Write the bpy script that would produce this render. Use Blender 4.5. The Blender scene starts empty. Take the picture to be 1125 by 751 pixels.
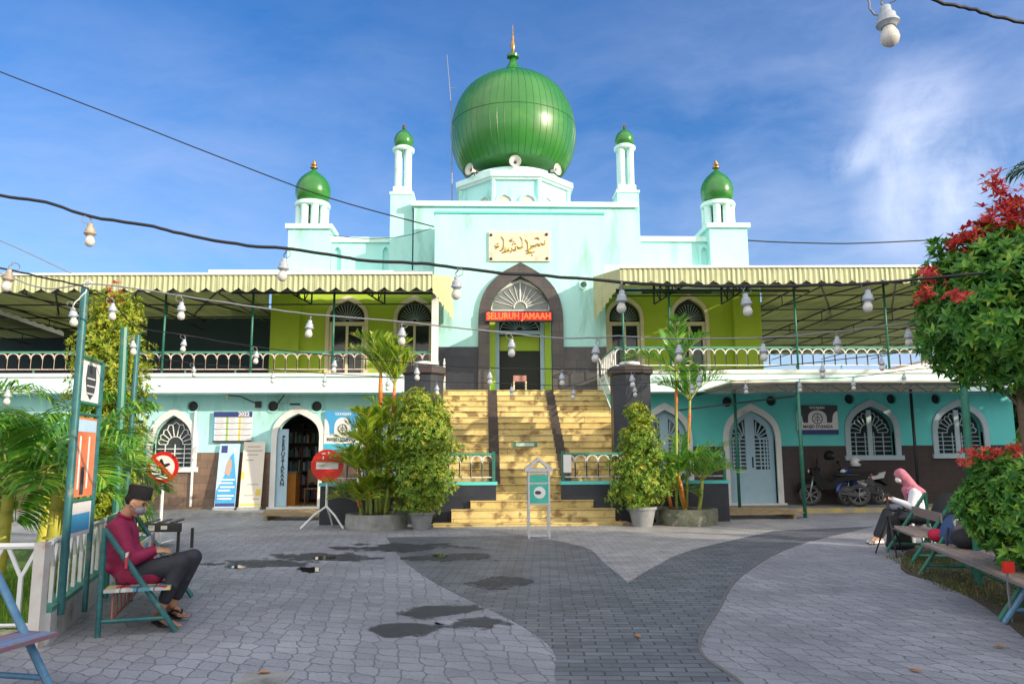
import bpy, math, random
from mathutils import Vector, Matrix, noise
from mathutils.geometry import tessellate_polygon
R=math.radians
random.seed(7)
sc=bpy.context.scene
COL=sc.collection
# ---------------------------------------------------------------- camera
FPX=840.0; CXP=562.5; CYP=375.5
PITCH=math.atan(122.5/840); YAW=-R(2.2); ROLL=R(0.3)
CAM=Vector((-1.15,0,1.55))
cd=bpy.data.cameras.new('camera'); cam=bpy.data.objects.new('camera',cd); COL.objects.link(cam)
cd.sensor_width=36; cd.lens=36*FPX/1125; cd.clip_end=2000; cd.clip_start=0.05
CAMROT=Matrix.Rotation(YAW,3,'Z')@Matrix.Rotation(math.pi/2+PITCH,3,'X')@Matrix.Rotation(ROLL*-1,3,'Z')
cam.location=CAM; cam.rotation_euler=CAMROT.to_euler()
sc.camera=cam
# ---------------------------------------------------------------- light
SUN_EL=R(17); SUN_A=R(57)      # azimuth measured from -Y towards +X
sdir=Vector((math.sin(SUN_A)*math.cos(SUN_EL),-math.cos(SUN_A)*math.cos(SUN_EL),math.sin(SUN_EL)))
w=bpy.data.worlds.new('World'); sc.world=w; w.use_nodes=True
nt=w.node_tree; N=nt.nodes; Lk=nt.links
bg=N['Background']; sky=N.new('ShaderNodeTexSky'); sky.sky_type='NISHITA'; sky.sun_disc=False
sky.sun_elevation=SUN_EL; sky.sun_rotation=math.pi-SUN_A
sky.air_density=1.0; sky.dust_density=0.6; sky.ozone_density=2.5
tc=N.new('ShaderNodeTexCoord')
hs=N.new('ShaderNodeHueSaturation'); hs.inputs['Saturation'].default_value=1.38; hs.inputs['Hue'].default_value=0.512; hs.inputs['Value'].default_value=0.80
Lk.new(sky.outputs[0],hs.inputs['Color'])
def wmath(op,a,b=None,c=None):
    n=N.new('ShaderNodeMath'); n.operation=op
    for i,v in enumerate((a,b,c)):
        if v is None: continue
        if isinstance(v,(int,float)): n.inputs[i].default_value=v
        else: Lk.new(v,n.inputs[i])
    return n.outputs[0]
def pxdir(px,py):
    return (CAMROT@Vector(((px-CXP)/FPX,-(py-CYP)/FPX,-1))).normalized()
def wmask(px,py,rad,soft,sx=1,sz=1):   # soft blob of cloud round a sky direction
    d=pxdir(px,py)
    s=N.new('ShaderNodeVectorMath'); s.operation='SUBTRACT'; Lk.new(dist.outputs[0],s.inputs[0]); s.inputs[1].default_value=d
    m=N.new('ShaderNodeVectorMath'); m.operation='MULTIPLY'; Lk.new(s.outputs[0],m.inputs[0]); m.inputs[1].default_value=(sx,sx,sz)
    l=N.new('ShaderNodeVectorMath'); l.operation='LENGTH'; Lk.new(m.outputs[0],l.inputs[0])
    r=N.new('ShaderNodeMapRange'); r.inputs[1].default_value=rad+soft; r.inputs[2].default_value=max(rad-soft,0); Lk.new(l.outputs['Value'],r.inputs[0]); r.interpolation_type='SMOOTHSTEP'
    return r.outputs[0]
nz0=N.new('ShaderNodeTexNoise'); nz0.inputs['Scale'].default_value=3.2; nz0.inputs['Detail'].default_value=5; Lk.new(tc.outputs['Generated'],nz0.inputs[0])
sb=N.new('ShaderNodeVectorMath'); sb.operation='SUBTRACT'; Lk.new(nz0.outputs['Color'],sb.inputs[0]); sb.inputs[1].default_value=(.5,.5,.5)
sc_=N.new('ShaderNodeVectorMath'); sc_.operation='SCALE'; Lk.new(sb.outputs[0],sc_.inputs[0]); sc_.inputs['Scale'].default_value=0.13
dist=N.new('ShaderNodeVectorMath'); dist.operation='ADD'; Lk.new(sc_.outputs[0],dist.inputs[0]); Lk.new(tc.outputs['Generated'],dist.inputs[1])
mp=N.new('ShaderNodeMapping'); mp.inputs['Rotation'].default_value=(0.15,0.9,0.2); mp.inputs['Scale'].default_value=(1.1,1.1,3.2); Lk.new(dist.outputs[0],mp.inputs[0])
nz=N.new('ShaderNodeTexNoise'); nz.inputs['Scale'].default_value=2.6; nz.inputs['Detail'].default_value=9; nz.inputs['Roughness'].default_value=.62; Lk.new(mp.outputs[0],nz.inputs[0])
wisp=N.new('ShaderNodeMapRange'); wisp.inputs[1].default_value=.34; wisp.inputs[2].default_value=.80; Lk.new(nz.outputs[0],wisp.inputs[0])
m1=wmath('MULTIPLY',wmath('MAXIMUM',wmath('MAXIMUM',wmask(1000,150,.02,.11,1.6,.8),wmask(1030,205,.02,.10,1.2,1)),wmath('MULTIPLY',wmask(955,158,.0,.05),.6)),wmath('ADD',wmath('MULTIPLY',wisp.outputs[0],1.25),.12))
m2=wmath('MULTIPLY',wmath('MAXIMUM',wmask(1090,40,.2,.3),wmask(1120,200,.15,.25)),wmath('MULTIPLY',wisp.outputs[0],.62))
sepz=N.new('ShaderNodeSeparateXYZ'); Lk.new(tc.outputs['Generated'],sepz.inputs[0])
low=N.new('ShaderNodeMapRange'); low.inputs[1].default_value=.62; low.inputs[2].default_value=.05; low.inputs[3].default_value=.0; low.inputs[4].default_value=.8; Lk.new(sepz.outputs['Z'],low.inputs[0])
m3=wmath('MULTIPLY',low.outputs[0],wmath('ADD',wmath('MULTIPLY',wisp.outputs[0],1.15),.14))
mask=wmath('MINIMUM',wmath('ADD',wmath('MULTIPLY',wmath('ADD',m1,m2),.6),m3),.85)
mixc=N.new('ShaderNodeMix'); mixc.data_type='RGBA'; Lk.new(mask,mixc.inputs[0]); Lk.new(hs.outputs[0],mixc.inputs[6]); mixc.inputs[7].default_value=(2.2,2.65,3.9,1)
mpB=N.new('ShaderNodeMapping'); mpB.inputs['Rotation'].default_value=(0.1,-.45,0.3); mpB.inputs['Scale'].default_value=(7,7,2.2); Lk.new(dist.outputs[0],mpB.inputs[0])
nzB=N.new('ShaderNodeTexNoise'); nzB.inputs['Scale'].default_value=2.0; nzB.inputs['Detail'].default_value=10; nzB.inputs['Roughness'].default_value=.6; nzB.inputs['Distortion'].default_value=.5; Lk.new(mpB.outputs[0],nzB.inputs[0])
wB=N.new('ShaderNodeMapRange'); wB.inputs[1].default_value=.36; wB.inputs[2].default_value=.74; Lk.new(nzB.outputs[0],wB.inputs[0])
cB=wmath('MINIMUM',wmath('MULTIPLY',wmath('MAXIMUM',wmath('MAXIMUM',wmask(1000,150,.0,.12,1.7,.9),wmask(1035,215,.0,.13,1.2,1)),wmath('MULTIPLY',wmask(955,160,.0,.08,1,1.5),.8)),wmath('ADD',wmath('MULTIPLY',wB.outputs[0],.95),.10)),.68)
mixB=N.new('ShaderNodeMix'); mixB.data_type='RGBA'; Lk.new(cB,mixB.inputs[0]); Lk.new(mixc.outputs[2],mixB.inputs[6]); mixB.inputs[7].default_value=(3.7,4.1,5.0,1)
# invented bright cloud deck over and behind the viewer, added as fill light
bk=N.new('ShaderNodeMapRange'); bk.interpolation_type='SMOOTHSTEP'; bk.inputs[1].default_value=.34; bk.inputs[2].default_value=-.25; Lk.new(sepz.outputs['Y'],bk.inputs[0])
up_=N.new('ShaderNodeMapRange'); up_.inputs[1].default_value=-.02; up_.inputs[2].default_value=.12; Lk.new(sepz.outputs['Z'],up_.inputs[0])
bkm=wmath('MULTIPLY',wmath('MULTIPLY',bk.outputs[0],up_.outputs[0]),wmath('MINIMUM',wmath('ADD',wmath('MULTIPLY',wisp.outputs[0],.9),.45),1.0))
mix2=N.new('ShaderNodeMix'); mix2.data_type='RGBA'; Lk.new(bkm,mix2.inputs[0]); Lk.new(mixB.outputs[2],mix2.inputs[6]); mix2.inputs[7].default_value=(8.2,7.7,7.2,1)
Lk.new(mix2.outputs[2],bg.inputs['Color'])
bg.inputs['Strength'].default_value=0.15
sl=bpy.data.lights.new('sun','SUN'); sl.energy=3.35; sl.angle=R(.5); sl.color=(1,.86,.66)
so=bpy.data.objects.new('sun',sl); COL.objects.link(so); so.rotation_euler=sdir.to_track_quat('Z','Y').to_euler(); so.location=(30,-20,20)
sc.view_settings.view_transform='Standard'; sc.view_settings.look='None'; sc.view_settings.exposure=.80; sc.view_settings.gamma=1
sc.view_settings.use_curve_mapping=False
# ---------------------------------------------------------------- measuring helpers (photo pixel -> place)
def ray(px,py): return CAMROT@Vector(((px-CXP)/FPX,-(py-CYP)/FPX,-1))
def P(px,py,Y):
    d=ray(px,py); p=CAM+d*((Y-CAM.y)/d.y); return p
def G(px,py,z=0.0):
    d=ray(px,py); return CAM+d*((z-CAM.z)/d.z)
# ---------------------------------------------------------------- mesh helpers
class MB:
    def __init__(s): s.v=[]; s.f=[]; s.mi=[]
    def add(s,vs,fs,m=0):
        o=len(s.v); s.v+= [tuple(v) for v in vs]; s.f+=[tuple(i+o for i in f) for f in fs]; s.mi+=[m]*len(fs); return s
    def box(s,x0,x1,y0,y1,z0,z1,m=0):
        return s.add([(x0,y0,z0),(x1,y0,z0),(x1,y1,z0),(x0,y1,z0),(x0,y0,z1),(x1,y0,z1),(x1,y1,z1),(x0,y1,z1)],
          [(0,3,2,1),(4,5,6,7),(0,1,5,4),(1,2,6,5),(2,3,7,6),(3,0,4,7)],m)
    def bar(s,a,b,w,h=None,m=0,up=(0,0,1)):
        a=Vector(a);b=Vector(b);h=h or w; d=(b-a); 
        if d.length<1e-6: return s
        d.normalize(); u=Vector(up)
        if abs(d.dot(u))>.98: u=Vector((0,1,0))
        x=d.cross(u).normalized(); z=x.cross(d)
        vs=[p+x*i*w/2+z*j*h/2 for p in(a,b) for (i,j) in((-1,-1),(1,-1),(1,1),(-1,1))]
        return s.add(vs,[(0,1,2,3),(7,6,5,4),(0,4,5,1),(1,5,6,2),(2,6,7,3),(3,7,4,0)],m)
    def tube(s,path,r,n=8,m=0,cap=True,closed=False):
        path=[Vector(p) for p in path]; k=len(path)
        rs=r if isinstance(r,(list,tuple)) else [r]*k
        prev=None; rings=[]
        for i,p in enumerate(path):
            a=path[i-1] if (i>0 or closed) else path[i]; b=path[(i+1)%k] if (i<k-1 or closed) else path[i]
            d=(b-a)
            if d.length<1e-9: d=Vector((0,0,1))
            d.normalize()
            if prev is None:
                u=Vector((0,0,1)) if abs(d.z)<.9 else Vector((1,0,0)); x=d.cross(u).normalized()
            else:
                x=prev-d*prev.dot(d); x.normalize()
            prev=x; y=d.cross(x)
            rings.append([p+(x*math.cos(t)+y*math.sin(t))*rs[i] for t in [2*math.pi*j/n for j in range(n)]])
        vs=[v for r_ in rings for v in r_]; fs=[]
        for i in range(k if closed else k-1):
            i2=(i+1)%k
            for j in range(n): fs.append((i*n+j,i*n+(j+1)%n,i2*n+(j+1)%n,i2*n+j))
        if cap and not closed: fs.append(tuple(range(n-1,-1,-1))); fs.append(tuple((k-1)*n+j for j in range(n)))
        return s.add(vs,fs,m)
    def lathe(s,prof,c=(0,0,0),n=24,m=0,a0=0,cap=True,axis=None):
        vs=[];fs=[]
        for (r,z) in prof:
            for j in range(n):
                t=a0+2*math.pi*j/n; vs.append(Vector((r*math.cos(t),r*math.sin(t),z)))
        k=len(prof)
        for i in range(k-1):
            for j in range(n): fs.append((i*n+j,i*n+(j+1)%n,(i+1)*n+(j+1)%n,(i+1)*n+j))
        if cap: fs.append(tuple(range(n-1,-1,-1))); fs.append(tuple((k-1)*n+j for j in range(n)))
        if axis is not None:
            q=Vector(axis).to_track_quat('Z','Y'); vs=[q@v for v in vs]
        c=Vector(c); vs=[v+c for v in vs]
        return s.add(vs,fs,m)
    def ell(s,c,r,n=16,k=10,m=0,rot=None):
        prof=[(math.sin(math.pi*i/k),-math.cos(math.pi*i/k)) for i in range(k+1)]
        prof[0]=(.02,-1);prof[-1]=(.02,1)
        t=MB(); t.lathe(prof,n=n); M=rot if rot is not None else Matrix.Identity(3)
        vs=[M@Vector((v[0]*r[0],v[1]*r[1],v[2]*r[2]))+Vector(c) for v in t.v]
        return s.add(vs,t.f,m)
    def cap(s,a,ra,b,rb,n=14,m=0):   # tapered capsule
        a=Vector(a);b=Vector(b);d=b-a;L=d.length; q=d.to_track_quat('Z','Y') if L>1e-6 else Matrix.Identity(3).to_quaternion()
        prof=[]
        for i in range(6):
            t=math.pi/2*(1-i/5); prof.append((max(ra*math.cos(t),.001),-ra*math.sin(t)))
        for i in range(6):
            t=math.pi/2*i/5; prof.append((max(rb*math.cos(t),.001),L+rb*math.sin(t)))
        t=MB(); t.lathe(prof,n=n)
        return s.add([q@Vector(v)+a for v in t.v],t.f,m)
    def poly(s,pts,holes=(),y0=0,y1=1,m=0,axis='Y',sides=True):
        # prism of a polygon with holes given in the X-Z plane, from y0 (front) to y1 ; axis 'Z': pts are (x,y), extruded in z
        loops=[list(pts)]+[list(h) for h in holes]
        tri=tessellate_polygon([[Vector((p[0],p[1],0)) for p in l] for l in loops])
        fl=[p for l in loops for p in l]; n=len(fl)
        if axis=='Y': mk=lambda p,t:(p[0],t,p[1])
        elif axis=='X': mk=lambda p,t:(t,p[0],p[1])
        else: mk=lambda p,t:(p[0],p[1],t)
        vs=[mk(p,y0) for p in fl]+[mk(p,y1) for p in fl]; fs=[]
        for a,b,c in tri:
            fs.append((a,b,c)); fs.append((c+n,b+n,a+n))
        if sides:
            o=0
            for l in loops:
                k=len(l)
                for i in range(k): fs.append((o+i,o+(i+1)%k,o+(i+1)%k+n,o+i+n))
                o+=k
        return s.add(vs,fs,m)
    def ring(s,outer,inner,y0,y1,m=0,close=False):
        # frame between two open polylines of equal length in X-Z
        n=len(outer); vs=[];fs=[]
        for l,y in((outer,y0),(inner,y0),(outer,y1),(inner,y1)): vs+=[(p[0],y,p[1]) for p in l]
        for i in range(n if close else n-1):
            j=(i+1)%n
            fs+= [(i,j,n+j,n+i),(2*n+i,3*n+i,3*n+j,2*n+j),(i,2*n+i,2*n+j,j),(n+i,n+j,3*n+j,3*n+i)]
        if not close:
            for e in(0,n-1): fs.append((e,n+e,3*n+e,2*n+e))
        return s.add(vs,fs,m)
    def xf(s,M):
        s.v=[tuple(M@Vector(v)) for v in s.v]; return s
def wloc(o):
    p=Vector((0,0,0))
    while o is not None: p+=o.location; o=o.parent
    return p
def B(mb,name,mat,parent=None,smooth=False,loc=None,kind=None,fixn=True):
    off=wloc(parent)+(Vector(loc) if loc else Vector((0,0,0)))
    me=bpy.data.meshes.new(name); me.from_pydata([(v[0]-off.x,v[1]-off.y,v[2]-off.z) for v in mb.v],[],mb.f)
    mats=mat if isinstance(mat,(list,tuple)) else [mat]
    for m in mats: me.materials.append(m)
    if len(mats)>1: me.polygons.foreach_set('material_index',mb.mi)
    if fixn:
        import bmesh
        bm=bmesh.new(); bm.from_mesh(me); bmesh.ops.recalc_face_normals(bm,faces=bm.faces); bm.to_mesh(me); bm.free()
    if smooth:
        me.polygons.foreach_set('use_smooth',[True]*len(me.polygons))
        if smooth is not True:
            try: me.set_sharp_from_angle(angle=R(smooth))
            except Exception: pass
    me.update()
    o=bpy.data.objects.new(name,me); COL.objects.link(o); o.parent=parent
    if loc: o.location=loc
    if kind: o['kind']=kind
    return o
def tag(o,label,cat,group=None):
    o['label']=label; o['category']=cat
    if group: o['group']=group
    return o
def T(name,label,cat,loc=(0,0,0),group=None):
    o=bpy.data.objects.new(name,None); COL.objects.link(o); o.location=loc; o.empty_display_size=.2
    return tag(o,label,cat,group)
def copy_tree(o,parent=None,mats=None):
    c=o.copy(); COL.objects.link(c); c.parent=parent
    for ch in list(o.children): copy_tree(ch,c,mats)
    return c
def text(body,size,fn,name,mat,parent=None,ext=.002,align='CENTER',bold=0,sx=1):
    cu=bpy.data.curves.new('t','FONT'); cu.body=body; cu.size=size; cu.align_x=align; cu.align_y='CENTER'; cu.extrude=ext; cu.offset=bold; cu.resolution_u=3
    o=bpy.data.objects.new('t',cu); COL.objects.link(o)
    dg=bpy.context.evaluated_depsgraph_get(); dg.update(); me=bpy.data.meshes.new_from_object(o.evaluated_get(dg))
    mb=MB(); mb.add([fn(Vector((v.co.x*sx,v.co.y,v.co.z))) for v in me.vertices],[tuple(p.vertices) for p in me.polygons])
    bpy.data.objects.remove(o); bpy.data.curves.remove(cu); bpy.data.meshes.remove(me)
    return B(mb,name,mat,parent)
def front(x,y,z): # text plane facing -Y
    return lambda v: Vector((x+v.x,y-v.z,z+v.y))
def organic(mb,name,mat,parent=None,voxel=.012,it=6,fac=.5):
    me=bpy.data.meshes.new('o'); me.from_pydata(mb.v,[],mb.f); o=bpy.data.objects.new('o',me); COL.objects.link(o)
    r=o.modifiers.new('r','REMESH'); r.mode='VOXEL'; r.voxel_size=voxel
    s=o.modifiers.new('s','SMOOTH'); s.iterations=it; s.factor=fac
    dg=bpy.context.evaluated_depsgraph_get(); dg.update(); m2=bpy.data.meshes.new_from_object(o.evaluated_get(dg))
    out=MB(); out.add([v.co.copy() for v in m2.vertices],[tuple(p.vertices) for p in m2.polygons])
    bpy.data.objects.remove(o); bpy.data.meshes.remove(me); bpy.data.meshes.remove(m2)
    return B(out,name,mat,parent,smooth=True)
# ---------------------------------------------------------------- materials
def newmat(name):
    m=bpy.data.materials.new(name); m.use_nodes=True; return m,m.node_tree.nodes,m.node_tree.links,m.node_tree.nodes['Principled BSDF']
def col(c): return (c[0],c[1],c[2],1)
def mat(name,c,rough=.6,c2=None,scale=3,detail=5,bump=0,bscale=40,metal=0,lo=.35,hi=.65,c3=None,s3=1.2,stretch=None,spec=.5,coat=0):
    m,n,l,b=newmat(name); b.inputs['Roughness'].default_value=rough; b.inputs['Metallic'].default_value=metal; b.inputs['Base Color'].default_value=col(c)
    b.inputs['Specular IOR Level'].default_value=spec
    if coat: b.inputs['Coat Weight'].default_value=coat; b.inputs['Coat Roughness'].default_value=.12
    tc=n.new('ShaderNodeTexCoord'); src=tc.outputs['Object']
    if stretch:
        mp=n.new('ShaderNodeMapping'); mp.inputs['Scale'].default_value=stretch; l.new(src,mp.inputs[0]); src=mp.outputs[0]
    if c2 is None: c2=tuple(x*.85 for x in c)
    def mixn(scale,a,bc,lo,hi,det):
        t=n.new('ShaderNodeTexNoise'); t.inputs['Scale'].default_value=scale; t.inputs['Detail'].default_value=det; t.inputs['Roughness'].default_value=.6; l.new(src,t.inputs[0])
        r=n.new('ShaderNodeMapRange'); r.inputs[1].default_value=lo; r.inputs[2].default_value=hi; l.new(t.outputs[0],r.inputs[0])
        x=n.new('ShaderNodeMix'); x.data_type='RGBA'; l.new(r.outputs[0],x.inputs[0])
        if isinstance(a,tuple): x.inputs[6].default_value=col(a)
        else: l.new(a,x.inputs[6])
        x.inputs[7].default_value=col(bc); return x.outputs[2],r
    o,_=mixn(scale,tuple(c),c2,lo,hi,detail)
    if c3: o,_=mixn(s3,o,c3,.56,.74,8)
    l.new(o,b.inputs['Base Color'])
    if bump:
        t=n.new('ShaderNodeTexNoise'); t.inputs['Scale'].default_value=bscale; t.inputs['Detail'].default_value=5; l.new(src,t.inputs[0])
        bp=n.new('ShaderNodeBump'); bp.inputs['Strength'].default_value=bump; bp.inputs['Distance'].default_value=.02; l.new(t.outputs[0],bp.inputs['Height']); l.new(bp.outputs[0],b.inputs['Normal'])
    return m
def brickmat(name,c1,c2,mort,scale,bw,bh,msize=.01,rough=.6,plane='XZ',bump=.3,nc=None,rot=0,distort=0,spec=.5,stain=None,offset=.5,squash=1,lz=0):
    m,n,l,b=newmat(name); b.inputs['Roughness'].default_value=rough; b.inputs['Specular IOR Level'].default_value=spec
    tc=n.new('ShaderNodeTexCoord'); src=tc.outputs['Object']
    sp=n.new('ShaderNodeSeparateXYZ'); cb=n.new('ShaderNodeCombineXYZ'); l.new(src,sp.inputs[0])
    if plane=='XZ':
        ad=n.new('ShaderNodeMath'); ad.operation='ADD'; l.new(sp.outputs[0],ad.inputs[0]); l.new(sp.outputs[1],ad.inputs[1]); l.new(ad.outputs[0],cb.inputs[0]); l.new(sp.outputs[2],cb.inputs[1])
    else: l.new(sp.outputs[0],cb.inputs[0]); l.new(sp.outputs[1],cb.inputs[1])
    v=cb.outputs[0]
    if distort:
        t=n.new('ShaderNodeTexNoise'); t.inputs['Scale'].default_value=distort[0]; t.inputs['Detail'].default_value=2; l.new(v,t.inputs[0])
        s=n.new('ShaderNodeVectorMath'); s.operation='SCALE'; s.inputs['Scale'].default_value=distort[1]; l.new(t.outputs['Color'],s.inputs[0])
        a=n.new('ShaderNodeVectorMath'); a.operation='ADD'; l.new(v,a.inputs[0]); l.new(s.outputs[0],a.inputs[1]); v=a.outputs[0]
    mp=n.new('ShaderNodeMapping'); mp.inputs['Rotation'].default_value=(0,0,rot); mp.inputs['Location'].default_value=(0,lz,0); l.new(v,mp.inputs[0]); v=mp.outputs[0]
    br=n.new('ShaderNodeTexBrick'); l.new(v,br.inputs[0]); br.inputs['Scale'].default_value=scale; br.inputs['Brick Width'].default_value=bw; br.inputs['Row Height'].default_value=bh
    br.inputs['Mortar Size'].default_value=msize; br.inputs['Mortar Smooth'].default_value=.4; br.offset=offset
    br.inputs['Color1'].default_value=col(c1); br.inputs['Color2'].default_value=col(c2); br.inputs['Mortar'].default_value=col(mort)
    o=br.outputs[0]
    t=n.new('ShaderNodeTexNoise'); t.inputs['Scale'].default_value=2.2; t.inputs['Detail'].default_value=9; t.inputs['Roughness'].default_value=.65; l.new(src,t.inputs[0])
    r=n.new('ShaderNodeMapRange'); r.inputs[1].default_value=.3; r.inputs[2].default_value=.72; r.inputs[3].default_value=.72; r.inputs[4].default_value=1.22; l.new(t.outputs[0],r.inputs[0])
    mu=n.new('ShaderNodeVectorMath'); mu.operation='SCALE'; l.new(o,mu.inputs[0]); l.new(r.outputs[0],mu.inputs['Scale']); o=mu.outputs[0]
    if stain:
        t2=n.new('ShaderNodeTexNoise'); t2.inputs['Scale'].default_value=stain[1]; t2.inputs['Detail'].default_value=8; l.new(src,t2.inputs[0])
        r2=n.new('ShaderNodeMapRange'); r2.inputs[1].default_value=stain[2]; r2.inputs[2].default_value=stain[2]+.1; l.new(t2.outputs[0],r2.inputs[0])
        x=n.new('ShaderNodeMix'); x.data_type='RGBA'; l.new(r2.outputs[0],x.inputs[0]); l.new(o,x.inputs[6]); x.inputs[7].default_value=col(stain[0]); o=x.outputs[2]
    l.new(o,b.inputs['Base Color'])
    bp=n.new('ShaderNodeBump'); bp.inputs['Strength'].default_value=bump; bp.inputs['Distance'].default_value=.012; bp.invert=True; l.new(br.outputs['Fac'],bp.inputs['Height'])
    t3=n.new('ShaderNodeTexNoise'); t3.inputs['Scale'].default_value=55; t3.inputs['Detail'].default_value=6; l.new(src,t3.inputs[0])
    bp2=n.new('ShaderNodeBump'); bp2.inputs['Strength'].default_value=bump*.6; bp2.inputs['Distance'].default_value=.01; l.new(t3.outputs[0],bp2.inputs['Height']); l.new(bp.outputs[0],bp2.inputs['Normal'])
    l.new(bp2.outputs[0],b.inputs['Normal'])
    return m
def leafmat(name,c1,c2,c3=None,s=9,trans=.35,rough=.45,s3=4):
    m,n,l,b=newmat(name); b.inputs['Roughness'].default_value=rough
    tc=n.new('ShaderNodeTexCoord')
    gi=n.new('ShaderNodeNewGeometry')
    t=n.new('ShaderNodeTexNoise'); t.inputs['Scale'].default_value=s; t.inputs['Detail'].default_value=3; l.new(tc.outputs['Object'],t.inputs[0])
    ad=n.new('ShaderNodeMath'); ad.operation='ADD'; l.new(t.outputs[0],ad.inputs[0])
    rs=n.new('ShaderNodeMapRange'); rs.inputs[3].default_value=-.3; rs.inputs[4].default_value=.3; l.new(gi.outputs['Random Per Island'],rs.inputs[0]); l.new(rs.outputs[0],ad.inputs[1])
    r=n.new('ShaderNodeValToRGB'); l.new(ad.outputs[0],r.inputs[0]); e=r.color_ramp.elements; e[0].position=.3; e[0].color=col(c1); e[1].position=.72; e[1].color=col(c2)
    if c3:
        x=e.new(.86); x.color=col(c3)
    l.new(r.outputs[0],b.inputs['Base Color'])
    tr=n.new('ShaderNodeBsdfTranslucent'); l.new(r.outputs[0],tr.inputs[0])
    ms=n.new('ShaderNodeMixShader'); ms.inputs[0].default_value=trans; l.new(b.outputs[0],ms.inputs[1]); l.new(tr.outputs[0],ms.inputs[2])
    l.new(ms.outputs[0],n['Material Output'].inputs[0])
    return m
M={}
M['mint']=mat('mint_paint',(.38,.73,.69),.7,(.43,.78,.75),1.5,6,bump=.15,bscale=60,c3=(.25,.47,.41),s3=1.1,stretch=(1.6,1.6,.4))
M['mintw']=mat('pale_mint_paint',(.58,.82,.78),.7,(.64,.85,.82),2,5,c3=(.46,.64,.58),s3=1.6)
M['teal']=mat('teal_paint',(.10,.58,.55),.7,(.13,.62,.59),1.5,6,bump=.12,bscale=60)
M['white']=mat('white_paint',(.74,.75,.72),.55,(.66,.68,.66),3,6,c3=(.5,.5,.44),s3=2)
M['cream']=mat('cream_paint',(.72,.66,.46),.55,(.64,.58,.40),3)
M['pinkw']=mat('pinkish_white_paint',(.72,.62,.56),.55,(.6,.45,.38),6)
M['lime']=mat('lime_paint',(.37,.53,.035),.65,(.34,.48,.03),1.2,5,c3=(.44,.58,.05),s3=.7)
M['domegreen']=mat('green_enamel_dome',(.022,.16,.022),.25,(.03,.20,.028),1.8,6,c3=(.02,.12,.035),s3=1.1,coat=.3)
M['rail']=mat('green_rail_paint',(.06,.28,.19),.45,(.05,.22,.15),6)
M['pole']=mat('worn_green_pole_paint',(.012,.13,.085),.42,(.02,.17,.12),9,6,c3=(.12,.16,.10),s3=5)
M['polebl']=mat('blue_green_pole_paint',(.012,.095,.105),.42,(.03,.15,.15),9,6,c3=(.2,.22,.18),s3=7)
M['blue']=mat('worn_blue_pipe_paint',(.07,.20,.36),.45,(.12,.28,.42),12,6,c3=(.2,.25,.3),s3=14)
M['stonetile']=brickmat('dark_stone_tile',(.022,.026,.038),(.032,.037,.050),(.02,.02,.022),1,.6,.3,.006,.38,'XZ',.25,offset=.5)
M['browntile']=brickmat('brown_stone_tile',(.20,.13,.085),(.15,.10,.07),(.07,.05,.04),1,.4,.2,.006,.45,'XZ',.3)
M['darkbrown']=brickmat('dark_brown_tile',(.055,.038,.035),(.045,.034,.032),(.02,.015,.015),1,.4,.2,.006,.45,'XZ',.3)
M['steps']=brickmat('yellow_ochre_step_stone',(.65,.52,.22),(.54,.41,.145),(.20,.13,.05),1,7.3,.17,.007,.6,'XZ',.35,lz=.024,stain=((.24,.155,.06),3.2,.53))
M['stepdark']=mat('black_step_strip',(.035,.028,.026),.5,(.07,.05,.04),4,6)
M['glass']=mat('dark_window_glass',(.02,.028,.03),.06,(.03,.04,.045),2)
M['fanglass']=mat('grey_fanlight_glass',(.20,.22,.20),.12,(.14,.18,.15),3)
M['frameblue']=mat('pale_blue_door_paint',(.34,.52,.62),.5,(.38,.56,.66),4,bump=.05)
M['framegrey']=mat('grey_blue_window_paint',(.35,.46,.50),.5,(.40,.5,.54),4)
M['black']=mat('black_steel',(.015,.017,.02),.5)
M['darkgrey']=mat('dark_grey_plastic',(.05,.05,.055),.5)
M['truss']=mat('dark_truss_steel',(.03,.045,.055),.55,(.05,.05,.05),6)
M['interior']=mat('dark_interior',(.035,.04,.035),.8)
M['wood']=mat('brown_wood',(.30,.15,.055),.5,(.22,.10,.04),8,6,stretch=(1,1,6))
M['plank']=mat('weathered_plank_wood',(.36,.27,.14),.7,(.22,.16,.09),5,8,stretch=(1,5,5),c3=(.1,.08,.06),s3=6)
M['concrete']=mat('stained_concrete',(.33,.33,.32),.85,(.22,.23,.22),4,8,bump=.4,bscale=25,c3=(.10,.12,.08),s3=2.5)
M['mossy']=mat('mossy_planter_concrete',(.20,.20,.16),.9,(.10,.12,.07),7,9,bump=.7,bscale=22,c3=(.45,.42,.34),s3=6)
M['plastergrey']=mat('grey_plaster_pot',(.26,.27,.28),.6,(.20,.21,.22),6,6)
M['soil']=mat('dark_soil',(.06,.045,.03),.95,(.09,.07,.04),12,8,bump=1,bscale=30,c3=(.06,.09,.03),s3=5)
M['speaker']=mat('cream_loudspeaker_plastic',(.68,.66,.60),.5)
M['brass']=mat('aged_brass',(.42,.26,.10),.35,(.30,.16,.07),10,metal=.8)
M['silver']=mat('aluminium_tube',(.62,.63,.64),.35,(.5,.52,.54),8,metal=.7)
M['red']=mat('red_reflective_sheet',(.62,.02,.012),.35,(.52,.018,.012),4)
M['signwhite']=mat('white_sign_sheet',(.78,.78,.77),.45,(.7,.7,.7),3)
M['marble']=mat('cream_marble_plaque',(.66,.56,.42),.4,(.70,.60,.47),4,6,c3=(.55,.42,.28),s3=3)
M['gold']=mat('gold_lettering',(.40,.30,.05),.35,(.30,.22,.04),8,metal=.4)
M['awning']=mat('cream_green_awning_sheet',(.50,.52,.30),.6,(.44,.46,.26),3,6,c3=(.34,.38,.2),s3=2)
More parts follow.
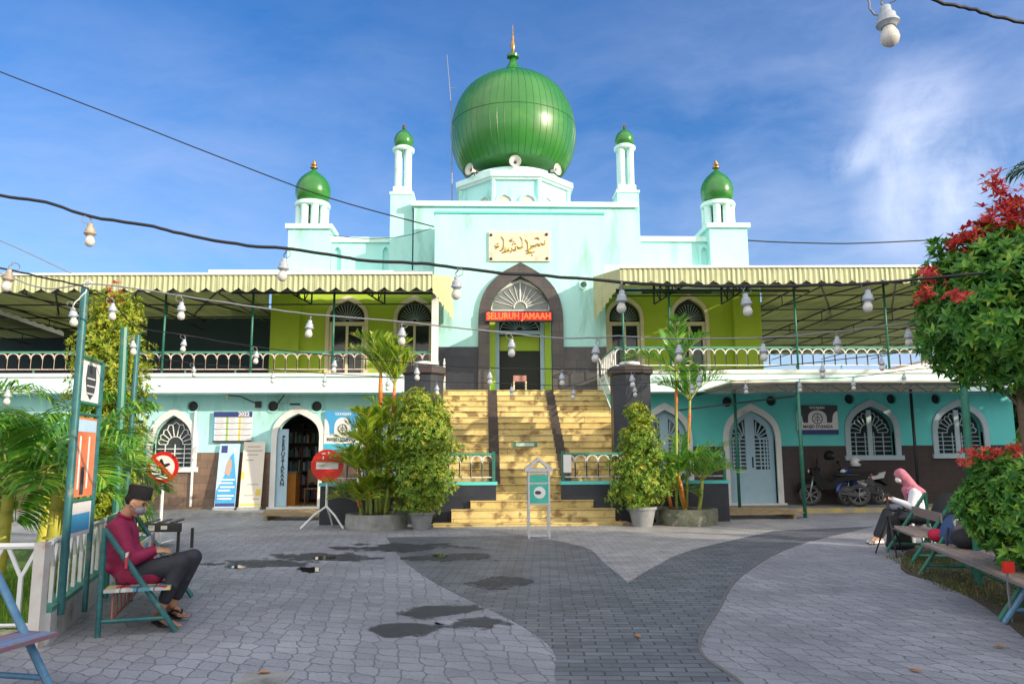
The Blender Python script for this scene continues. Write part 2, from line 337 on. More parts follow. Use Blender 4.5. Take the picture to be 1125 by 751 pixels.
M['awnstripe']=mat('olive_awning_stripe',(.30,.33,.18),.6)
M['orange']=mat('orange_cabinet_wood',(.60,.24,.04),.5)
M['gravelw']=mat('cable_black',(.012,.012,.014),.5)
M['wirew']=mat('grey_cable_sheath',(.22,.23,.25),.5)
M['holder']=mat('grey_bulb_holder',(.42,.47,.52),.4,(.34,.38,.42),20)
M['holderold']=mat('yellowed_bulb_holder',(.45,.38,.28),.5,(.30,.24,.18),20)
def transroof():
    m,n,l,b=newmat('translucent_roof_sheet'); b.inputs['Base Color'].default_value=(.22,.25,.09,1); b.inputs['Roughness'].default_value=.6
    tc=n.new('ShaderNodeTexCoord'); t=n.new('ShaderNodeTexNoise'); t.inputs['Scale'].default_value=.6; l.new(tc.outputs['Object'],t.inputs[0])
    r=n.new('ShaderNodeValToRGB'); l.new(t.outputs[0],r.inputs[0]); r.color_ramp.elements[0].color=(.17,.20,.07,1); r.color_ramp.elements[1].color=(.26,.29,.10,1); r.color_ramp.elements[0].position=.35; r.color_ramp.elements[1].position=.65
    tr=n.new('ShaderNodeBsdfTranslucent'); l.new(r.outputs[0],tr.inputs[0]); l.new(r.outputs[0],b.inputs['Base Color'])
    ms=n.new('ShaderNodeMixShader'); ms.inputs[0].default_value=.25; l.new(b.outputs[0],ms.inputs[1]); l.new(tr.outputs[0],ms.inputs[2]); l.new(ms.outputs[0],n['Material Output'].inputs[0]); return m
M['roof']=transroof()
def bulbmat():
    m,n,l,b=newmat('frosted_bulb_glass'); b.inputs['Base Color'].default_value=(.55,.55,.50,1); b.inputs['Roughness'].default_value=.15
    b.inputs['Subsurface Weight'].default_value=.3; return m
M['bulb']=bulbmat()
def emis(name,c,s):
    m,n,l,b=newmat(name); b.inputs['Base Color'].default_value=col(c); b.inputs['Emission Color'].default_value=col(c); b.inputs['Emission Strength'].default_value=s; return m
M['led']=emis('lit_red_led_letters',(1,.10,.02),1.3)
M['ledback']=emis('led_panel_face',(.50,.015,.008),.35)
# foliage
M['lf_bush']=leafmat('glossy_shrub_leaf',(.07,.17,.02),(.22,.36,.04),(.48,.46,.06),s=5)
M['lf_dark']=leafmat('dark_topiary_leaf',(.04,.18,.025),(.16,.38,.04),(.36,.54,.06),s=6)
M['lf_red']=leafmat('red_new_leaf',(.55,.035,.05),(.78,.12,.08),(.70,.28,.07),s=12)
M['lf_yel']=leafmat('yellow_green_leaf',(.16,.25,.015),(.38,.44,.03),(.60,.50,.05),s=5)
M['lf_palm']=leafmat('palm_leaflet',(.06,.22,.025),(.20,.44,.05),(.42,.55,.08),s=5,rough=.4)
M['lf_palmy']=leafmat('sunlit_palm_leaflet',(.12,.26,.02),(.40,.50,.04),(.70,.62,.08),s=5,rough=.4)
M['lf_pot']=leafmat('potted_shrub_leaf',(.10,.22,.02),(.30,.44,.04),(.62,.50,.08),s=5)
M['lf_far']=leafmat('far_tree_leaf',(.025,.07,.015),(.07,.14,.03),s=2)
M['bark']=mat('brown_bark',(.16,.11,.07),.9,(.10,.07,.045),12,8,bump=.8,bscale=18)
M['redstem']=mat('red_orange_palm_stem',(.55,.10,.02),.5,(.62,.24,.04),5,6,stretch=(1,1,2))
M['yelstem']=mat('yellow_green_palm_stem',(.50,.42,.04),.5,(.34,.38,.05),5,6,stretch=(1,1,3),c3=(.2,.25,.05),s3=3)
M['greenstem']=mat('green_palm_stalk',(.22,.32,.05),.5,(.35,.38,.07),6)
# ================================================================ GROUND
def paver(name,c1,c2,mort,cell,stain):
    # interlocking hexagonal pavers: voronoi cells on a slightly jittered stretched grid
    m,n,l,b=newmat(name); b.inputs['Roughness'].default_value=.62; b.inputs['Specular IOR Level'].default_value=.45
    tc=n.new('ShaderNodeTexCoord'); src=tc.outputs['Object']
    nzz=n.new('ShaderNodeTexNoise'); nzz.inputs['Scale'].default_value=9; nzz.inputs['Detail'].default_value=2; l.new(src,nzz.inputs[0])
    s=n.new('ShaderNodeVectorMath'); s.operation='SCALE'; s.inputs['Scale'].default_value=.07; l.new(nzz.outputs['Color'],s.inputs[0])
    a=n.new('ShaderNodeVectorMath'); a.operation='ADD'; l.new(src,a.inputs[0]); l.new(s.outputs[0],a.inputs[1])
    # hex grid: skew alternate rows through a shear, voronoi with low randomness
    mp=n.new('ShaderNodeMapping'); mp.vector_type='POINT'; mp.inputs['Rotation'].default_value=(0,0,.35); mp.inputs['Scale'].default_value=(1/cell,1/cell*1.0,0); l.new(a.outputs[0],mp.inputs[0])
    sx=n.new('ShaderNodeSeparateXYZ'); l.new(mp.outputs[0],sx.inputs[0])
    sh=n.new('ShaderNodeMath'); sh.operation='MULTIPLY_ADD'; l.new(sx.outputs[1],sh.inputs[0]); sh.inputs[1].default_value=.5; l.new(sx.outputs[0],sh.inputs[2])
    cb=n.new('ShaderNodeCombineXYZ'); l.new(sh.outputs[0],cb.inputs[0]); l.new(sx.outputs[1],cb.inputs[1])
    v1=n.new('ShaderNodeTexVoronoi'); v1.feature='DISTANCE_TO_EDGE'; v1.voronoi_dimensions='2D'; v1.inputs['Scale'].default_value=1; v1.inputs['Randomness'].default_value=.42; l.new(cb.outputs[0],v1.inputs[0])
    v2=n.new('ShaderNodeTexVoronoi'); v2.feature='F1'; v2.voronoi_dimensions='2D'; v2.inputs['Scale'].default_value=1; v2.inputs['Randomness'].default_value=.42; l.new(cb.outputs[0],v2.inputs[0])
    sc3=n.new('ShaderNodeSeparateColor'); l.new(v2.outputs['Color'],sc3.inputs[0])
    m1=n.new('ShaderNodeMix'); m1.data_type='RGBA'; l.new(sc3.outputs[0],m1.inputs[0]); m1.inputs[6].default_value=col(c1); m1.inputs[7].default_value=col(c2)
    big=n.new('ShaderNodeTexNoise'); big.inputs['Scale'].default_value=.55; big.inputs['Detail'].default_value=9; big.inputs['Roughness'].default_value=.62; l.new(src,big.inputs[0])
    br=n.new('ShaderNodeMapRange'); br.inputs[1].default_value=.32; br.inputs[2].default_value=.68; br.inputs[3].default_value=.68; br.inputs[4].default_value=1.22; l.new(big.outputs[0],br.inputs[0])
    mu=n.new('ShaderNodeVectorMath'); mu.operation='SCALE'; l.new(m1.outputs[2],mu.inputs[0]); l.new(br.outputs[0],mu.inputs['Scale'])
    er=n.new('ShaderNodeMapRange'); er.inputs[1].default_value=.012; er.inputs[2].default_value=.05; l.new(v1.outputs['Distance'],er.inputs[0])
    m2=n.new('ShaderNodeMix'); m2.data_type='RGBA'; l.new(er.outputs[0],m2.inputs[0]); m2.inputs[6].default_value=col(mort); l.new(mu.outputs[0],m2.inputs[7])
    sp=n.new('ShaderNodeTexNoise'); sp.inputs['Scale'].default_value=42; sp.inputs['Detail'].default_value=4; l.new(src,sp.inputs[0])
    sr=n.new('ShaderNodeMapRange'); sr.inputs[1].default_value=.3; sr.inputs[2].default_value=.7; sr.inputs[3].default_value=.84; sr.inputs[4].default_value=1.14; l.new(sp.outputs[0],sr.inputs[0])
    m3=n.new('ShaderNodeVectorMath'); m3.operation='SCALE'; l.new(m2.outputs[2],m3.inputs[0]); l.new(sr.outputs[0],m3.inputs['Scale'])
    l.new(m3.outputs[0],b.inputs['Base Color'])
    bp=n.new('ShaderNodeBump'); bp.inputs['Strength'].default_value=.6; bp.inputs['Distance'].default_value=.012; l.new(er.outputs[0],bp.inputs['Height'])
    b2=n.new('ShaderNodeBump'); b2.inputs['Strength'].default_value=.35; b2.inputs['Distance'].default_value=.012; l.new(sp.outputs[0],b2.inputs['Height']); l.new(bp.outputs[0],b2.inputs['Normal']); l.new(b2.outputs[0],b.inputs['Normal'])
    return m
M['hex']=paver('grey_interlocking_pavers',(.245,.252,.28),(.31,.316,.345),(.155,.158,.17),.185,None)
M['band']=brickmat('dark_rectangular_pavers',(.10,.108,.132),(.165,.172,.20),(.045,.047,.055),1,.24,.11,.008,.5,'XY',.6,distort=(2.5,.05),rot=.08)
M['lightpav']=brickmat('light_rectangular_pavers',(.29,.285,.29),(.36,.35,.35),(.18,.175,.175),1,.24,.12,.007,.65,'XY',.5,distort=(2.5,.05),rot=.05)
M['outer']=mat('grey_outer_ground',(.16,.15,.14),.9,(.10,.11,.08),.3,8)
g=MB(); g.add([(-400,-200,-.012),(400,-200,-.012),(400,600,-.012),(-400,600,-.012)],[(0,1,2,3)]); B(g,'ground',M['outer'],kind='structure')
g=MB(); g.add([(-16,-6,0),(16,-6,0),(16,24,0),(-16,24,0)],[(0,1,2,3)]); B(g,'courtyard_paving',M['hex'],kind='structure')
def smoothpts(pts,k=6,closed=False):
    out=[];n=len(pts)
    pts=[Vector(p) for p in pts]
    for i in range(n if closed else n-1):
        p0=pts[(i-1)%n] if (i>0 or closed) else pts[0]; p1=pts[i]; p2=pts[(i+1)%n]; p3=pts[(i+2)%n] if (i<n-2 or closed) else pts[-1]
        for j in range(k):
            t=j/k; out.append(.5*((2*p1)+(-p0+p2)*t+(2*p0-5*p1+4*p2-p3)*t*t+(-p0+3*p1-3*p2+p3)*t**3))
    if not closed: out.append(pts[-1])
    return out
def gp(l): return [G(*p) for p in l]
# dark band of pavers that forks round a pale triangle
left=smoothpts(gp([(628,800),(610,745),(606,712),(560,680),(478,640),(440,612),(425,590)]),5)
lv=smoothpts(gp([(575,588),(640,600),(664,618),(690,640)]),4)
rv=smoothpts(gp([(690,640),(716,624),(760,604),(850,583)]),4)
right=smoothpts(gp([(960,578),(872,600),(815,632),(790,668),(768,712),(815,751),(835,800)]),5)
bandpoly=[(p.x,p.y) for p in left]+[(p.x,p.y) for p in lv]+[(p.x,p.y) for p in rv[1:]]+[(p.x,p.y) for p in right]
def sheet(pts,z,name,m,kind='structure',th=.004):
    t=MB(); t.poly(pts,(),z-th+.0005,z,axis='Z'); return B(t,name,m,kind=kind)
sheet(bandpoly,.004,'dark_paving_band',M['band'])
vp=[(p.x,p.y) for p in lv]+[(p.x,p.y) for p in rv[1:]]+[(G(900,579).x,G(900,579).y),(5.5,18.2),(-2.2,18.2)]
sheet(vp,.004,'pale_paving_triangle',M['lightpav'])
# thin kerb line along the right edge of the band
t=MB()
pr=[Vector((p.x,p.y,.006)) for p in right[5:]]
for a,b in zip(pr[:-1],pr[1:]): t.bar(a,b,.025,.006)
B(t,'paving_edge_strip',mat('joint_strip',(.15,.145,.14),.8),kind='structure')
def wetmat():
    m,n,l,b=newmat('wet_stone_stain'); b.inputs['Base Color'].default_value=(.075,.077,.088,1); b.inputs['Roughness'].default_value=.5; b.inputs['Specular IOR Level'].default_value=.25
    tc=n.new('ShaderNodeTexCoord'); s=n.new('ShaderNodeVectorMath'); s.operation='SUBTRACT'; l.new(tc.outputs['Generated'],s.inputs[0]); s.inputs[1].default_value=(.5,.5,.5)
    m0=n.new('ShaderNodeVectorMath'); m0.operation='MULTIPLY'; l.new(s.outputs[0],m0.inputs[0]); m0.inputs[1].default_value=(2,2,0)
    le=n.new('ShaderNodeVectorMath'); le.operation='LENGTH'; l.new(m0.outputs[0],le.inputs[0])
    t=n.new('ShaderNodeTexNoise'); t.inputs['Scale'].default_value=1.9; t.inputs['Detail'].default_value=9; t.inputs['Roughness'].default_value=.6; l.new(tc.outputs['Object'],t.inputs[0])
    a=n.new('ShaderNodeMath'); a.operation='MULTIPLY_ADD'; l.new(t.outputs[0],a.inputs[0]); a.inputs[1].default_value=3.2; a.inputs[2].default_value=-1.25
    d=n.new('ShaderNodeMath'); d.operation='SUBTRACT'; l.new(a.outputs[0],d.inputs[0]); l.new(le.outputs['Value'],d.inputs[1])
    r=n.new('ShaderNodeMapRange'); r.inputs[1].default_value=-.40; r.inputs[2].default_value=-.16; r.inputs[4].default_value=.55; l.new(d.outputs[0],r.inputs[0])
    tr=n.new('ShaderNodeBsdfTransparent'); ms=n.new('ShaderNodeMixShader'); l.new(r.outputs[0],ms.inputs[0]); l.new(tr.outputs[0],ms.inputs[1]); l.new(b.outputs[0],ms.inputs[2]); l.new(ms.outputs[0],n['Material Output'].inputs[0]); return m
M['wet']=wetmat()
M['water']=mat('puddle_water',(.02,.02,.022),.02,(.03,.03,.03),3)
def blob(px,py,rx,ry,seed,z,name,m,n=200,k=.5,sh=0):
    c=G(px,py); ax=(G(px+rx,py)-c); ay=(G(px,py-ry)-c); pts=[]
    for i in range(n):
        a=2*math.pi*i/n; r=1+k*noise.noise(Vector((math.cos(a)*1.9,math.sin(a)*1.9,seed)))*1.6+.25*noise.noise(Vector((math.cos(a)*5,math.sin(a)*5,seed)))
        p=c+ax*math.cos(a)*r+ay*(math.sin(a)*r+sh*math.cos(a)); pts.append((p.x,p.y))
    return sheet(pts,z,name,m,th=.001)
for i,(a,b_,c,d,s) in enumerate([(485,672,36,8,1.1),(520,684,26,7,2.3),(442,690,34,6,3.1),(350,612,46,4,4.2),(285,619,60,3,6.2),(500,612,42,4,7.7),(440,601,60,3.5,8.1),(548,640,26,5,9.4)]):
    blob(a,b_,c*1.5,d*1.5,s,.0062+.0003*i,'wet_stain',M['wet'],k=.1,n=40)
for i,(a,b_,c,d,s) in enumerate([(341,626,13,2.6,1.5),(356,613,10,1.8,2.5),(262,623,10,1.6,3.5),(483,611,8,2,4.5)]):
    blob(a,b_,c,d,s,.0105,'puddle',M['water'],k=.25)
# drain cover with a dry leaf
c=G(292,744)
t=MB(); t.box(c.x-.17,c.x+.17,c.y-.13,c.y+.13,.001,.008); 
for k in range(5): t.box(c.x-.14,c.x+.14,c.y-.1+k*.045,c.y-.09+k*.045,.008,.011)
dc=T('drain_cover','square concrete drain cover set into the paving in the foreground','drain cover',(c.x,c.y,0)); B(t,'slab',M['concrete'],dc)
def fallen(px,py,lab):
    c=G(px,py); t=MB(); 
    a=random.random()*6; L=.05
    pts=[Vector((0,-.5,0)),Vector((.28,-.1,.12)),Vector((.18,.25,.1)),Vector((0,.5,.02)),Vector((-.18,.25,.12)),Vector((-.28,-.1,.1)),Vector((0,0,.01))]
    q=Matrix.Rotation(a,3,'Z'); t.add([q@p*L*2+Vector((c.x,c.y,.014)) for p in pts],[(0,1,6),(1,2,6),(2,3,6),(3,4,6),(4,5,6),(5,0,6)])
    tag(B(t,'fallen_leaf',mat('dry_brown_leaf',(.45,.20,.06),.7)),lab,'leaf','dry leaves on the paving')
fallen(290,741,'dry orange leaf lying on the drain cover'); fallen(1006,738,'dry yellow leaf on the pale paving at the lower right, nearest the camera'); fallen(1098,712,'dry yellow leaf on the paving below the right-hand blue bench leg'); fallen(700,700,'dry leaf in the middle of the dark paving band')
# apron in front of both wings
t=MB(); t.box(-15,-1.9,20.2,21.6,0,.10); B(t,'left_apron',M['concrete'],kind='structure')
t=MB(); t.box(4.9,15,19.9,21.6,0,.10); B(t,'right_apron',M['concrete'],kind='structure')
t=MB(); t.box(5.2,11,19.76,19.898,0,.12); B(t,'yellow_kerb',mat('worn_yellow_kerb_paint',(.50,.38,.10),.7,(.28,.26,.22),3,8),kind='structure')

# ================================================================ MOSQUE
YW=21.5; YB=20.7; YP=23.4; YG=24.6
mosq=T('mosque','pale mint two-storey mosque with one big green onion dome and four small green domes','mosque',(0,23,0))
def ogive(cx,w,z0,zs,za,n=10):
    # from bottom left up over the point and down to bottom right
    h=za-zs; L=[(cx-w/2,z0)]
    def bz(t,s):
        p=[(s*w/2,zs),(s*w/2,zs+.60*h),(s*w*.27,za-.20*h),(0,za)]
        a=[(1-t)**3,3*t*(1-t)**2,3*t*t*(1-t),t**3]
        return (cx+sum(a[i]*p[i][0] for i in range(4)),sum(a[i]*p[i][1] for i in range(4)))
    L+=[bz(i/n,-1) for i in range(n+1)]
    L+=[bz(i/n,1) for i in range(n-1,-1,-1)]
    L.append((cx+w/2,z0)); return L
def grow(cx,w,z0,zs,za,d,db=0): return ogive(cx,w+2*d,z0-db,zs,za+d*1.35)
def circ(cx,cz,r,n=16): return [(cx+r*math.cos(2*math.pi*i/n),cz+r*math.sin(2*math.pi*i/n)) for i in range(n)]
def archdims(pxc,pyapex,pxl,pxr,pybase,pyspring,Y):
    cx=(P(pxl,pybase,Y).x+P(pxr,pybase,Y).x)/2; w=P(pxr,pybase,Y).x-P(pxl,pybase,Y).x
    return cx,w,P(pxc,pybase,Y).z,P(pxc,pyspring,Y).z,P(pxc,pyapex,Y).z
# --- ground floor wall, each side of the stairs
vents=[]
ARC={'L':[('win',archdims(188,456,167,210,513,487,YW)),('open',archdims(325,454,302,349,549,480,YW)),('door',archdims(424,452,398,450,549,482,YW))],
     'R':[('door',archdims(733,450,709,757,547,482,YW)),('door',archdims(827,451,803,855,547,482,YW)),('win',archdims(959,446,935,984,500,474,YW)),('win',archdims(1056,446,1031,1082,498,474,YW))]}
XL=-15.5; XR=P(1118,500,YW).x
ZS=3.2
for side,(xa,xb) in {'L':(XL,-2.45),'R':(2.45,XR)}.items():
    holes=[]
    for kind,(cx,w_,z0,zs,za) in ARC[side]:
        if kind!='win': z0=.12
        holes.append(ogive(cx,w_,z0,zs,za))
    vp_=[(164,446),(212,446),(300,446),(348,446)] if side=='L' else [(799,441),(847,440),(933,438),(979,438),(1028,438)]
    vc=[(P(a,b_,YW).x,P(a,b_,YW).z) for a,b_ in vp_]
    for x_,z_ in vc: holes.append(circ(x_,z_,.14))
    t=MB(); t.poly([(xa,0.02),(xb,0.02),(xb,ZS),(xa,ZS)],holes,YW,YW+.25); wl=B(t,'ground_floor_wall',M['mint'] if side=='L' else M['teal'],mosq)
    # wainscot sheets, 15 mm proud, stop at the arches
    zt=1.62 if side=='L' else 1.72
    cuts=sorted([(cx-w_/2-.16,cx+w_/2+.16,z0 if kind=='win' else 0) for kind,(cx,w_,z0,zs,za) in ARC[side]])
    x=xa; segs=[]
    for c0,c1,zb in cuts:
        segs.append((x,c0,zt))
        if zb>0: segs.append((c0,c1,zb-.10))
        x=c1
    segs.append((x,xb,zt))
    for x0_,x1_,z1_ in segs:
        t=MB(); t.box(x0_,x1_,YW-.03,YW-.001,.1,z1_); B(t,'stone_wainscot',M['browntile'] if side=='L' else M['darkbrown'],mosq)
    for x_,z_ in vc:
        t=MB(); t.lathe([(.15,-.09),(.19,-.09),(.19,.03),(.15,.03)],n=20,cap=False,axis=(0,-1,0),c=(x_,YW,z_))
        t.lathe([(.149,-.02),(.0,-.02)],n=20,cap=False,axis=(0,-1,0),c=(x_,YW+.16,z_),m=0); v=B(t,'round_vent',M['teal'] if side=='R' else M['mint'],mosq,smooth=30)
        t=MB(); t.lathe([(.139,0),(.139,.01)],n=20,axis=(0,-1,0),c=(x_,YW+.1,z_)); B(t,'vent_grille',M['black'],v)
def lattice(mb,cx,w_,z0,zs,za,y,bw=.022,cols=(-.5,0,.5),rows=5,petals=9):
    # grid below, radiating petals above
    h=za-zs; zc=zs-.02; r0=w_*.20
    for i in range(rows):
        z=z0+(zc-z0)*i/rows+.0; mb.box(cx-w_/2,cx+w_/2,y-.012,y+.012,z-bw/2,z+bw/2)
    for c in cols: mb.box(cx+c*w_/2-bw/2,cx+c*w_/2+bw/2,y-.0135,y+.0135,z0,zc)
    pts=[(cx+r0*math.cos(math.pi*i/16),zc+r0*math.sin(math.pi*i/16)) for i in range(17)]
    for a,b in zip(pts[:-1],pts[1:]): mb.bar((a[0],y,a[1]),(b[0],y,b[1]),bw)
    ins=lambda x,z: z<zs+h*max(0,1-abs(x-cx)/(w_/2))**.55*.97 and abs(x-cx)<w_/2
    prev=None
    for i in range(petals+1):
        a=math.pi*i/petals; d=(math.cos(a),math.sin(a)); r=r0
        while ins(cx+d[0]*(r+.02),zc+.01+d[1]*(r+.02)) and r<2: r+=.02
        rm=r0+(r-r0)*.72
        mb.bar((cx+d[0]*r0,y,zc+d[1]*r0),(cx+d[0]*rm,y,zc+d[1]*rm),bw)
        # scallop between spokes
        cur=(cx+d[0]*rm,zc+d[1]*rm)
        if prev:
            am=math.pi*(i-.5)/petals; rr=(rm+prm)/2+ (r-rm)*.55
            mid=(cx+math.cos(am)*rr,zc+math.sin(am)*rr)
            mb.bar((prev[0],y,prev[1]),(mid[0],y,mid[1]),bw); mb.bar((mid[0],y,mid[1]),(cur[0],y,cur[1]),bw)
        prev=cur; prm=rm
for side in 'LR':
    for kind,(cx,w_,z0,zs,za) in ARC[side]:
        if kind!='win': z0=.12
        nm={'win':'arched_window','door':'arched_door','open':'library_doorway'}[kind]
        fr=MB(); d=.15
        fr.ring(grow(cx,w_,z0,zs,za,d,.0),ogive(cx,w_,z0,zs,za),YW-.06,YW+.12)
        if kind=='win': fr.box(cx-w_/2-.2,cx+w_/2+.2,YW-.11,YW+.10,z0-.13,z0-.002)
        else: fr.box(cx-w_/2-.18,cx+w_/2+.18,YW-.2,YW+.2,.101,.15)
        f=B(fr,nm,M['white'] if side=='L' else (M['framegrey'] if kind=='win' else M['white']),mosq)
        yy=YW+.16
        if kind=='win':
            t=MB(); t.poly(ogive(cx,w_,z0,zs,za),(),yy+.03,yy+.04); B(t,'pane',M['glass'],f)
            t=MB(); lattice(t,cx,w_,z0,zs,za,yy,cols=(-.5,0,.5) if side=='L' else (-.62,-.2,.2,.62),rows=5,petals=9 if side=='L' else 11); B(t,'lattice',M['white'] if side=='L' else M['framegrey'],f)
            if side=='R':
                t=MB(); t.box(cx-.07,cx+.07,yy-.05,yy-.014,z0,za-.1); B(t,'mullion',M['framegrey'],f)
        elif kind=='door':
            for s in(-1,1):
                O=[(x,z) for x,z in ogive(cx,w_,z0+.03,zs,za) if (x-cx)*s>=-.001]
                if s==-1: O.append((cx,z0+.03))
                else: O.append((cx,z0+.03))
                zi=z0+.95; ci=cx+s*w_*.23; wi=w_*.26
                I=[(cx+s*w_*.10,zi),(cx+s*w_*.40,zi),(cx+s*w_*.40,zs),(cx+s*w_*.34,zs+(za-zs)*.42),(cx+s*w_*.10,zs+(za-zs)*.72)]
                t=MB(); t.poly(O,[I],yy-.02,yy+.03); lf=B(t,'door_leaf',M['frameblue'],f)
                t=MB(); xs=sorted((cx+s*w_*.10,cx+s*w_*.40))
                for i in range(1,9):
                    z=zi+(zs-zi)*i/8; t.box(xs[0],xs[1],yy-.012,yy+.012,z-.018,z+.018)
                for q in(.22,.30,.36): t.box(cx+s*w_*q-.014,cx+s*w_*q+.014,yy-.0135,yy+.0135,zi,zs)
                for i in range(6):
                    a=math.radians(8+i*19); bx=cx+s*w_*.11; 
                    L=min(w_*.30/max(math.cos(a),.05),(za-zs)*.62/max(math.sin(a),.05)); 
                    t.bar((bx+s*math.cos(a)*.10,yy,zs+math.sin(a)*.10),(bx+s*math.cos(a)*min(L,.5),yy,zs+math.sin(a)*min(L,.5)),.03)
                B(t,'lattice',M['frameblue'],lf)
                t=MB(); t.poly(I,(),yy+.022,yy+.026); B(t,'pane',M['glass'],lf)
            t=MB(); t.box(cx+.03,cx+.06,yy-.06,yy-.022,z0+1.0,z0+1.3); B(t,'handle',M['black'],f)
        else:
            t=MB(); # open leaf folded back at the left with its letters
            t.box(cx-w_/2+.0,cx-w_/2+.30,YW+.02,YW+.06,.16,2.25)
            lf=B(t,'door_leaf',M['frameblue'],f)
            for i,ch in enumerate('PERPUSTAKAAN'):
                text(ch,.15,front(cx-w_/2+.17,YW+.012,2.02-i*.115),'letter',M['black'],lf,bold=.004)
# library interior
cx,w_=ARC['L'][1][1][:2]
t=MB(); t.box(cx-2,cx+2,YW+.26,YW+3.2,.105,.13); t.box(cx-2,cx+2,YW+3.2,YW+3.25,.1,3); t.box(cx-2.05,cx-2,YW+.26,YW+3.2,.1,3); t.box(cx+2,cx+2.05,YW+.26,YW+3.2,.1,3); t.box(cx-2.05,cx+2.05,YW+.26,YW+3.2,3,3.05)
t2=t; B(t,'library_room',mat('library_room_wall',(.18,.24,.23),.7),mosq)
t=MB(); t.box(cx-1.9,cx+1.9,YW+.27,YW+3.1,.131,.14); B(t,'library_floor',mat('ochre_floor_tile',(.55,.36,.12),.4),mosq)
shelf=T('bookshelf','tall dark bookshelf filled with books inside the arched library doorway','bookshelf',(cx,YW+2.6,.14))
t=MB()
for i in range(6): t.box(cx-1.3,cx+1.3,YW+2.4,YW+2.75,.2+i*.42,.225+i*.42)
for x in(-1.3,-.45,.4,1.27): t.box(cx+x,cx+x+.03,YW+2.39,YW+2.76,.14,2.5)
t.box(cx-1.3,cx+1.3,YW+2.755,YW+2.775,.14,2.5); B(t,'case',mat('shelf_wood',(.10,.08,.07),.6),shelf)
rr=random.Random(3); bm_=[mat('book_'+n_,c_,.6) for n_,c_ in dict(grey=(.35,.37,.36),green=(.10,.26,.18),red=(.35,.08,.06),white=(.6,.6,.55),blue=(.08,.16,.32)).items()]
t=MB()
for i in range(5):
    x=cx-1.25
    while x<cx+1.2:
        wd=rr.uniform(.02,.06)
        if rr.random()<.85: t.box(x,x+wd-.003,YW+2.45,YW+2.68,.226+i*.42,.226+i*.42+rr.uniform(.2,.34),m=rr.randrange(5))
        x+=wd
B(t,'books',bm_,shelf)
desk=T('cabinet','small orange wooden cabinet just inside the library doorway','cabinet',(cx-.35,YW+1,.14))
t=MB(); t.box(cx-.62,cx-.2,YW+.7,YW+1.2,.14,1.05); B(t,'body',M['orange'],desk); t=MB(); t.box(cx-.66,cx-.16,YW+.66,YW+1.24,1.052,1.08); B(t,'top',M['plastergrey'],desk)
ch=T('chair','wooden chair with a tall back beside the orange cabinet in the library','chair',(cx+.15,YW+1.3,.14))
t=MB(); t.box(cx-.05,cx+.35,YW+1.1,YW+1.5,.56,.60); B(t,'seat',M['wood'],ch)
t=MB(); t.box(cx-.05,cx+.35,YW+1.48,YW+1.52,.75,1.15); B(t,'backrest',M['plank'],ch)
for a in(-.03,.33):
    for b_ in(1.12,1.48): t=MB(); t.box(cx+a-.015,cx+a+.015,YW+b_-.015,YW+b_+.015,.14,.56 if b_<1.3 else 1.15); B(t,'leg',M['wood'],ch)

# --- side walls of the stair well, slabs
for side,xe,xi in(('L',XL,-2.45),('R',XR,2.45)):
    s=-1 if side=='L' else 1
    t=MB(); t.box(min(xi,xi+s*.2),max(xi,xi+s*.2),YW-.001,YP,0,3.19) if False else t.box(min(xi,xi+s*.2),max(xi,xi+s*.2),YW+.251,YP,0,3.2)
    B(t,'stair_well_wall',M['mint'] if side=='R' else M['mint'],mosq)
    zt=3.72 if side=='L' else 3.8
    xb=s*2.42
    t=MB(); a,b_=sorted((xb,xe+s*0.1)); t.box(a,b_,YB,40,3.2,zt-.1); B(t,'balcony_slab',M['mintw'],mosq)
    t=MB(); t.box(a-.03,b_+.03,YB-.05,40,zt-.098,zt); B(t,'slab_edge_band',M['white'],mosq)
# --- far walls under the slab (side + back so that nothing is hollow)
t=MB(); t.box(XR-.25,XR-.01,YW+.251,39,0,3.2); t.box(XL,XR,39,39.2,0,3.2); B(t,'rear_wall',M['teal'],mosq)
# --- balcony railings
def arch_rail(mb,p0,p1,zb,zt,n,r=.019,barw=.03):
    p0=Vector(p0);p1=Vector(p1)
    for i in range(n):
        a=p0.lerp(p1,i/n);b=p0.lerp(p1,(i+1)/n); pts=[Vector((a.x,a.y,zb))]
        zr=zb+(zt-zb)*.62
        for j in range(9):
            t_=math.pi*(1-j/8); u=.5+.5*math.cos(t_); q=a.lerp(b,u); pts.append(Vector((q.x,q.y,zr+(zt-zr)*.97*math.sin(t_)**.8 if 0<j<8 else zr)))
        pts.append(Vector((b.x,b.y,zb)))
        mb.tube(pts,r,5)
    mb.bar((p0.x,p0.y,zb),(p1.x,p1.y,zb),barw,.022)
def railing(p0,p1,zb,zt,n,name,parent,mr,mp,foot=.1):
    t=MB(); t.bar((p0[0],p0[1],zt),(p1[0],p1[1],zt),.06,.05); o=B(t,name,mr,parent)
    t=MB(); arch_rail(t,(p0[0],p0[1],0),(p1[0],p1[1],0),zb,zt-.025,n); B(t,'arched_panel',mp,o)
    if foot:
        t=MB(); k=max(2,n//4)
        for i in range(k+1):
            q=Vector(p0[:2]+(0,)).lerp(Vector(p1[:2]+(0,)),i/k); t.bar((q.x,q.y,zb-foot),(q.x,q.y,zb),.03)
        B(t,'foot',mr,o)
    return o
yr=YB+.12
railing((-14.5,yr),(-2.5,yr),3.84,4.30,39,'balcony_railing',mosq,M['rail'],M['pinkw'])
railing((2.5,yr),(13.9,yr),3.94,4.43,37,'balcony_railing',mosq,M['rail'],M['white'])
railing((-2.5,yr+.05),(-2.5,YP-.05),3.84,4.30,8,'balcony_railing',mosq,M['rail'],M['white'])
railing((2.5,yr+.05),(2.5,YP-.05),3.94,4.43,8,'balcony_railing',mosq,M['rail'],M['white'])
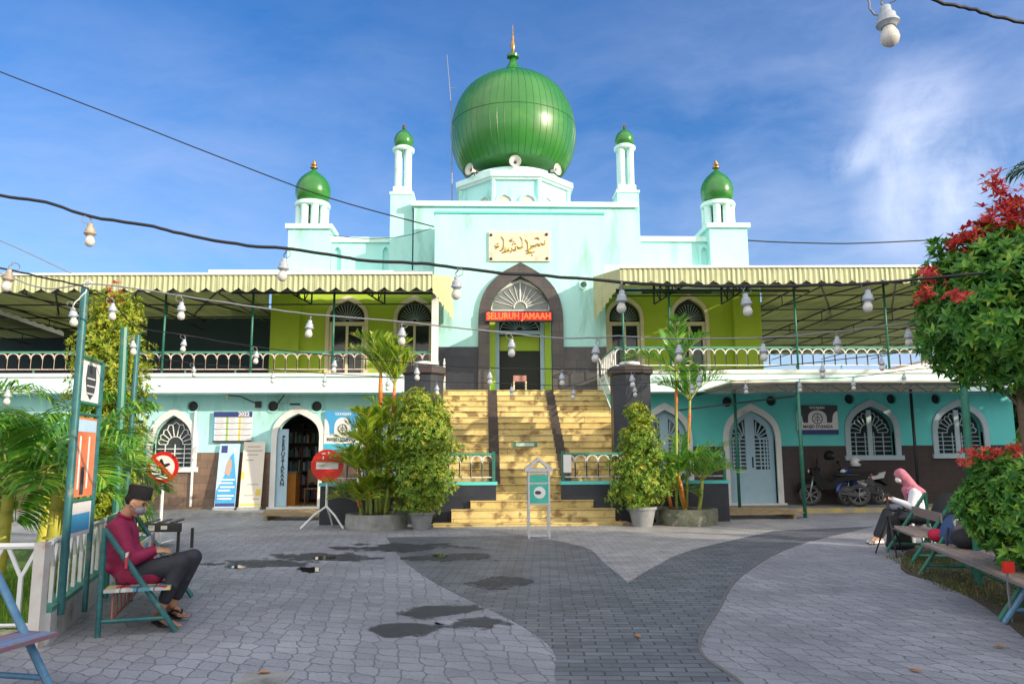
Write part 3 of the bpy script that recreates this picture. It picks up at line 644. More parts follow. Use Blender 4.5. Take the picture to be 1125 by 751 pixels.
# --- landing
ZL=3.40
t=MB(); t.box(-2.449,2.449,22.6,YP+.9,3.0,ZL-.004); B(t,'stair_landing',M['steps'],mosq)
# --- portal block
zp=P(570,235,YP).z
cx=.0; 
aw=archdims(571,304,538,606,350,372,YP); px0=aw[0]
O=archdims(571,289,525,618,350,372,YP)
hole=ogive(px0,aw[1],ZL,P(571,352,YP).z,aw[4])
xl,xr=P(477,330,YP).x,P(665,330,YP).x
t=MB(); t.poly([(xl,ZL-.2),(xr,ZL-.2),(xr,zp),(xl,zp)],[hole],YP,YP+.4); B(t,'portal_wall',M['mint'],mosq)
t=MB(); t.box(xl-.03,xr+.03,YP-.04,YP+.5,zp,zp+.06); B(t,'coping',M['teal'],mosq)
t=MB(); outer=ogive(px0,O[1],ZL,P(571,352,YP).z,O[4]); t.ring(outer,hole,YP-.12,YP+.2)
B(t,'stone_arch_surround',brickmat('portal_arch_stone',(.085,.072,.066),(.06,.056,.055),(.03,.027,.027),1,.5,.35,.008,.4,'XZ',.25),mosq)
zw=P(500,381,YP).z; ow=O[1]/2
t=MB(); t.box(px0+ow+.002,xr,YP-.03,YP-.001,ZL,zw); t_2=MB(); t_2.box(xl,px0-ow-.002,YP-.03,YP-.001,ZL,zw); B(t_2,'portal_wainscot',M['stonetile'],mosq); B(t,'portal_wainscot',brickmat('portal_black_stone',(.085,.08,.08),(.06,.058,.06),(.03,.028,.028),1,.6,.4,.006,.35,'XZ',.25),mosq)
# upper set-back block
z2=P(570,226,24.6).z; xa_=P(452,240,24.6).x; xb_=P(700,240,24.6).x
t=MB(); t.box(xa_+.1,xb_-.1,24.4,38,6.85,z2-.12); t.box(xl+.1,xr-.1,24.4,38,ZL,6.849); B(t,'prayer_hall_block',M['mint'],mosq)
t=MB(); t.box(xa_,xb_,24.3,38.1,z2-.118,z2+.05); B(t,'roof_band',M['mintw'],mosq)
# portal recess: fanlight, transom, door
fz0,fz1=P(571,342,YP).z,aw[4]-.05
wf=aw[1]-.02; yf=YP+.12
t=MB(); A0=ogive(px0,wf,fz0,fz0+.10,fz1); A1=ogive(px0,wf-.14,fz0+.07,fz0+.12,fz1-.10)
t.ring(A0,A1,yf,yf+.08); t.box(px0-wf/2,px0+wf/2,yf,yf+.08,fz0-.05,fz0+.068); f=B(t,'fanlight',M['white'],mosq)
t=MB(); zc=fz0+.05; H=fz1-fz0-.1; r0=.20
for r_ in (r0,): 
    pts=[(px0+r_*math.cos(math.pi*i/12),yf+.03,zc+.08+r_*1.1*math.sin(math.pi*i/12)) for i in range(13)]; t.tube(pts,.02,6)
for i in range(0,13):
    a=math.pi*(i/12); ca,sa=math.cos(a),math.sin(a); r=r0
    while abs(ca*r)<(wf-.14)/2 and (zc+.08+sa*r)<fz0+.12+(fz1-.1-fz0-.12)*(max(0,1-abs(ca*r)/((wf-.14)/2)))**.55 and r<2: r+=.02
    if i in(0,12): continue
    t.bar((px0+ca*r0,yf+.03,zc+.08+sa*r0),(px0+ca*r*.98,yf+.03,zc+.08+sa*r*.98),.016 if i!=6 else .04)
B(t,'glazing_bars',M['signwhite'],f)
t=MB(); t.poly(A1,(),yf+.05,yf+.06); B(t,'pane',M['fanglass'],f)
# jambs (lime green) and pale blue inner frame
zj=fz0-.05
t=MB(); t.box(px0-aw[1]/2,px0-aw[1]/2+.18,YP+.401,YP+.9,ZL,zj+.6); t.box(px0+aw[1]/2-.18,px0+aw[1]/2,YP+.401,YP+.9,ZL,zj+.6); B(t,'green_jamb',M['lime'],mosq)
iw=aw[1]-.36
t=MB(); z5=P(571,363,YP+.7).z
t.box(px0-iw/2,px0-iw/2+.13,YP+.70,YP+.8,ZL,zj+.3); t.box(px0+iw/2-.13,px0+iw/2,YP+.70,YP+.8,ZL,zj+.3); t.box(px0-iw/2+.131,px0+iw/2-.131,YP+.701,YP+.799,z5-.12,z5); df=B(t,'door_frame',M['frameblue'],mosq)
t=MB()
for i in range(1,12):
    a=math.pi*i/12; t.bar((px0+.1*math.cos(a),YP+.75,z5+.02+.1*math.sin(a)),(px0+.62*math.cos(a),YP+.75,z5+.02+.42*math.sin(a)),.018)
t.tube([(px0+.62*math.cos(math.pi*i/14),YP+.75,z5+.02+.42*math.sin(math.pi*i/14)) for i in range(15)],.016,5); B(t,'transom_grille',M['frameblue'],df)
t=MB(); t.box(px0-1.2,px0+1.2,YP+.96,YP+.99,ZL,ZL+3.4); B(t,'entrance_hall',M['interior'],mosq)
t=MB(); t.box(px0-iw/2+.14,px0+iw/2-.14,YP+.93,YP+.955,z5-.62,z5-.14); B(t,'hall_ceiling_band',M['lime'],mosq)
# small round wall lamps / vents beside the arch
for (a,b_) in((499,313),(641,313)):
    q=P(a,b_,YP); t=MB(); t.lathe([(.09,0),(.15,0),(.15,.06),(.12,.06),(.09,.03)],n=20,cap=False,axis=(0,-1,0),c=(q.x,YP,q.z)); v=B(t,'round_vent',M['mintw'],mosq,smooth=30)
    t=MB(); t.lathe([(.12,0),(.12,.012)],n=20,axis=(0,-1,0),c=(q.x,YP-.005,q.z)); B(t,'vent_grille',M['pole'],v)
# --- lime coloured upper wall of each wing with arched windows
for side in 'LR':
    if side=='L': A=[archdims(380,330,361,400,385,350,YG),archdims(455,330,436,474,385,350,YG)]; xo=P(300,345,YG).x; xi=P(477,330,YP).x
    else: A=[archdims(688,330,670,704,385,350,YG),archdims(758,328,741,776,385,350,YG)]; xo=P(833,345,YG).x; xi=P(665,330,YP).x
    zf=3.5
    t=MB(); a,b_=sorted((xo,xi)); A=[(c[0],c[1],zf,c[3],c[4]) for c in A]
    t.poly([(a,zf),(b_,zf),(b_,6.75),(a,6.75)],[ogive(*c) for c in A],YG,YG+.25); B(t,'upper_wall',M['lime'],mosq)
    t=MB(); s=-1 if side=='L' else 1; t.box(min(xo,xo-s*.25),max(xo,xo-s*.25),YG+.251,38,3.5,6.75); t.box(min(xo,xo-s*.9),max(xo,xo-s*.9),YG-.25,YG-.001,zf,6.75); B(t,'upper_corner_pier',M['lime'],mosq)
    for c in A:
        t=MB(); t.ring(grow(*c,.12),ogive(*c),YG-.05,YG+.1); t.box(c[0]-c[1]/2,c[0]+c[1]/2,YG+.02,YG+.1,c[3]-.22,c[3]-.10); 
        for q in(-.04,): t.box(c[0]-.04,c[0]+.04,YG+.021,YG+.099,zf,c[3]-.221)
        t.box(c[0]-c[1]/2,c[0]-c[1]/2+.09,YG+.021,YG+.1,zf,c[3]-.222); t.box(c[0]+c[1]/2-.09,c[0]+c[1]/2,YG+.021,YG+.1,zf,c[3]-.222)
        f=B(t,'upper_arched_window',M['cream'],mosq)
        t=MB(); t.poly(ogive(*c),(),YG+.14,YG+.15); B(t,'pane',M['glass'],f)
        t=MB()
        for i in range(1,16):
            an=math.pi*i/16; L=c[1]*.44*(1+.25*math.sin(an)**4); t.bar((c[0]+.07*math.cos(an),YG+.08,c[3]-.08+.07*math.sin(an)),(c[0]+L*math.cos(an),YG+.08,c[3]-.08+L*math.sin(an)),.012)
        B(t,'glazing_bars',M['framegrey'],f)
    # upper wall behind the awning, parapet, corner tower
    yq=25.2
    if side=='L':
        x0,x1=P(358,280,yq).x,P(480,280,yq).x; zt=P(420,263,yq).z; tw=(P(319,275,yq).x,P(364,275,yq).x,P(340,251,yq).z); base=(P(240,298,yq).x,xi)
    else:
        x0,x1=P(660,280,yq).x,P(784,280,yq).x; zt=P(720,262,yq).z; tw=(P(777,275,yq).x,P(818,275,yq).x,P(797,250,yq).z); base=(xi,P(895,293,yq).x)
    t=MB()
    nich=[(368,300,262,7)] if False else []
    t.box(x0,x1,yq,36,6.5,zt-.12)
    B(t,'wing_parapet',M['mint'],mosq)
    t=MB(); t.box(x0-.0,x1+.0,yq-.08,36.1,zt-.118,zt+.06); t.box(min(base),max(base),yq-.9,yq-.05,6.9,P(700,291,yq-.9).z if side=='R' else P(300,298,yq-.9).z+.05); B(t,'parapet_coping',M['mintw'],mosq)
    # recessed slots with shaded reveals
    for pxs,w2 in (((371,9),(424,7)) if side=='L' else ((696,7),(773,7))):
        q=P(pxs,283,yq); t=MB(); wv=w2*yq/840
        t.poly([(q.x-wv/2-.07,q.z-.52),(q.x+wv/2+.07,q.z-.52),(q.x+wv/2+.07,q.z+.42),(q.x-wv/2-.07,q.z+.42)],[ogive(q.x,wv,q.z-.45,q.z+.1,q.z+.35)],yq-.10,yq-.001); B(t,'slot_niche',M['mint'],mosq)
    t=MB(); t.box(tw[0],tw[1],yq-.35,yq+1.35,6.5,tw[2]-.12); tb=B(t,'corner_tower',M['mint'],mosq)
    t=MB(); t.box(tw[0]-.09,tw[1]+.09,yq-.44,yq+1.44,tw[2]-.118,tw[2]+.04); B(t,'tower_cap',M['mintw'],tb)
    tcx=(tw[0]+tw[1])/2; tcy=yq+.5; pxc=343 if side=='L' else 789; tcx=P(pxc,240,tcy).x
    zb=tw[2]+.04; zt2=P(pxc,229,tcy).z
    for i in range(8):
        a=2*math.pi*(i+.5)/8; t=MB(); t.lathe([(.13,zb),(.13,zt2)],c=(tcx+.44*math.cos(a),tcy+.44*math.sin(a),0),n=14); B(t,'column',M['mintw'],tb,smooth=40)
    t=MB(); t.lathe([(.3,zb+.001),(.3,zt2)],c=(tcx,tcy,0),n=8); B(t,'core',M['concrete'],tb)
    t=MB(); t.lathe([(.56,zt2),(.60,zt2+.03),(.60,zt2+.12),(.57,zt2+.17),(.40,zt2+.19)],c=(tcx,tcy,0),n=32); B(t,'ring',M['mintw'],tb,smooth=35)
    def onion(r,zb,H,c,n=40):
        pr=[(.74,0),(.90,.10),(.985,.24),(1,.36),(.96,.50),(.84,.64),(.64,.77),(.42,.87),(.22,.95),(.10,1.0),(.06,1.07)]
        q=[(a*r,zb+b*H) for a,b in pr]; sm=smoothpts([(a,b,0) for a,b in q],4); t=MB(); t.lathe([(p.x,p.y) for p in sm],c=c,n=n); return t
    zd=zt2+.18; zt3=P(pxc,187,tcy).z
    t=onion(.60 if side=='L' else .57,zd,zt3-zd,(tcx,tcy,0)); dm=B(t,'small_dome',M['domegreen'],tb,smooth=True)
    t=MB(); zf=zd+(zt3-zd)*1.04; t.lathe([(.05,zf),(.13,zf+.02),(.13,zf+.05),(.06,zf+.07),(.10,zf+.13),(.10,zf+.18),(.04,zf+.22),(.05,zf+.26),(.01,zf+.34)],c=(tcx,tcy,0),n=14); B(t,'finial',M['brass'],dm,smooth=40)
    # slender turret
    ty=25.0; pxc=443 if side=='L' else 687; tx=P(pxc,190,ty).x; zb=P(pxc,215 if side=='L' else 213,ty).z; hw=.37
    t=MB(); t.box(tx-hw,tx+hw,ty-hw,ty+hw,6.5,zb-.08); tb=B(t,'turret',M['mint'],mosq)
    t=MB(); t.box(tx-hw-.03,tx+hw+.03,ty-hw-.03,ty+hw+.03,zb-.078,zb); t.box(tx-.3,tx+.3,ty-.3,ty+.3,zb,zb+.22);  B(t,'cap',M['mintw'],tb)
    za=P(pxc,168 if side=='L' else 166,ty).z
    for i in range(4):
        a=math.pi/4+i*math.pi/2; t=MB(); t.lathe([(.115,zb+.22),(.115,za)],c=(tx+.22*math.cos(a)*1.0,ty+.22*math.sin(a),0),n=14); B(t,'column',M['mintw'],tb,smooth=40)
    t=MB(); t.lathe([(.33,za),(.37,za+.04),(.37,za+.12),(.25,za+.2)],c=(tx,ty,0),n=28); B(t,'ring',M['mintw'],tb,smooth=35)
    z3=P(pxc,142,ty).z; t=onion(.33,za+.17,z3-za-.17,(tx,ty,0),28); dm=B(t,'small_dome',M['domegreen'],tb,smooth=True)
    zf=z3; t=MB(); t.lathe([(.03,zf),(.07,zf+.03),(.03,zf+.07),(.06,zf+.11),(.02,zf+.15),(.01,zf+.2)],c=(tx,ty,0),n=12); B(t,'finial',M['brass'],dm,smooth=40)
# --- drum and great dome
DY=31.0; dc=P(564,150,DY); dx=dc.x
zc0=P(564,198,DY-2.4).z; 
t=MB(); ap=2.40; Rr=ap/math.cos(math.pi/8)
zr=P(564,193,DY-2.4).z
def octa(r,z0,z1,name,m,par,holes=False):
    t=MB(); t.lathe([(r/math.cos(math.pi/8),z0),(r/math.cos(math.pi/8),z1)],c=(dx,DY,0),n=8,a0=math.pi/8); return B(t,name,m,par)
drum=octa(2.18,8.5,zr+.02,'drum',M['mint'],mosq)
octa(2.40,zr,zr+.22,'drum_cornice',M['mintw'],drum)
octa(2.30,zr-.09,zr-.001,'cornice_bed',M['white'],drum)
# corner pilasters and arched openings on the drum faces
for i in range(8):
    a=math.pi/8+i*math.pi/4; r=2.18/math.cos(math.pi/8); t=MB(); t.lathe([(.11,8.5),(.11,zr-.1)],c=(dx+r*math.cos(a),DY+r*math.sin(a),0),n=8,a0=a); B(t,'pilaster',M['mint'],drum)
    an=i*math.pi/4
    rot=Matrix.Rotation(an+math.pi/2,4,'Z')
    for sx in(-.46,.46):
        z0=zr-1.75; t=MB(); t.poly(ogive(sx,.56,z0,zr-1.0,zr-.72),(),-2.20,-2.17); t.xf(Matrix.Translation((dx,DY,0))@rot); op=B(t,'drum_window',mat('drum_window_cream',(.55,.52,.46),.7) if i==0 and sx<0 else bpy.data.materials['drum_window_cream'],drum)
        t=MB(); t.ring(grow(sx,.56,z0,zr-1.0,zr-.72,.07),ogive(sx,.56,z0,zr-1.0,zr-.72),-2.26,-2.18); t.xf(Matrix.Translation((dx,DY,0))@rot); B(t,'frame',M['mint'],op)
t=MB(); zb=zr+.22; zbd=P(564,186,DY-1.6).z
t.lathe([(2.02,zb),(2.02,zb+.26),(1.96,zb+.34),(1.6,zb+.40)],c=(dx,DY,0),n=56); B(t,'dome_base_ring',M['mintw'],drum,smooth=30)
Rd=67.5/840*30.4*1.085; zmid=P(564,150,DY).z
def profile_dome():
    # (radius factor, pixel y on the photograph)
    rows=[(.80,190),(.90,180),(.965,168),(.995,157),(1,148),(.975,134),(.91,120),(.80,107),(.64,97),(.46,90),(.28,83.5),(.20,81)]
    return smoothpts([(a*Rd,P(564,b_,DY).z,0) for a,b_ in rows],5)
pd=[(p.x,p.y) for p in profile_dome()]
M['domebig']=mat('green_dome_panels',(.032,.19,.028),.33,(.026,.16,.028),1.4,6,c3=(.06,.25,.03),s3=.9,coat=.25,bump=.04,bscale=3)
t=MB(); t.lathe(pd,c=(dx,DY,0),n=128); dome=B(t,'great_dome',M['domebig'],mosq,smooth=True)
t=MB()
for i in range(56):
    a=2*math.pi*i/56+.05; t.tube([((r_+.004)*math.cos(a)+dx,(r_+.004)*math.sin(a)+DY,z) for r_,z in pd[:-8:2]],.008,4)
for idx in (22,44):
    r_,z=pd[idx]; t.tube([((r_+.004)*math.cos(2*math.pi*k/80)+dx,(r_+.004)*math.sin(2*math.pi*k/80)+DY,z) for k in range(80)],.014,4,closed=True)
B(t,'standing_seam',mat('dome_seam',(.02,.13,.02),.35),dome)
zt=pd[-1][1]
t=MB(); t.lathe([(.56,zt-.05),(.40,zt+.12),(.20,zt+.42),(.13,zt+.62),(.12,zt+.66),(.26,zt+.72),(.27,zt+.82),(.13,zt+.92),(.07,zt+1.0)],c=(dx,DY,0),n=24); fin=B(t,'finial_base',M['domegreen'],dome,smooth=35)
t=MB(); t.lathe([(.05,zt+1.0),(.10,zt+1.15),(.11,zt+1.3),(.05,zt+1.5),(.07,zt+1.65),(.03,zt+1.8),(.015,zt+2.25)],c=(dx,DY,0),n=14); B(t,'finial',M['brass'],fin,smooth=40)
# --- loudspeakers and mast on the drum
def horn(px,py,Y,ang,label):
    q=P(px,py,Y); t_=T('loudspeaker',label,'loudspeaker',(q.x,Y,q.z-.3),'horn loudspeakers round the dome')
    d=Vector((math.sin(ang),-math.cos(ang),0)); t=MB(); t.lathe([(a*.66,b_*.66) for a,b_ in [(.33,.0),(.36,.0),(.34,-.04),(.20,-.16),(.09,-.36),(.08,-.5),(.04,-.5),(.05,-.3),(.16,-.14),(.28,-.04),(.30,-.02)]],n=26,cap=False,axis=d,c=(q.x,Y,q.z)); B(t,'horn',M['speaker'],t_,smooth=40)
    t=MB(); t.lathe([(.07,-.34),(.08,-.44),(.02,-.46)],n=16,axis=d,c=(q.x,Y,q.z)); t.lathe([(.04,-.10),(.04,-.18)],n=12,axis=d,c=(q.x,Y,q.z)); B(t,'driver',M['darkgrey'],t_,smooth=40)
    t=MB(); b_=Vector((q.x,Y,q.z))-d*.3; t.bar(b_,b_-Vector((0,0,.32)),.04); B(t,'bracket',M['darkgrey'],t_)
horn(566,177,DY-2.2,0,'cream horn loudspeaker at the centre of the drum, facing the courtyard')
horn(515,186,DY-1.9,-.85,'cream horn loudspeaker at the left of the drum below the dome')
horn(613,186,DY-1.9,.85,'cream horn loudspeaker at the right of the drum below the dome')
q=P(497,185,30); q2=P(491,60,30)
mast=T('antenna_mast','thin grey antenna mast rising left of the great dome','antenna',(q.x,30,q.z-1))
t=MB(); t.tube([(q.x,30,q.z-2),(q.x-.05,30,(q.z+q2.z)/2),(q2.x,30,q2.z)],[.03,.022,.012],6); B(t,'pole',M['wirew'],mast)
t=MB(); 
for k in(.35,.7): z=q.z+(q2.z-q.z)*k; t.bar((q.x-.12,30,z),(q.x+.1,30,z),.02)
B(t,'crossbar',M['wirew'],mast)
# --- calligraphy plaque
y=YP-.03; p0=P(537,287,y); p1=P(604,255,y)
pl=T('stone_plaque','cream marble plaque with gilded Arabic calligraphy above the entrance arch','plaque',((p0.x+p1.x)/2,y,p0.z))
t=MB(); t.box(p0.x,p1.x,y-.03,y+.025,p0.z,p1.z); B(t,'slab',M['marble'],pl)
t=MB()
def K(x,y_): # zoomed photo coordinates of the plaque (1125 px wide crop of 90 px)
    q=P(530+x/12.5,240+y_/12.5,y-.036); return Vector((q.x,y-.036,q.z))
ST=[[(858,300),(862,335),(840,358),(800,345),(785,372),(750,350),(735,378),(700,372),(650,382)],[(735,378),(670,400),(640,440),(660,470),(720,455)],[(720,275),(760,268),(785,290)],
[(585,290),(620,330),(632,390),(622,440),(590,445)],[(600,480),(640,470),(668,450)],[(515,250),(548,300),(556,360),(545,395),(500,405),(470,385),(455,430),(420,430),(415,400),(395,455),(380,470)],
[(375,400),(370,440),(335,430),(325,400)],[(325,400),(315,450),(270,470)],[(255,250),(290,290),(302,340),(290,400),(265,435),(235,440)],
[(225,340),(190,360),(185,385),(225,382),(175,415)],[(415,350),(425,355)],[(445,345),(462,350)],[(430,318),(440,322)],[(370,310),(385,295),(395,310),(412,290),(418,262)],[(680,495),(690,510)],[(300,460),(345,445)]]
for s_ in ST:
    pts=smoothpts([K(*p) for p in s_],4); n_=len(pts); t.tube(pts,[.012+.017*math.sin(math.pi*min(1,(i+.6)/n_)) for i in range(n_)],6)
B(t,'calligraphy',M['gold'],pl)
for a,b_ in((539.5,258),(600.5,257.5),(539.5,284.2),(601,283.8)):
    q=P(a,b_,y-.04); t=MB(); t.lathe([(.045,-.01),(.045,.02),(.02,.04)],n=12,axis=(0,-1,0),c=(q.x,y-.03,q.z)); B(t,'bolt',M['black'],pl)
# --- LED sign
y=YP-.28; p0=P(534,352,y); p1=P(606,342.5,y)
led=T('led_sign','long red lit LED text sign hanging across the entrance arch','sign',((p0.x+p1.x)/2,y,p0.z))
t=MB(); t.box(p0.x-.04,p1.x+.04,y,y+.12,p0.z-.03,p1.z+.03); t.box(p0.x,p0.x+.04,y+.121,YP-.13,p0.z,p1.z); t.box(p1.x-.04,p1.x,y+.121,YP-.13,p0.z,p1.z); B(t,'case',M['black'],led)
t=MB(); t.box(p0.x,p1.x,y-.006,y-.001,p0.z+.01,p1.z-.01); B(t,'panel',M['ledback'],led)
M['ledtxt']=emis('bright_led_text',(1,.13,.03),.8)
text('SELURUH JAMAAH',.285,front((p0.x+p1.x)/2,y-.010,(p0.z+p1.z)/2),'lettering',M['ledtxt'],led,bold=.006,sx=.84)
# small table in the doorway
q=P(571,426,YP+.1)
st=T('small_table','small pinkish stool with pale legs standing in the dark entrance doorway','stool',(q.x,YP+.1,ZL))
t=MB(); t.box(q.x-.2,q.x+.2,YP-.05,YP+.25,ZL+.34,ZL+.52); B(t,'seat',mat('pink_stool_top',(.45,.20,.18),.6),st)
for a in(-.2,.17):
    for b_ in(-.04,.21): t=MB(); t.box(q.x+a,q.x+a+.04,YP+b_,YP+b_+.04,ZL,ZL+.34); B(t,'leg',M['cream'],st)
# ================================================================ STAIRS
stair=T('entrance_stairs','broad flight of weathered yellow stone steps with two black strips','stairs',(0,19,0))
t=MB(); nst=20; y0=16.85; H=ZL/ (nst); tr=(22.5-y0)/(nst-1)
cxs=(P(475,575,y0).x+P(675,575,y0).x)/2
hw=[P(675,576,y0).x-cxs,None]
for i in range(nst):
    z1=(i+1)*H; ya=y0+i*tr
    if i==0: x0,x1,z1=P(476,576,ya).x,P(690,576,ya).x,.07; 
    elif i==1: x0,x1=P(496,570,ya).x,P(676,570,ya).x
    elif i==2: x0,x1=P(517,560,ya).x,P(652,560,ya).x
    elif i==3: x0,x1=P(541,550,ya).x,P(626,550,ya).x
    elif ya<18.3: x0,x1=-.95,1.0
    else: x0,x1=-2.4,2.44
    zbase=0 if i<6 else max(0,z1-3*H)
    t.box(x0,x1,ya,ya+ (tr+.02 if i<nst-1 else .2) ,zbase,z1-.02); t.box(x0-.01,x1+.01,ya-.025,ya+tr-.03,z1-.0195,z1)
    if i==4: pass
B(t,'steps',M['steps'],stair)
t=MB(); t.poly([(17.6,0),(22.6,0),(22.6,ZL-.3),(18.2,.5)],(),-2.38,2.42,axis='X'); B(t,'stair_base',M['concrete'],stair)
for xc,wd in((P(541,430,22.4).x,.26),(P(604,430,22.4).x,.24)):
    t=MB()
    for i in range(5,nst):
        z1=(i+1)*H; ya=y0+i*tr; t.box(xc-wd/2,xc+wd/2,ya-.031,ya+tr-.032,z1-H-.001 if i>5 else z1-H,z1+.004)
    B(t,'black_strip',M['stepdark'],stair)
i=10; z1=(i+1)*H; ya=y0+i*tr
sg=T('step_plate','small dark green plate with white lines of text fixed to a stair riser','plate',(0,ya,z1-H))
p0=P(564,494,ya); p1=P(590,487,ya); t=MB(); t.box(p0.x,p1.x,ya-.04,ya-.026,z1-H+.02,z1-.03); B(t,'plate',M['rail'],sg)
t=MB(); 
for k in range(2): t.box(p0.x+.07,p1.x-.08,ya-.044,ya-.0405,z1-H+.045+k*.042,z1-H+.068+k*.042)
B(t,'text_lines',M['signwhite'],sg)
# thin white handrails at the stair head
for s in(-1,1):
    hr=T('stair_handrail','thin white pipe handrail at the %s of the stair head'%('left' if s<0 else 'right'),'handrail',(s*2.2,22,3),'pipe handrails of the stairs')
    t=MB(); x=s*2.28; t.tube([(x,22.6,ZL),(x,22.6,ZL+.85),(x,22.3,ZL+.9),(x,20.2,ZL-.35),(x,20.2,2.0)],.022,8); t.tube([(x,22.6,ZL+.45),(x,20.2,ZL-.8)],.016,6); B(t,'pipe',M['white'],hr,smooth=True)
# ================================================================ LOW WALLS WITH RAILS, PILLARS
def lowwall(x0,x1,Y,zt,label,endp):
    o=T('low_wall',label,'low wall',((x0+x1)/2,Y,0))
    t=MB(); t.box(x0,x1,Y,Y+.22,0,zt-.07); B(t,'tiled_base',M['stonetile'],o)
    t=MB(); t.box(x0-.03,x1+.03,Y-.03,Y+.25,zt-.069,zt); B(t,'coping',M['teal'],o)
    t=MB(); n=max(2,round((x1-x0)/.27)); r=railing((x0+.06,Y+.11),(x1-.06,Y+.11),zt+.10,zt+.62,n,'railing',o,M['rail'],M['white'],foot=.1)
    for x in(x0+.05,x1-.05):
        t=MB(); t.box(x-.035,x+.035,Y+.075,Y+.145,zt,zt+.68); B(t,'post',M['pole'],o)
    return o
YL=17.55
lowwall(P(352,527,YL).x,P(545,527,YL).x,YL,.92,'black tiled low wall with a white arched railing left of the stairs',1)
lowwall(P(617,527,YL).x,P(800,527,YL).x,YL,.92,'black tiled low wall with a white arched railing right of the stairs',0)
q=P(624,508,YL); nb=T('notice','small white notice tied to the railing right of the stair opening','notice',(q.x,YL,q.z-.2)); t=MB(); t.box(q.x-.10,q.x+.08,YL+.03,YL+.045,q.z-.22,q.z+.18); B(t,'sheet',M['signwhite'],nb)
for px,s,lab in((466,-1,'black hexagonal stone pillar with a white round lamp left of the stairs'),(692,1,'black hexagonal stone pillar with a white round lamp right of the stairs')):
    Y=18.7; q=P(px,412,Y); o=T('stone_pillar',lab,'pillar',(q.x,Y,0),'black stone pillars flanking the stairs')
    t=MB(); t.lathe([(.50,0),(.50,q.z-.02)],c=(q.x,Y,0),n=8,a0=math.pi/8); B(t,'shaft',M['stonetile'],o)
    t=MB(); t.lathe([(.52,q.z-.02),(.57,q.z+.02),(.57,q.z+.16),(.50,q.z+.2)],c=(q.x,Y,0),n=8,a0=math.pi/8); B(t,'capital',M['darkbrown'],o)
    t=MB(); t.lathe([(.17,q.z+.2),(.22,q.z+.22),(.26,q.z+.26),(.25,q.z+.31),(.12,q.z+.34)],c=(q.x,Y,0),n=20); B(t,'lamp',M['white'],o,smooth=40)
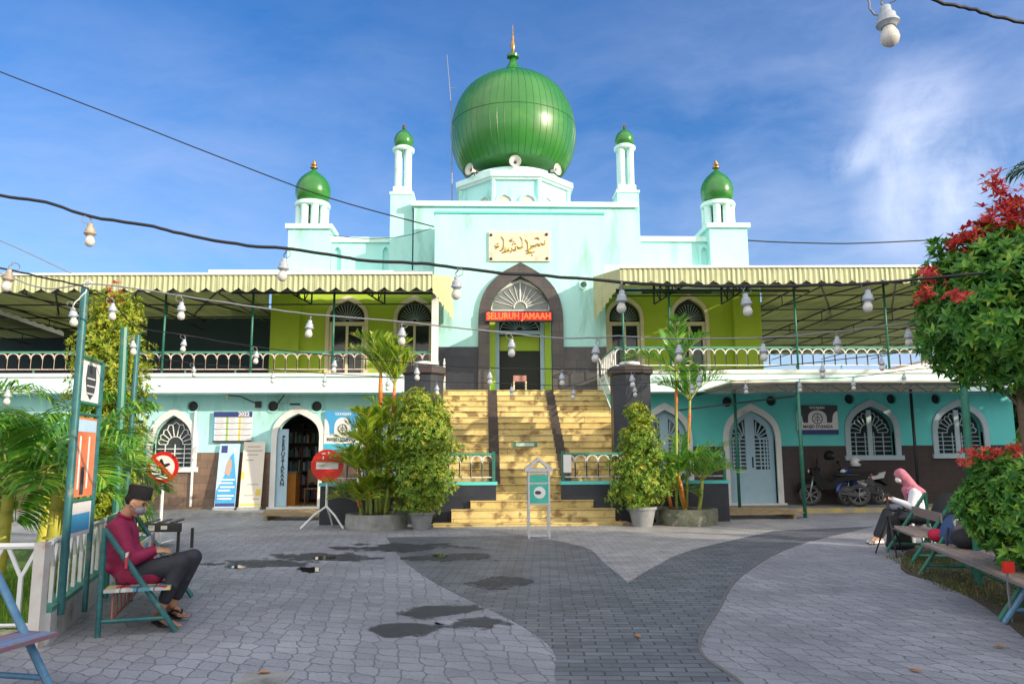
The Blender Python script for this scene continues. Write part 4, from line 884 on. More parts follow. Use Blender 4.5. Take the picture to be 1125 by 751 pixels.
# ================================================================ AWNINGS over the balconies
YA=19.8
def awning(side):
    if side=='L':
        xi=P(475,300,YA).x; xo=-20.0; zt=6.24; ztout=6.12
        lab='long cream awning with a scalloped edge over the left balcony'
        posts=[116,182,278,367]
    else:
        xi=P(681,297,YA).x; xo=25.0; zt=6.42; ztout=6.60
        lab='long cream awning with a scalloped edge over the right balcony'
        posts=[684,735,873,972]
    s=1 if side=='R' else -1
    o=T('awning',lab,'awning',(xi,YA,3.8),'awnings over the balconies')
    def zf(x): u=(x-xi)/(xo-xi); return zt+(ztout-zt)*u
    # corrugated fringe with scallops
    pitch=.42; sub=14; n=int(abs(xo-xi)/pitch*sub); vs=[];fs=[];mi=[]
    for i in range(n+1):
        u=i*pitch/sub; x=xi+s*u; ph=(u/pitch)%1.0
        y=YA+.018*math.sin(u*2*math.pi/.14)
        zb=zf(x)-.33-.12*abs(math.sin(math.pi*(u/pitch)))
        vs+=[(x,y,zf(x)),(x,y+.0,zb)]
    for i in range(n): fs.append((2*i,2*i+2,2*i+3,2*i+1)); mi.append(1 if (i%4==0) else 0)
    t=MB(); t.v=vs;t.f=fs;t.mi=mi
    fr=B(t,'fringe',[M['awning'],M['awnstripe']],o,smooth=True,fixn=False)
    t=MB(); t.bar((xi,YA-.01,zf(xi)+.03),(xo,YA-.01,zf(xo)+.03),.07,.06); B(t,'edge_flashing',M['white'],fr)
    # side valance sloping back to the portal wall
    if True:
        x2=P(498,320,23.2).x if side=='L' else P(652,320,23.2).x
        q=[(xi,YA,zf(xi)),(x2,23.2,P(652,304,23.2).z)]; L=20; t=MB()
        for i in range(L*3+1):
            u=i/(L*3); x=xi+(x2-xi)*u; y=YA+(23.2-YA)*u; z=zf(xi)+(q[1][2]-zf(xi))*u
            d=.38+.95*u+.09*abs(math.sin(u*math.pi*8)); t.v+=[(x+.015*math.sin(i*2.1),y,z),(x+.015*math.sin(i*2.1),y,z-d)]
        t.f=[(2*i,2*i+2,2*i+3,2*i+1) for i in range(L*3)]; B(t,'side_valance',M['awning'],o,smooth=True,fixn=False)
    # roof sheet: covers the balcony, then runs back along the wing
    xm=s*8.0
    t=MB(); z0=zf(xi)
    a=(xi,YA,z0-.02);b=(xm,YA,zf(xm)-.02);c=(xm,YG-.3,zf(xm)+.0);d=(xi,YG-.3,z0)
    def corr(x0,x1,y0,y1,z00,z01,z10,z11):
        n=int(abs(x1-x0)/.12)
        vs=[];
        for i in range(n+1):
            u=i/n; x=x0+(x1-x0)*u; w_=.02*math.sin(u*n*math.pi*.5)
            vs+=[(x,y0,z00+(z01-z00)*u+w_),(x,y1,z10+(z11-z10)*u+w_)]
        t.add(vs,[(2*i,2*i+2,2*i+3,2*i+1) for i in range(n)])
    corr(xi,xm,YA+.02,YG-.26,z0-.02,zf(xm)-.02,z0+.46,zf(xm)+.46)
    corr(xm,xo,YA+.02,38,zf(xm)-.02,zf(xo)-.02,zf(xm)-.05,zf(xo)-.05)
    B(t,'roof_sheet',M['roof'],o,smooth=True,fixn=False)
    t=MB(); t.add([(xm,YA+.03,zf(xm)-.03),(xm,YG-.26,zf(xm)-.03),(xm,YG-.26,zf(xm)+.47)],[(0,1,2)]); B(t,'gusset',M['awning'],o,fixn=False)
    # trusses
    t=MB()
    t.bar((xi,YA+.1,zf(xi)-.16),(xo,YA+.1,zf(xo)-.16),.05); t.bar((xi,YA+.1,zf(xi)-.40),(xo,YA+.1,zf(xo)-.40),.045)
    k=0; x=xi
    while abs(x-xo)>.5 and abs(x-xi)<16:
        x2=x+s*.6; t.bar((x,YA+.1,zf(x)-(.16 if k%2 else .40)),(x2,YA+.1,zf(x2)-(.40 if k%2 else .16)),.025); x=x2; k+=1
    B(t,'front_truss',M['truss'],o)
    t=MB()
    yend=37
    for k in range(8):   # cross purlins
        y=YA+.9+k*2.2; z=zf(xm)-.15
        t.bar((xm if y>YG-1 else xi,y,z),(xo,y,z+zf(xo)-zf(xm)),.035)
    for k in range(5):
        x=xm+s*.1+s*k*2.5
        if abs(x)>abs(xo): break
        zz=zf(x)-.12; t.bar((x,YA+.1,zz),(x,yend,zz),.04); t.bar((x,YA+.1,zz-.32),(x,yend,zz-.32),.03)
        for j in range(6):
            y1=YA+.3+j*2.8
            t.bar((x,y1,zz),(x,y1,zz-.32),.02)
    for k in range(5):   # diagonal braces
        xa=xm+s*k*2.2
        t.bar((xa,YA+.3,zf(xa)-.2),(xa+s*4.5,YA+9,zf(xa)+.1),.04); t.bar((xa+s*2.2,YA+.3,zf(xa)-.2),(xa-s*.2+s*.2,YA+9,zf(xa)+.1),.04)
    B(t,'roof_trusses',M['truss'],o)
    # small cantilever brackets in front of the lime wall (triangular trusses)
    for pxa,pxb in (((303,343),(388,423)) if side=='L' else ((718,752),(792,826))):
        flip = 1 if side=='L' else -1
        y=YA+1.0; A=P(pxa,314,y);C=P(pxb,314,y);D=P(pxb if side=='L' else pxa,334,y)
        t=MB(); za=A.z+.02
        if side=='L': hi=(A.x,y,za); v0=(C.x,y,za); v1=(C.x,y,D.z)
        else: hi=(C.x,y,za); v0=(A.x,y,za); v1=(A.x,y,D.z)
        t.bar(hi,v0,.04); t.bar(v0,v1,.04); t.bar(v1,hi,.04)
        for k in range(1,5):
            u=k/5; p=Vector(v0).lerp(Vector(hi),u); q=Vector(v1).lerp(Vector(hi),u); t.bar(p,q,.03); t.bar(q,Vector(v0).lerp(Vector(hi),u-.2),.025)
        B(t,'bracket_truss',M['black'],o)
    t=MB(); z=P(420,322,YA+.9).z if side=='L' else P(740,319,YA+.9).z; t.bar((xi,YA+.9,z),(xm,YA+.9,z),.06); B(t,'cross_beam',M['truss'],o)
    for px in posts:
        x=P(px,350,YB+.1).x; zb=3.72 if side=='L' else 3.8
        t=MB(); t.tube([(x,YB+.05,zb),(x,YB+.05,zf(x)-.12)],.032,8); B(t,'post',M['pole'],o,smooth=True)
    # white corner post
    if side=='L':
        x=P(478,350,YB+.1).x; t=MB(); t.box(x-.09,x+.09,YB,YB+.18,3.72,6.1); B(t,'corner_post',M['white'],o)
awning('L'); awning('R')
# dark wall added for the shade behind the left balcony, with a lower scalloped roof
bw=T('rear_shade_wall','dark blue wall put in for the shade deep behind the left balcony','hall',(-16,31,3.7)); t=MB(); t.box(-30,-12.5,29,29.3,3.5,5.9); t.box(-12.5,-7.65,26,29.3,3.5,6.15); B(t,'wall',mat('shade_blue_wall',(.035,.065,.085),.8),bw)
lr=T('lean_to_roof','lower corrugated roof edge with white scallops behind the left balcony railing','roof',(-15,25,5.3))
a=P(-60,325,24);b=P(70,369,24); t=MB()
n=60
for i in range(n+1):
    u=i/n; x=a.x+(b.x-a.x)*u; z=a.z+(b.z-a.z)*u; t.v+=[(x,24,z+.10+.05*abs(math.sin(u*14*math.pi))),(x,24,z)]
t.f=[(2*i,2*i+2,2*i+3,2*i+1) for i in range(n)]; B(t,'scalloped_edge',M['white'],lr,fixn=False)
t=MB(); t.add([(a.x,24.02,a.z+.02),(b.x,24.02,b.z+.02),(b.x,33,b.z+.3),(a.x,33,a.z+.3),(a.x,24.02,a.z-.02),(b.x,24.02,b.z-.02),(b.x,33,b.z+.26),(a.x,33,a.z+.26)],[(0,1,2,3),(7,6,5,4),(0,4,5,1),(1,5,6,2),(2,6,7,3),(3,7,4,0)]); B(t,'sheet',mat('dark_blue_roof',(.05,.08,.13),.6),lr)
# white neighbour house seen through the right-hand railing
nh=T('neighbour_house','white gabled house seen far off through the right balcony railing','house',(26,52,0))
a=P(925,415,50);b=P(1060,400,50); t=MB(); t.poly([(a.x,0),(b.x+3,0),(b.x+3,a.z+.6),((a.x+b.x)/2+1.5,P(980,398,50).z),(a.x,a.z-.1)],(),50,60); B(t,'wall',M['white'],nh)
t=MB(); xm=(a.x+b.x)/2+1.5; z=P(980,398,50).z; t.bar((a.x-.4,50,a.z-.2),(xm,50,z+.1),.25,.12); t.bar((xm,50,z+.1),(b.x+3.4,50,a.z+.5),.25,.12); B(t,'roof_edge',M['browntile'],nh)
# ================================================================ LOW SHELTER in front of the right wing
sh=T('shelter','low flat shelter with thin green posts and pale roof edge before the right wing','shelter',(8,19,0))
zt=P(876,421,18.4).z; x0=P(803,418,18.4).x; x1=P(1010,420,18.4).x+2.2; pA=P(876,421,18.4)
t=MB()
t.add([(x0,18.4,zt+.02),(x1,18.4,zt+.02),(x1,21.45,zt+.02),(x0+.0,21.45,zt+.02),(x0,18.4,zt+.06),(x1,18.4,zt+.06),(x1,21.45,zt+.06),(x0,21.45,zt+.06)],[(3,2,1,0),(4,5,6,7),(0,1,5,4),(1,2,6,5),(2,3,7,6),(3,0,4,7)]); B(t,'roof_sheet',M['cream'],sh)
t=MB(); t.bar((x0,18.38,zt-.02),(x1,18.38,zt-.02),.05,.06); t.bar((x0,18.38,zt-.22),(x1,18.38,zt-.22),.035)
for i in range(22):
    xx=x0+.35*i; t.bar((xx,18.38,zt-(.02 if i%2 else .22)),(xx+.35,18.38,zt-(.22 if i%2 else .02)),.02)
t.bar((x0,18.4,zt-.25),(x0,21.4,zt-.02),.035); t.bar((x0,18.4,zt-.05),(x0,21.4,zt-.05),.04)
t.bar((pA.x,18.4,zt-.3),(pA.x-2.3,21.2,zt-.5),.04); B(t,'edge_truss',M['truss'],sh)
def pole_t(x,y,z0,z1,r,name,m,par):
    t=MB(); t.tube([(x,y,z0),(x,y,z1)],r,10); return B(t,name,m,par,smooth=True)
pole_t(pA.x,18.4,0,zt+.05,.045,'post',M['pole'],sh)
pole_t(P(810,500,20.3).x,20.3,.1,zt,.04,'post',M['pole'],sh)
pole_t(P(1006,500,20.3).x,20.3,.1,zt,.04,'post',M['black'],sh)
# ================================================================ BOARDS AND SIGNS ON THE WALLS
def board(name,label,px0,py0,px1,py1,Y,m,th=.04):
    a=P(px0,py1,Y);b=P(px1,py0,Y); o=T(name,label,'sign board',((a.x+b.x)/2,Y,a.z)); t=MB(); t.box(a.x,b.x,Y-th,Y,a.z,b.z); B(t,'panel',m,o)
    W=b.x-a.x;Hh=b.z-a.z
    def R_(u0,v0,u1,v1,name_,m_,d=.003): # rectangle, v from the top
        t=MB(); t.box(a.x+W*u0,a.x+W*u1,Y-th-d,Y-th-.0008,b.z-Hh*v1,b.z-Hh*v0); return B(t,name_,m_,o)
    def at_(u,v,d=.004): return (a.x+W*u,Y-th-d,b.z-Hh*v)
    return o,R_,at_,W,Hh
Mnavy=mat('navy_print',(.03,.05,.20),.5); Mgreenp=mat('green_print',(.30,.50,.12),.5); Myelp=mat('yellow_print',(.72,.58,.10),.5); Mblp=mat('blue_print',(.06,.36,.66),.45,(.05,.30,.60),3); Mpale=mat('pale_blue_print',(.48,.66,.80),.45,(.38,.58,.76),4); Mtealp=mat('teal_print',(.03,.42,.32),.4,(.06,.5,.38),5); Mgreyp=mat('charcoal_print',(.05,.055,.07),.5); Morp=mat('orange_print',(.62,.14,.05),.5,(.66,.24,.12),3); Mdtxt=mat('dark_blue_ink',(.03,.05,.12),.5)
o,R_,at_,W,Hh=board('schedule_board','white schedule board with navy header, green and yellow columns and 2022 in its corner',234,452,278,486,YW-.05,M['signwhite'])
R_(0,0,1,.16,'header',Mnavy); R_(0,.93,1,1,'footer',Mgreyp)
for v in(.16,.355,.55,.745): R_(0.03,v,1,v+.018,'ruling',Mdtxt,.0045)
R_(.33,.162,.385,.93,'green_column',Mgreenp); R_(.655,.162,.71,.93,'yellow_column',Myelp); R_(0,.16,.03,.93,'blue_edge',Mblp)
text('2022',.15,front(*at_(.78,.085,.006)),'lettering',M['signwhite'],o,bold=.006)
t=MB()
rr=random.Random(5)
for c in(.06,.40,.73):
    for r_ in range(4):
        for k in range(3):
            a=at_(c,.21+r_*.195+k*.045); L=W*rr.uniform(.12,.22); t.box(a[0],a[0]+L,a[1],a[1]+.003,a[2]-.006,a[2]+.006)
B(t,'small_print',mat('grey_ink',(.35,.36,.42),.6),o)
def archboard(label,px0,py0,px1,py1,Y,m1,m2,mw):
    o,R_,at_,W,Hh=board('foundation_board',label,px0,py0,px1,py1,Y,mw,.03)
    # coloured field with three pale arches cut into its lower edge
    y=Y-.034; X=lambda u:at_(u,0)[0]; Z=lambda v:at_(0,v)[2]
    pts=[(X(.0),Z(.0)),(X(1),Z(.0)),(X(1),Z(.20))]
    for i in range(7): a=i/6; pts.append((X(1-.14*math.sin(a*math.pi/2)),Z(.20+.12*(1-math.cos(a*math.pi/2))+.22*a*a)))
    pts+= [(X(.84),Z(.60)),(X(.73),Z(.60))]
    for i in range(13): a=math.pi*i/12; pts.append((X(.5+.23*math.cos(a)),Z(.45-.28*math.sin(a)**.8 if 0<i<12 else .45)))
    pts+= [(X(.27),Z(.60)),(X(.16),Z(.60))]
    for i in range(6,-1,-1): a=i/6; pts.append((X(.14*math.sin(a*math.pi/2)),Z(.20+.12*(1-math.cos(a*math.pi/2))+.22*a*a)))
    t=MB(); t.poly(pts,(),y-.002,y+.003); B(t,'coloured_field',m1,o)
    R_(0,.84,1,1,'base_band',m2)
    q=at_(.5,.46,.006); t=MB(); t.tube([(q[0]+W*.12*math.cos(2*math.pi*i/28),q[1],q[2]+W*.12*math.sin(2*math.pi*i/28)) for i in range(28)],.012,5,closed=True)
    t.tube([(q[0]+W*.045*math.cos(2*math.pi*i/20),q[1],q[2]+W*.045*math.sin(2*math.pi*i/20)) for i in range(20)],.007,5,closed=True); t.bar((q[0],q[1],q[2]-W*.09),(q[0],q[1],q[2]+W*.09),.014)
    for i in range(6):
        a=math.pi*i/3+.5; t.bar((q[0]+W*.05*math.cos(a),q[1],q[2]+W*.05*math.sin(a)),(q[0]+W*.10*math.cos(a),q[1],q[2]+W*.10*math.sin(a)),.008)
    B(t,'emblem',Mgreyp,o)
    text('YAYASAN',.10,front(*at_(.5,.085,.006)),'lettering',M['signwhite'],o,bold=.003)
    text('MASJID SYUHADA',.125,front(*at_(.5,.74,.006)),'lettering',Mdtxt,o,bold=.003,sx=.85)
    return o
archboard('blue and white arched foundation board between the library doorway and the palm',356,451,397,494,YW-.05,Mblp,mat('blue_base',(.05,.45,.62),.5),M['signwhite'])
archboard('dark grey and white arched foundation board on the shaded right wing wall',876,445,919,477,YW-.05,Mgreyp,Mnavy,M['signwhite'])
q=P(912,477,YW)
# banners standing against the wall
def banner(label,px0,px1,py0,py1,Y,m,lean=.25):
    a=P(px0,py1,Y);b=P(px1,py0,Y); z0=.10; H_=b.z-z0; cx=(a.x+b.x)/2; W=b.x-a.x
    o=T('roll_up_banner',label,'banner',(cx,Y,z0),'roll-up banners against the wall')
    fn=lambda u,v,d=0:(a.x+W*u,Y+lean*v-d,z0+H_*v)
    def quad(u0,v0,u1,v1,d,nm,m_,th=.004):
        t=MB(); t.add([fn(u0,v0,d),fn(u1,v0,d),fn(u1,v1,d),fn(u0,v1,d),fn(u0,v0,d-th),fn(u1,v0,d-th),fn(u1,v1,d-th),fn(u0,v1,d-th)],[(0,1,2,3),(7,6,5,4),(0,4,5,1),(1,5,6,2),(2,6,7,3),(3,7,4,0)]); return B(t,nm,m_,o)
    quad(0,.04,1,1,0,'sheet',m)
    t=MB(); t.box(a.x-.01,a.x+W+.01,Y-.1,Y+.1,z0,z0+.07); B(t,'base',M['silver'],o)
    t=MB(); t.bar((cx,Y+.05,z0+.05),(cx,Y+lean+.02,z0+H_),.025); B(t,'pole',M['silver'],o)
    return o,quad,fn,W,H_
o,q_,fn,W,Hh=banner('blue and white roll-up banner against the wall, left of the pale one',235,261,487,556,YW-.35,Mpale)
q_(.02,.05,.98,.10,.003,'foot_band',Mnavy)
t=MB(); P3=lambda u,v,d:fn(u,v,d)
def polyb(pts,d,nm,m_):
    t=MB(); n=len(pts); t.v=[fn(u,v,d) for u,v in pts]; t.f=[tuple(range(n))]; return B(t,nm,m_,o,fixn=False)
polyb([(.02,.10),(.98,.10),(.98,.35),(.85,.62),(.72,.86),(.55,.80),(.40,.55),(.2,.40),(.02,.28)],.004,'blue_shape',Mblp)
polyb([(.35,.55),(.60,.50),(.68,.62),(.66,.74),(.52,.78),(.42,.70)],.006,'figure',mat('skin_print',(.52,.36,.28),.5))
polyb([(.10,.86),(.40,.86),(.40,.97),(.10,.97)],.005,'logo_block',Mnavy)
for k,(v,u0,u1) in enumerate([(.44,.12,.88),(.39,.12,.8),(.33,.2,.9),(.28,.12,.7),(.20,.1,.9),(.155,.1,.8)]): q_(u0,v,u1,v+.022,.007,'text_line',M['signwhite'],.002)
o,q_,fn,W,Hh=banner('cream roll-up banner with yellow patches, right of the blue one',262,289,485,553,YW-.35,mat('cream_print',(.68,.64,.58),.5,(.74,.66,.52),2))
q_(.0,.45,.14,.55,.004,'yellow_patch',Myelp); q_(.72,.20,.95,.30,.004,'yellow_patch',Myelp); q_(.02,.06,.98,.09,.004,'foot_band',Myelp)
for k,(v,u0,u1) in enumerate([(.72,.15,.5),(.92,.2,.8),(.86,.1,.9),(.80,.2,.7),(.20,.2,.6),(.15,.6,.9),(.36,.3,.8)]): q_(u0,v,u1,v+.016,.004,'text_line',mat('grey_text',(.4,.38,.36),.6) if k==0 else bpy.data.materials['grey_text'],.002)
# dark stone panel strip behind the banners
# round traffic signs
def roundsign(px,py,pyb,r,label,kind):
    g=G(px,pyb); Y=g.y; c=P(px,py,Y); o=T('traffic_sign',label,'traffic sign',(g.x,Y,0)); x=c.x;z=c.z
    t=MB(); t.lathe([(r,0),(r,.02)],n=48,axis=(0,-1,0),c=(x,Y-.03,z)); d=B(t,'disc',M['red'] ,o)
    if kind=='noentry':
        t=MB(); t.box(x-r*.68,x+r*.68,Y-.056,Y-.0505,z-r*.22,z+r*.2); B(t,'white_bar',M['signwhite'],d)
        t=MB()
        for (u,v,w_,h_) in((-.35,.78,.22,.08),(.02,.82,.12,.1),(-.30,.55,.08,.16),(.15,.6,.05,.14),(.38,.62,.16,.05)): t.box(x+r*u,x+r*(u+w_),Y-.055,Y-.0507,z+r*v-r*h_,z+r*v)
        B(t,'sticker_remains',M['signwhite'],d)
        t=MB(); t.tube([(x,Y,z-r),(x,Y,.42)],.028,8); B(t,'post',M['white'],o)
        for k,(dx,dy) in enumerate(((-.48,-.25),(.42,-.3),(.05,.45))):
            t=MB(); t.tube([(x,Y,.46),(x+dx*.5,Y+dy*.5,.28),(x+dx,Y+dy,0.02)],.022,8); B(t,'leg',M['white'],o)
    else:
        t=MB(); t.lathe([(r*.76,0),(r*.76,.006)],n=48,axis=(0,-1,0),c=(x,Y-.0505,z)); B(t,'white_field',M['signwhite'],d)
        t=MB(); pts=[(-.18,.5),(-.05,.55),(.1,.2),(.42,.28),(.48,.16),(.16,-.02),(.12,-.5),(-.02,-.5),(-.1,-.05),(-.3,.1)]; t.poly([(x+a*r,z+b*r) for a,b in pts],(),Y-.0605,Y-.0568); B(t,'arrow',M['black'],d)
        t=MB(); t.bar((x-r*.62,Y-.062,z+r*.6),(x+r*.6,Y-.062,z-r*.62),.07,.008,up=(0,1,0)); B(t,'red_slash',M['red'],d)
        t=MB(); t.tube([(x,Y,z-r*.9),(x,Y,.0)],.028,8); B(t,'post',M['white'],o)
        t=MB(); t.lathe([(.22,0),(.22,.05),(.05,.07)],n=20,c=(x,Y,0)); B(t,'base',M['concrete'],o)
roundsign(360,511,580,.345,'red round no-entry sign with a white bar on a white three-legged stand','noentry')
roundsign(180,513,600,.345*.0+.27,'red ringed round sign with a black arrow and slash behind the seated man','noturn')
# display stand with a little gable in front of the stairs
g=G(592,590); ks=T('display_stand','narrow aluminium display stand with a small gable roof and green posters before the stairs','display stand',(g.x,g.y,0))
hw=.19; Hs=1.22; dp=.16
for a in(-1,1):
    for b in(-1,1): t=MB(); t.box(g.x+a*hw-.018,g.x+a*hw+.018,g.y+b*dp-.018,g.y+b*dp+.018,0,Hs); B(t,'leg',M['silver'],ks)
for z in(.05,.62,1.0,Hs-.03):
    t=MB()
    for b in(-1,1): t.box(g.x-hw+.018,g.x+hw-.018,g.y+b*dp-.014,g.y+b*dp+.014,z-.015,z+.015)
    for a in(-1,1): t.box(g.x+a*(hw-.006)-.014,g.x+a*(hw-.006)+.014,g.y-dp,g.y+dp,z-.0148,z+.0148)
    B(t,'frame_ring',M['silver'],ks)
t=MB(); t.poly([(g.x-hw-.07,Hs),(g.x+hw+.07,Hs),(g.x+hw+.07,Hs+.05),(g.x,Hs+.26),(g.x-hw-.07,Hs+.05)],[[(g.x-hw+.03,Hs+.055),(g.x+hw-.03,Hs+.055),(g.x,Hs+.20)]],g.y-dp-.03,g.y+dp+.03); B(t,'gable_frame',M['silver'],ks)
t=MB(); t.box(g.x-hw+.02,g.x+hw-.02,g.y-dp-.012,g.y-dp-.004,.64,.985); p=B(t,'poster',Mtealp,ks)
t=MB(); t.lathe([(.11,0),(.11,.002)],n=24,axis=(0,-1,0),c=(g.x+.01,g.y-dp-.013,.83)); B(t,'white_picture',M['signwhite'],p)
t=MB(); t.ell((g.x-.02,g.y-dp-.016,.83),(.06,.003,.035)); B(t,'animal_picture',Mgreyp,p)
t=MB(); t.box(g.x-hw+.02,g.x+hw-.02,g.y-dp-.012,g.y-dp-.004,1.02,1.15); p=B(t,'poster',Mtealp,ks)
# wooden pallets / planks
def planks(px,py,n,label,w_=1.5,yaw=0,g_=None):
    c=G(px,py); o=T('wooden_ramp',label,'wooden ramp',(c.x,c.y,0)); rr=random.Random(px)
    for i in range(n):
        t=MB(); y=c.y+i*.24; dx=rr.uniform(-.15,.15); dz=rr.uniform(0,.03); t.bar((c.x-w_/2+dx,y,.10+dz+i*.012),(c.x+w_/2+dx,y+rr.uniform(-.1,.1),.10+rr.uniform(0,.03)+i*.012),.19,.028); B(t,'plank',M['plank'],o)
    t=MB()
    for a in(-.4,.4): t.bar((c.x+a*w_,c.y-.05,.045),(c.x+a*w_,c.y+n*.24,.045),.07,.085)
    B(t,'bearers',M['plank'],o)
planks(322,571,5,'weathered wooden plank ramp in front of the library doorway',1.6)
planks(836,570,6,'weathered wooden plank ramp by the pale blue double door on the right',2.0)
def slipper(px,py,z,ang,label,m_,grp):
    c=G(px,py,z); o=T('slippers',label,'slippers',(c.x,c.y,z),grp)
    for s in(-1,1):
        t=MB(); pts=[(-.04,-.12),(.03,-.13),(.045,-.03),(.05,.08),(.0,.135),(-.045,.08),(-.03,-.02)]; q=Matrix.Rotation(ang+s*.12,3,'Z')
        pp=[q@Vector((a+s*.075,b,0)) for a,b in pts]; t.poly([(p.x+c.x,p.y+c.y) for p in pp],(),z+.001,z+.03,axis='Z'); sl_=B(t,'sole',M['black'],o)
        t=MB(); a=q@Vector((s*.075-.04,.02,.03));b=q@Vector((s*.075,.06,.075));d=q@Vector((s*.075+.045,.02,.03)); cc=Vector((c.x,c.y,z)); t.tube(smoothpts([a+cc,b+cc,d+cc],4),.014,6); B(t,'strap',m_,sl_)
slipper(679,575,0,.1,'pair of red and black slippers at the right foot of the stairs',M['red'],None)
slipper(333,558,.1,.3,'pair of dark slippers at the library door sill',M['black'],None)
# ================================================================ PLANTS
def leaf_faces(mb,p,d,up,L,W,m=0,fold=.18):
    d=d.normalized(); x=d.cross(up)
    if x.length<1e-3: x=d.cross(Vector((1,0,0)))
    x.normalize(); n=x.cross(d)
    a=p; b=p+d*L*.45+x*W/2+n*W*fold; c=p+d*L-n*L*.12; e=p+d*L*.45-x*W/2+n*W*fold; mid=p+d*L*.5
    o=len(mb.v); mb.v+= [tuple(a),tuple(b),tuple(c),tuple(e),tuple(mid)]; mb.f+=[(o,o+1,o+4),(o+1,o+2,o+4),(o+2,o+3,o+4),(o+3,o,o+4)]; mb.mi+=[m]*4
def rdir(rr):
    z=rr.uniform(-1,1);a=rr.uniform(0,2*math.pi);r=math.sqrt(1-z*z); return Vector((r*math.cos(a),r*math.sin(a),z))
def crown(mb,c,rad,n,L,seed,twig=None,shell=.35,topm=None,toph=.6,nz=.30,nf=1.6,whorl=5,updir=.35):
    # leaves in whorls at twig ends spread through an uneven volume
    rr=random.Random(seed); c=Vector(c)
    for i in range(n):
        u=rdir(rr); q=1+nz*2*noise.noise(u*nf+Vector((seed,0,0)))+.12*noise.noise(u*5+Vector((seed,3,0)))
        rr_=rr.random(); f=(1-shell)+shell*rr_**.5 if rr.random()<.8 else rr.uniform(.3,1-shell)
        if rr.random()<.06: f*=rr.uniform(1.03,1.14)
        p=c+Vector((u.x*rad[0],u.y*rad[1],u.z*rad[2]))*q*f
        out=(u+Vector((0,0,updir))+rdir(rr)*.45).normalized()
        m=0
        if topm is not None:
            h=u.z*f
            if h>toph+rr.uniform(-.22,.22) : m=topm
        k=whorl+rr.randrange(-1,2)
        t1=out.cross(Vector((.3,.8,.1))).normalized(); t2=out.cross(t1)
        ph=rr.uniform(0,6.28)
        for j in range(k):
            a=ph+2*math.pi*j/k; side=t1*math.cos(a)+t2*math.sin(a)
            d=(side*rr.uniform(.7,1.1)+out*rr.uniform(.35,.9)); l=L*rr.uniform(.7,1.2)
            leaf_faces(mb,p,d,out,l,l*rr.uniform(.32,.42),m)
def trunk_mesh(base,top,r0,r1,seed,limbs=5,spread=.5,up=.5):
    t=MB(); rr=random.Random(seed); base=Vector(base);top=Vector(top)
    pts=[base.lerp(top,i/6)+Vector((rr.uniform(-1,1),rr.uniform(-1,1),0))*r0*.5*(0<i<6) for i in range(7)]
    t.tube(smoothpts(pts,3),[r0+(r1-r0)*i/18 for i in range(19)],10)
    for i in range(limbs):
        a=2*math.pi*i/limbs+rr.random(); s=pts[4+ i%3]; e=s+Vector((math.cos(a)*spread,math.sin(a)*spread,up*rr.uniform(.7,1.3))); m_=s.lerp(e,.5)+Vector((0,0,up*.15))
        t.tube(smoothpts([s,m_,e],4),[r1*.8*(1-.08*j) for j in range(9)],6)
    return t
def potshape(c,r,h,m_,parent,n=24):
    t=MB(); t.lathe([(r*.68,0),(r*.95,h*.85),(r*1.06,h*.86),(r*1.06,h),(r*.92,h),(r*.88,h*.86),(.01,h*.86)],c=c,n=n,cap=False); return B(t,'pot',m_,parent,smooth=35)
def potted(px,pyb,label,Hc,rad,seed,redtips,potr=.26,poth=.36,dens=900,cone=True):
    g=G(px,pyb); Y=g.y; pot=T('plant_pot',label[0],'plant pot',(g.x,Y,0)); pt=potshape((g.x,Y,0),potr,poth,M['plastergrey'],pot); t=MB(); t.lathe([(potr*.88,poth*.84),(potr*.88,poth*.9),(0.01,poth*.93)],c=(g.x,Y,0),n=20,cap=False); B(t,'soil',M['soil'],pot)
    o=T('potted_shrub',label[1],'shrub',(g.x,Y,poth*.9)); 
    B(trunk_mesh((g.x,Y,poth*.85),(g.x,Y,Hc*.75),.035,.012,seed,6,rad*.6,.5),'trunk',M['bark'],o,smooth=True)
    t=MB()
    zc=poth+.2
    n=9
    for k in range(n):
        u=k/(n-1); z=zc+(Hc-zc)*u; r=rad*((.30+.72*math.sin(math.pi*(.18+.70*u))) if seed==11 else (1.0-.70*u)*(1-.25*(u<.08))) if cone else rad
        crown(t,(g.x+.08*math.sin(k*2.3+seed),Y+.08*math.cos(k*1.7),z),(r,r,(Hc-zc)/n*1.35),int(dens*(.35+r/rad)/n),.085,seed+k,whorl=5,nz=.26,shell=.5,topm=1,toph=1.05 if u<.7 else (.1 if redtips else .9))
    B(t,'crown',[M['lf_pot'],M['lf_yel']],o,fixn=False)
    return g
potted(463,581,('grey plastic pot with a dense shrub left of the stairs','dense green shrub with yellowish tips in a grey pot left of the stairs'),2.62,.74,11,True,dens=4200)
g=G(477,575); p2=T('plant_pot','second grey pot half hidden behind the front one left of the stairs','plant pot',(g.x,g.y+.3,0)); potshape((g.x,g.y+.3,0),.24,.34,M['plastergrey'],p2)
potted(706,578,('pale stone pot with a conical shrub right of the stairs','conical green shrub with orange tips in a pale pot right of the stairs'),2.38,.78,23,True,potr=.30,poth=.42,dens=3000)
g=G(733,576); p2=T('plant_pot','grey pot tucked between the shrub pot and the round planter on the right','plant pot',(g.x,g.y+.3,0)); potshape((g.x,g.y+.3,0),.24,.36,M['plastergrey'],p2)
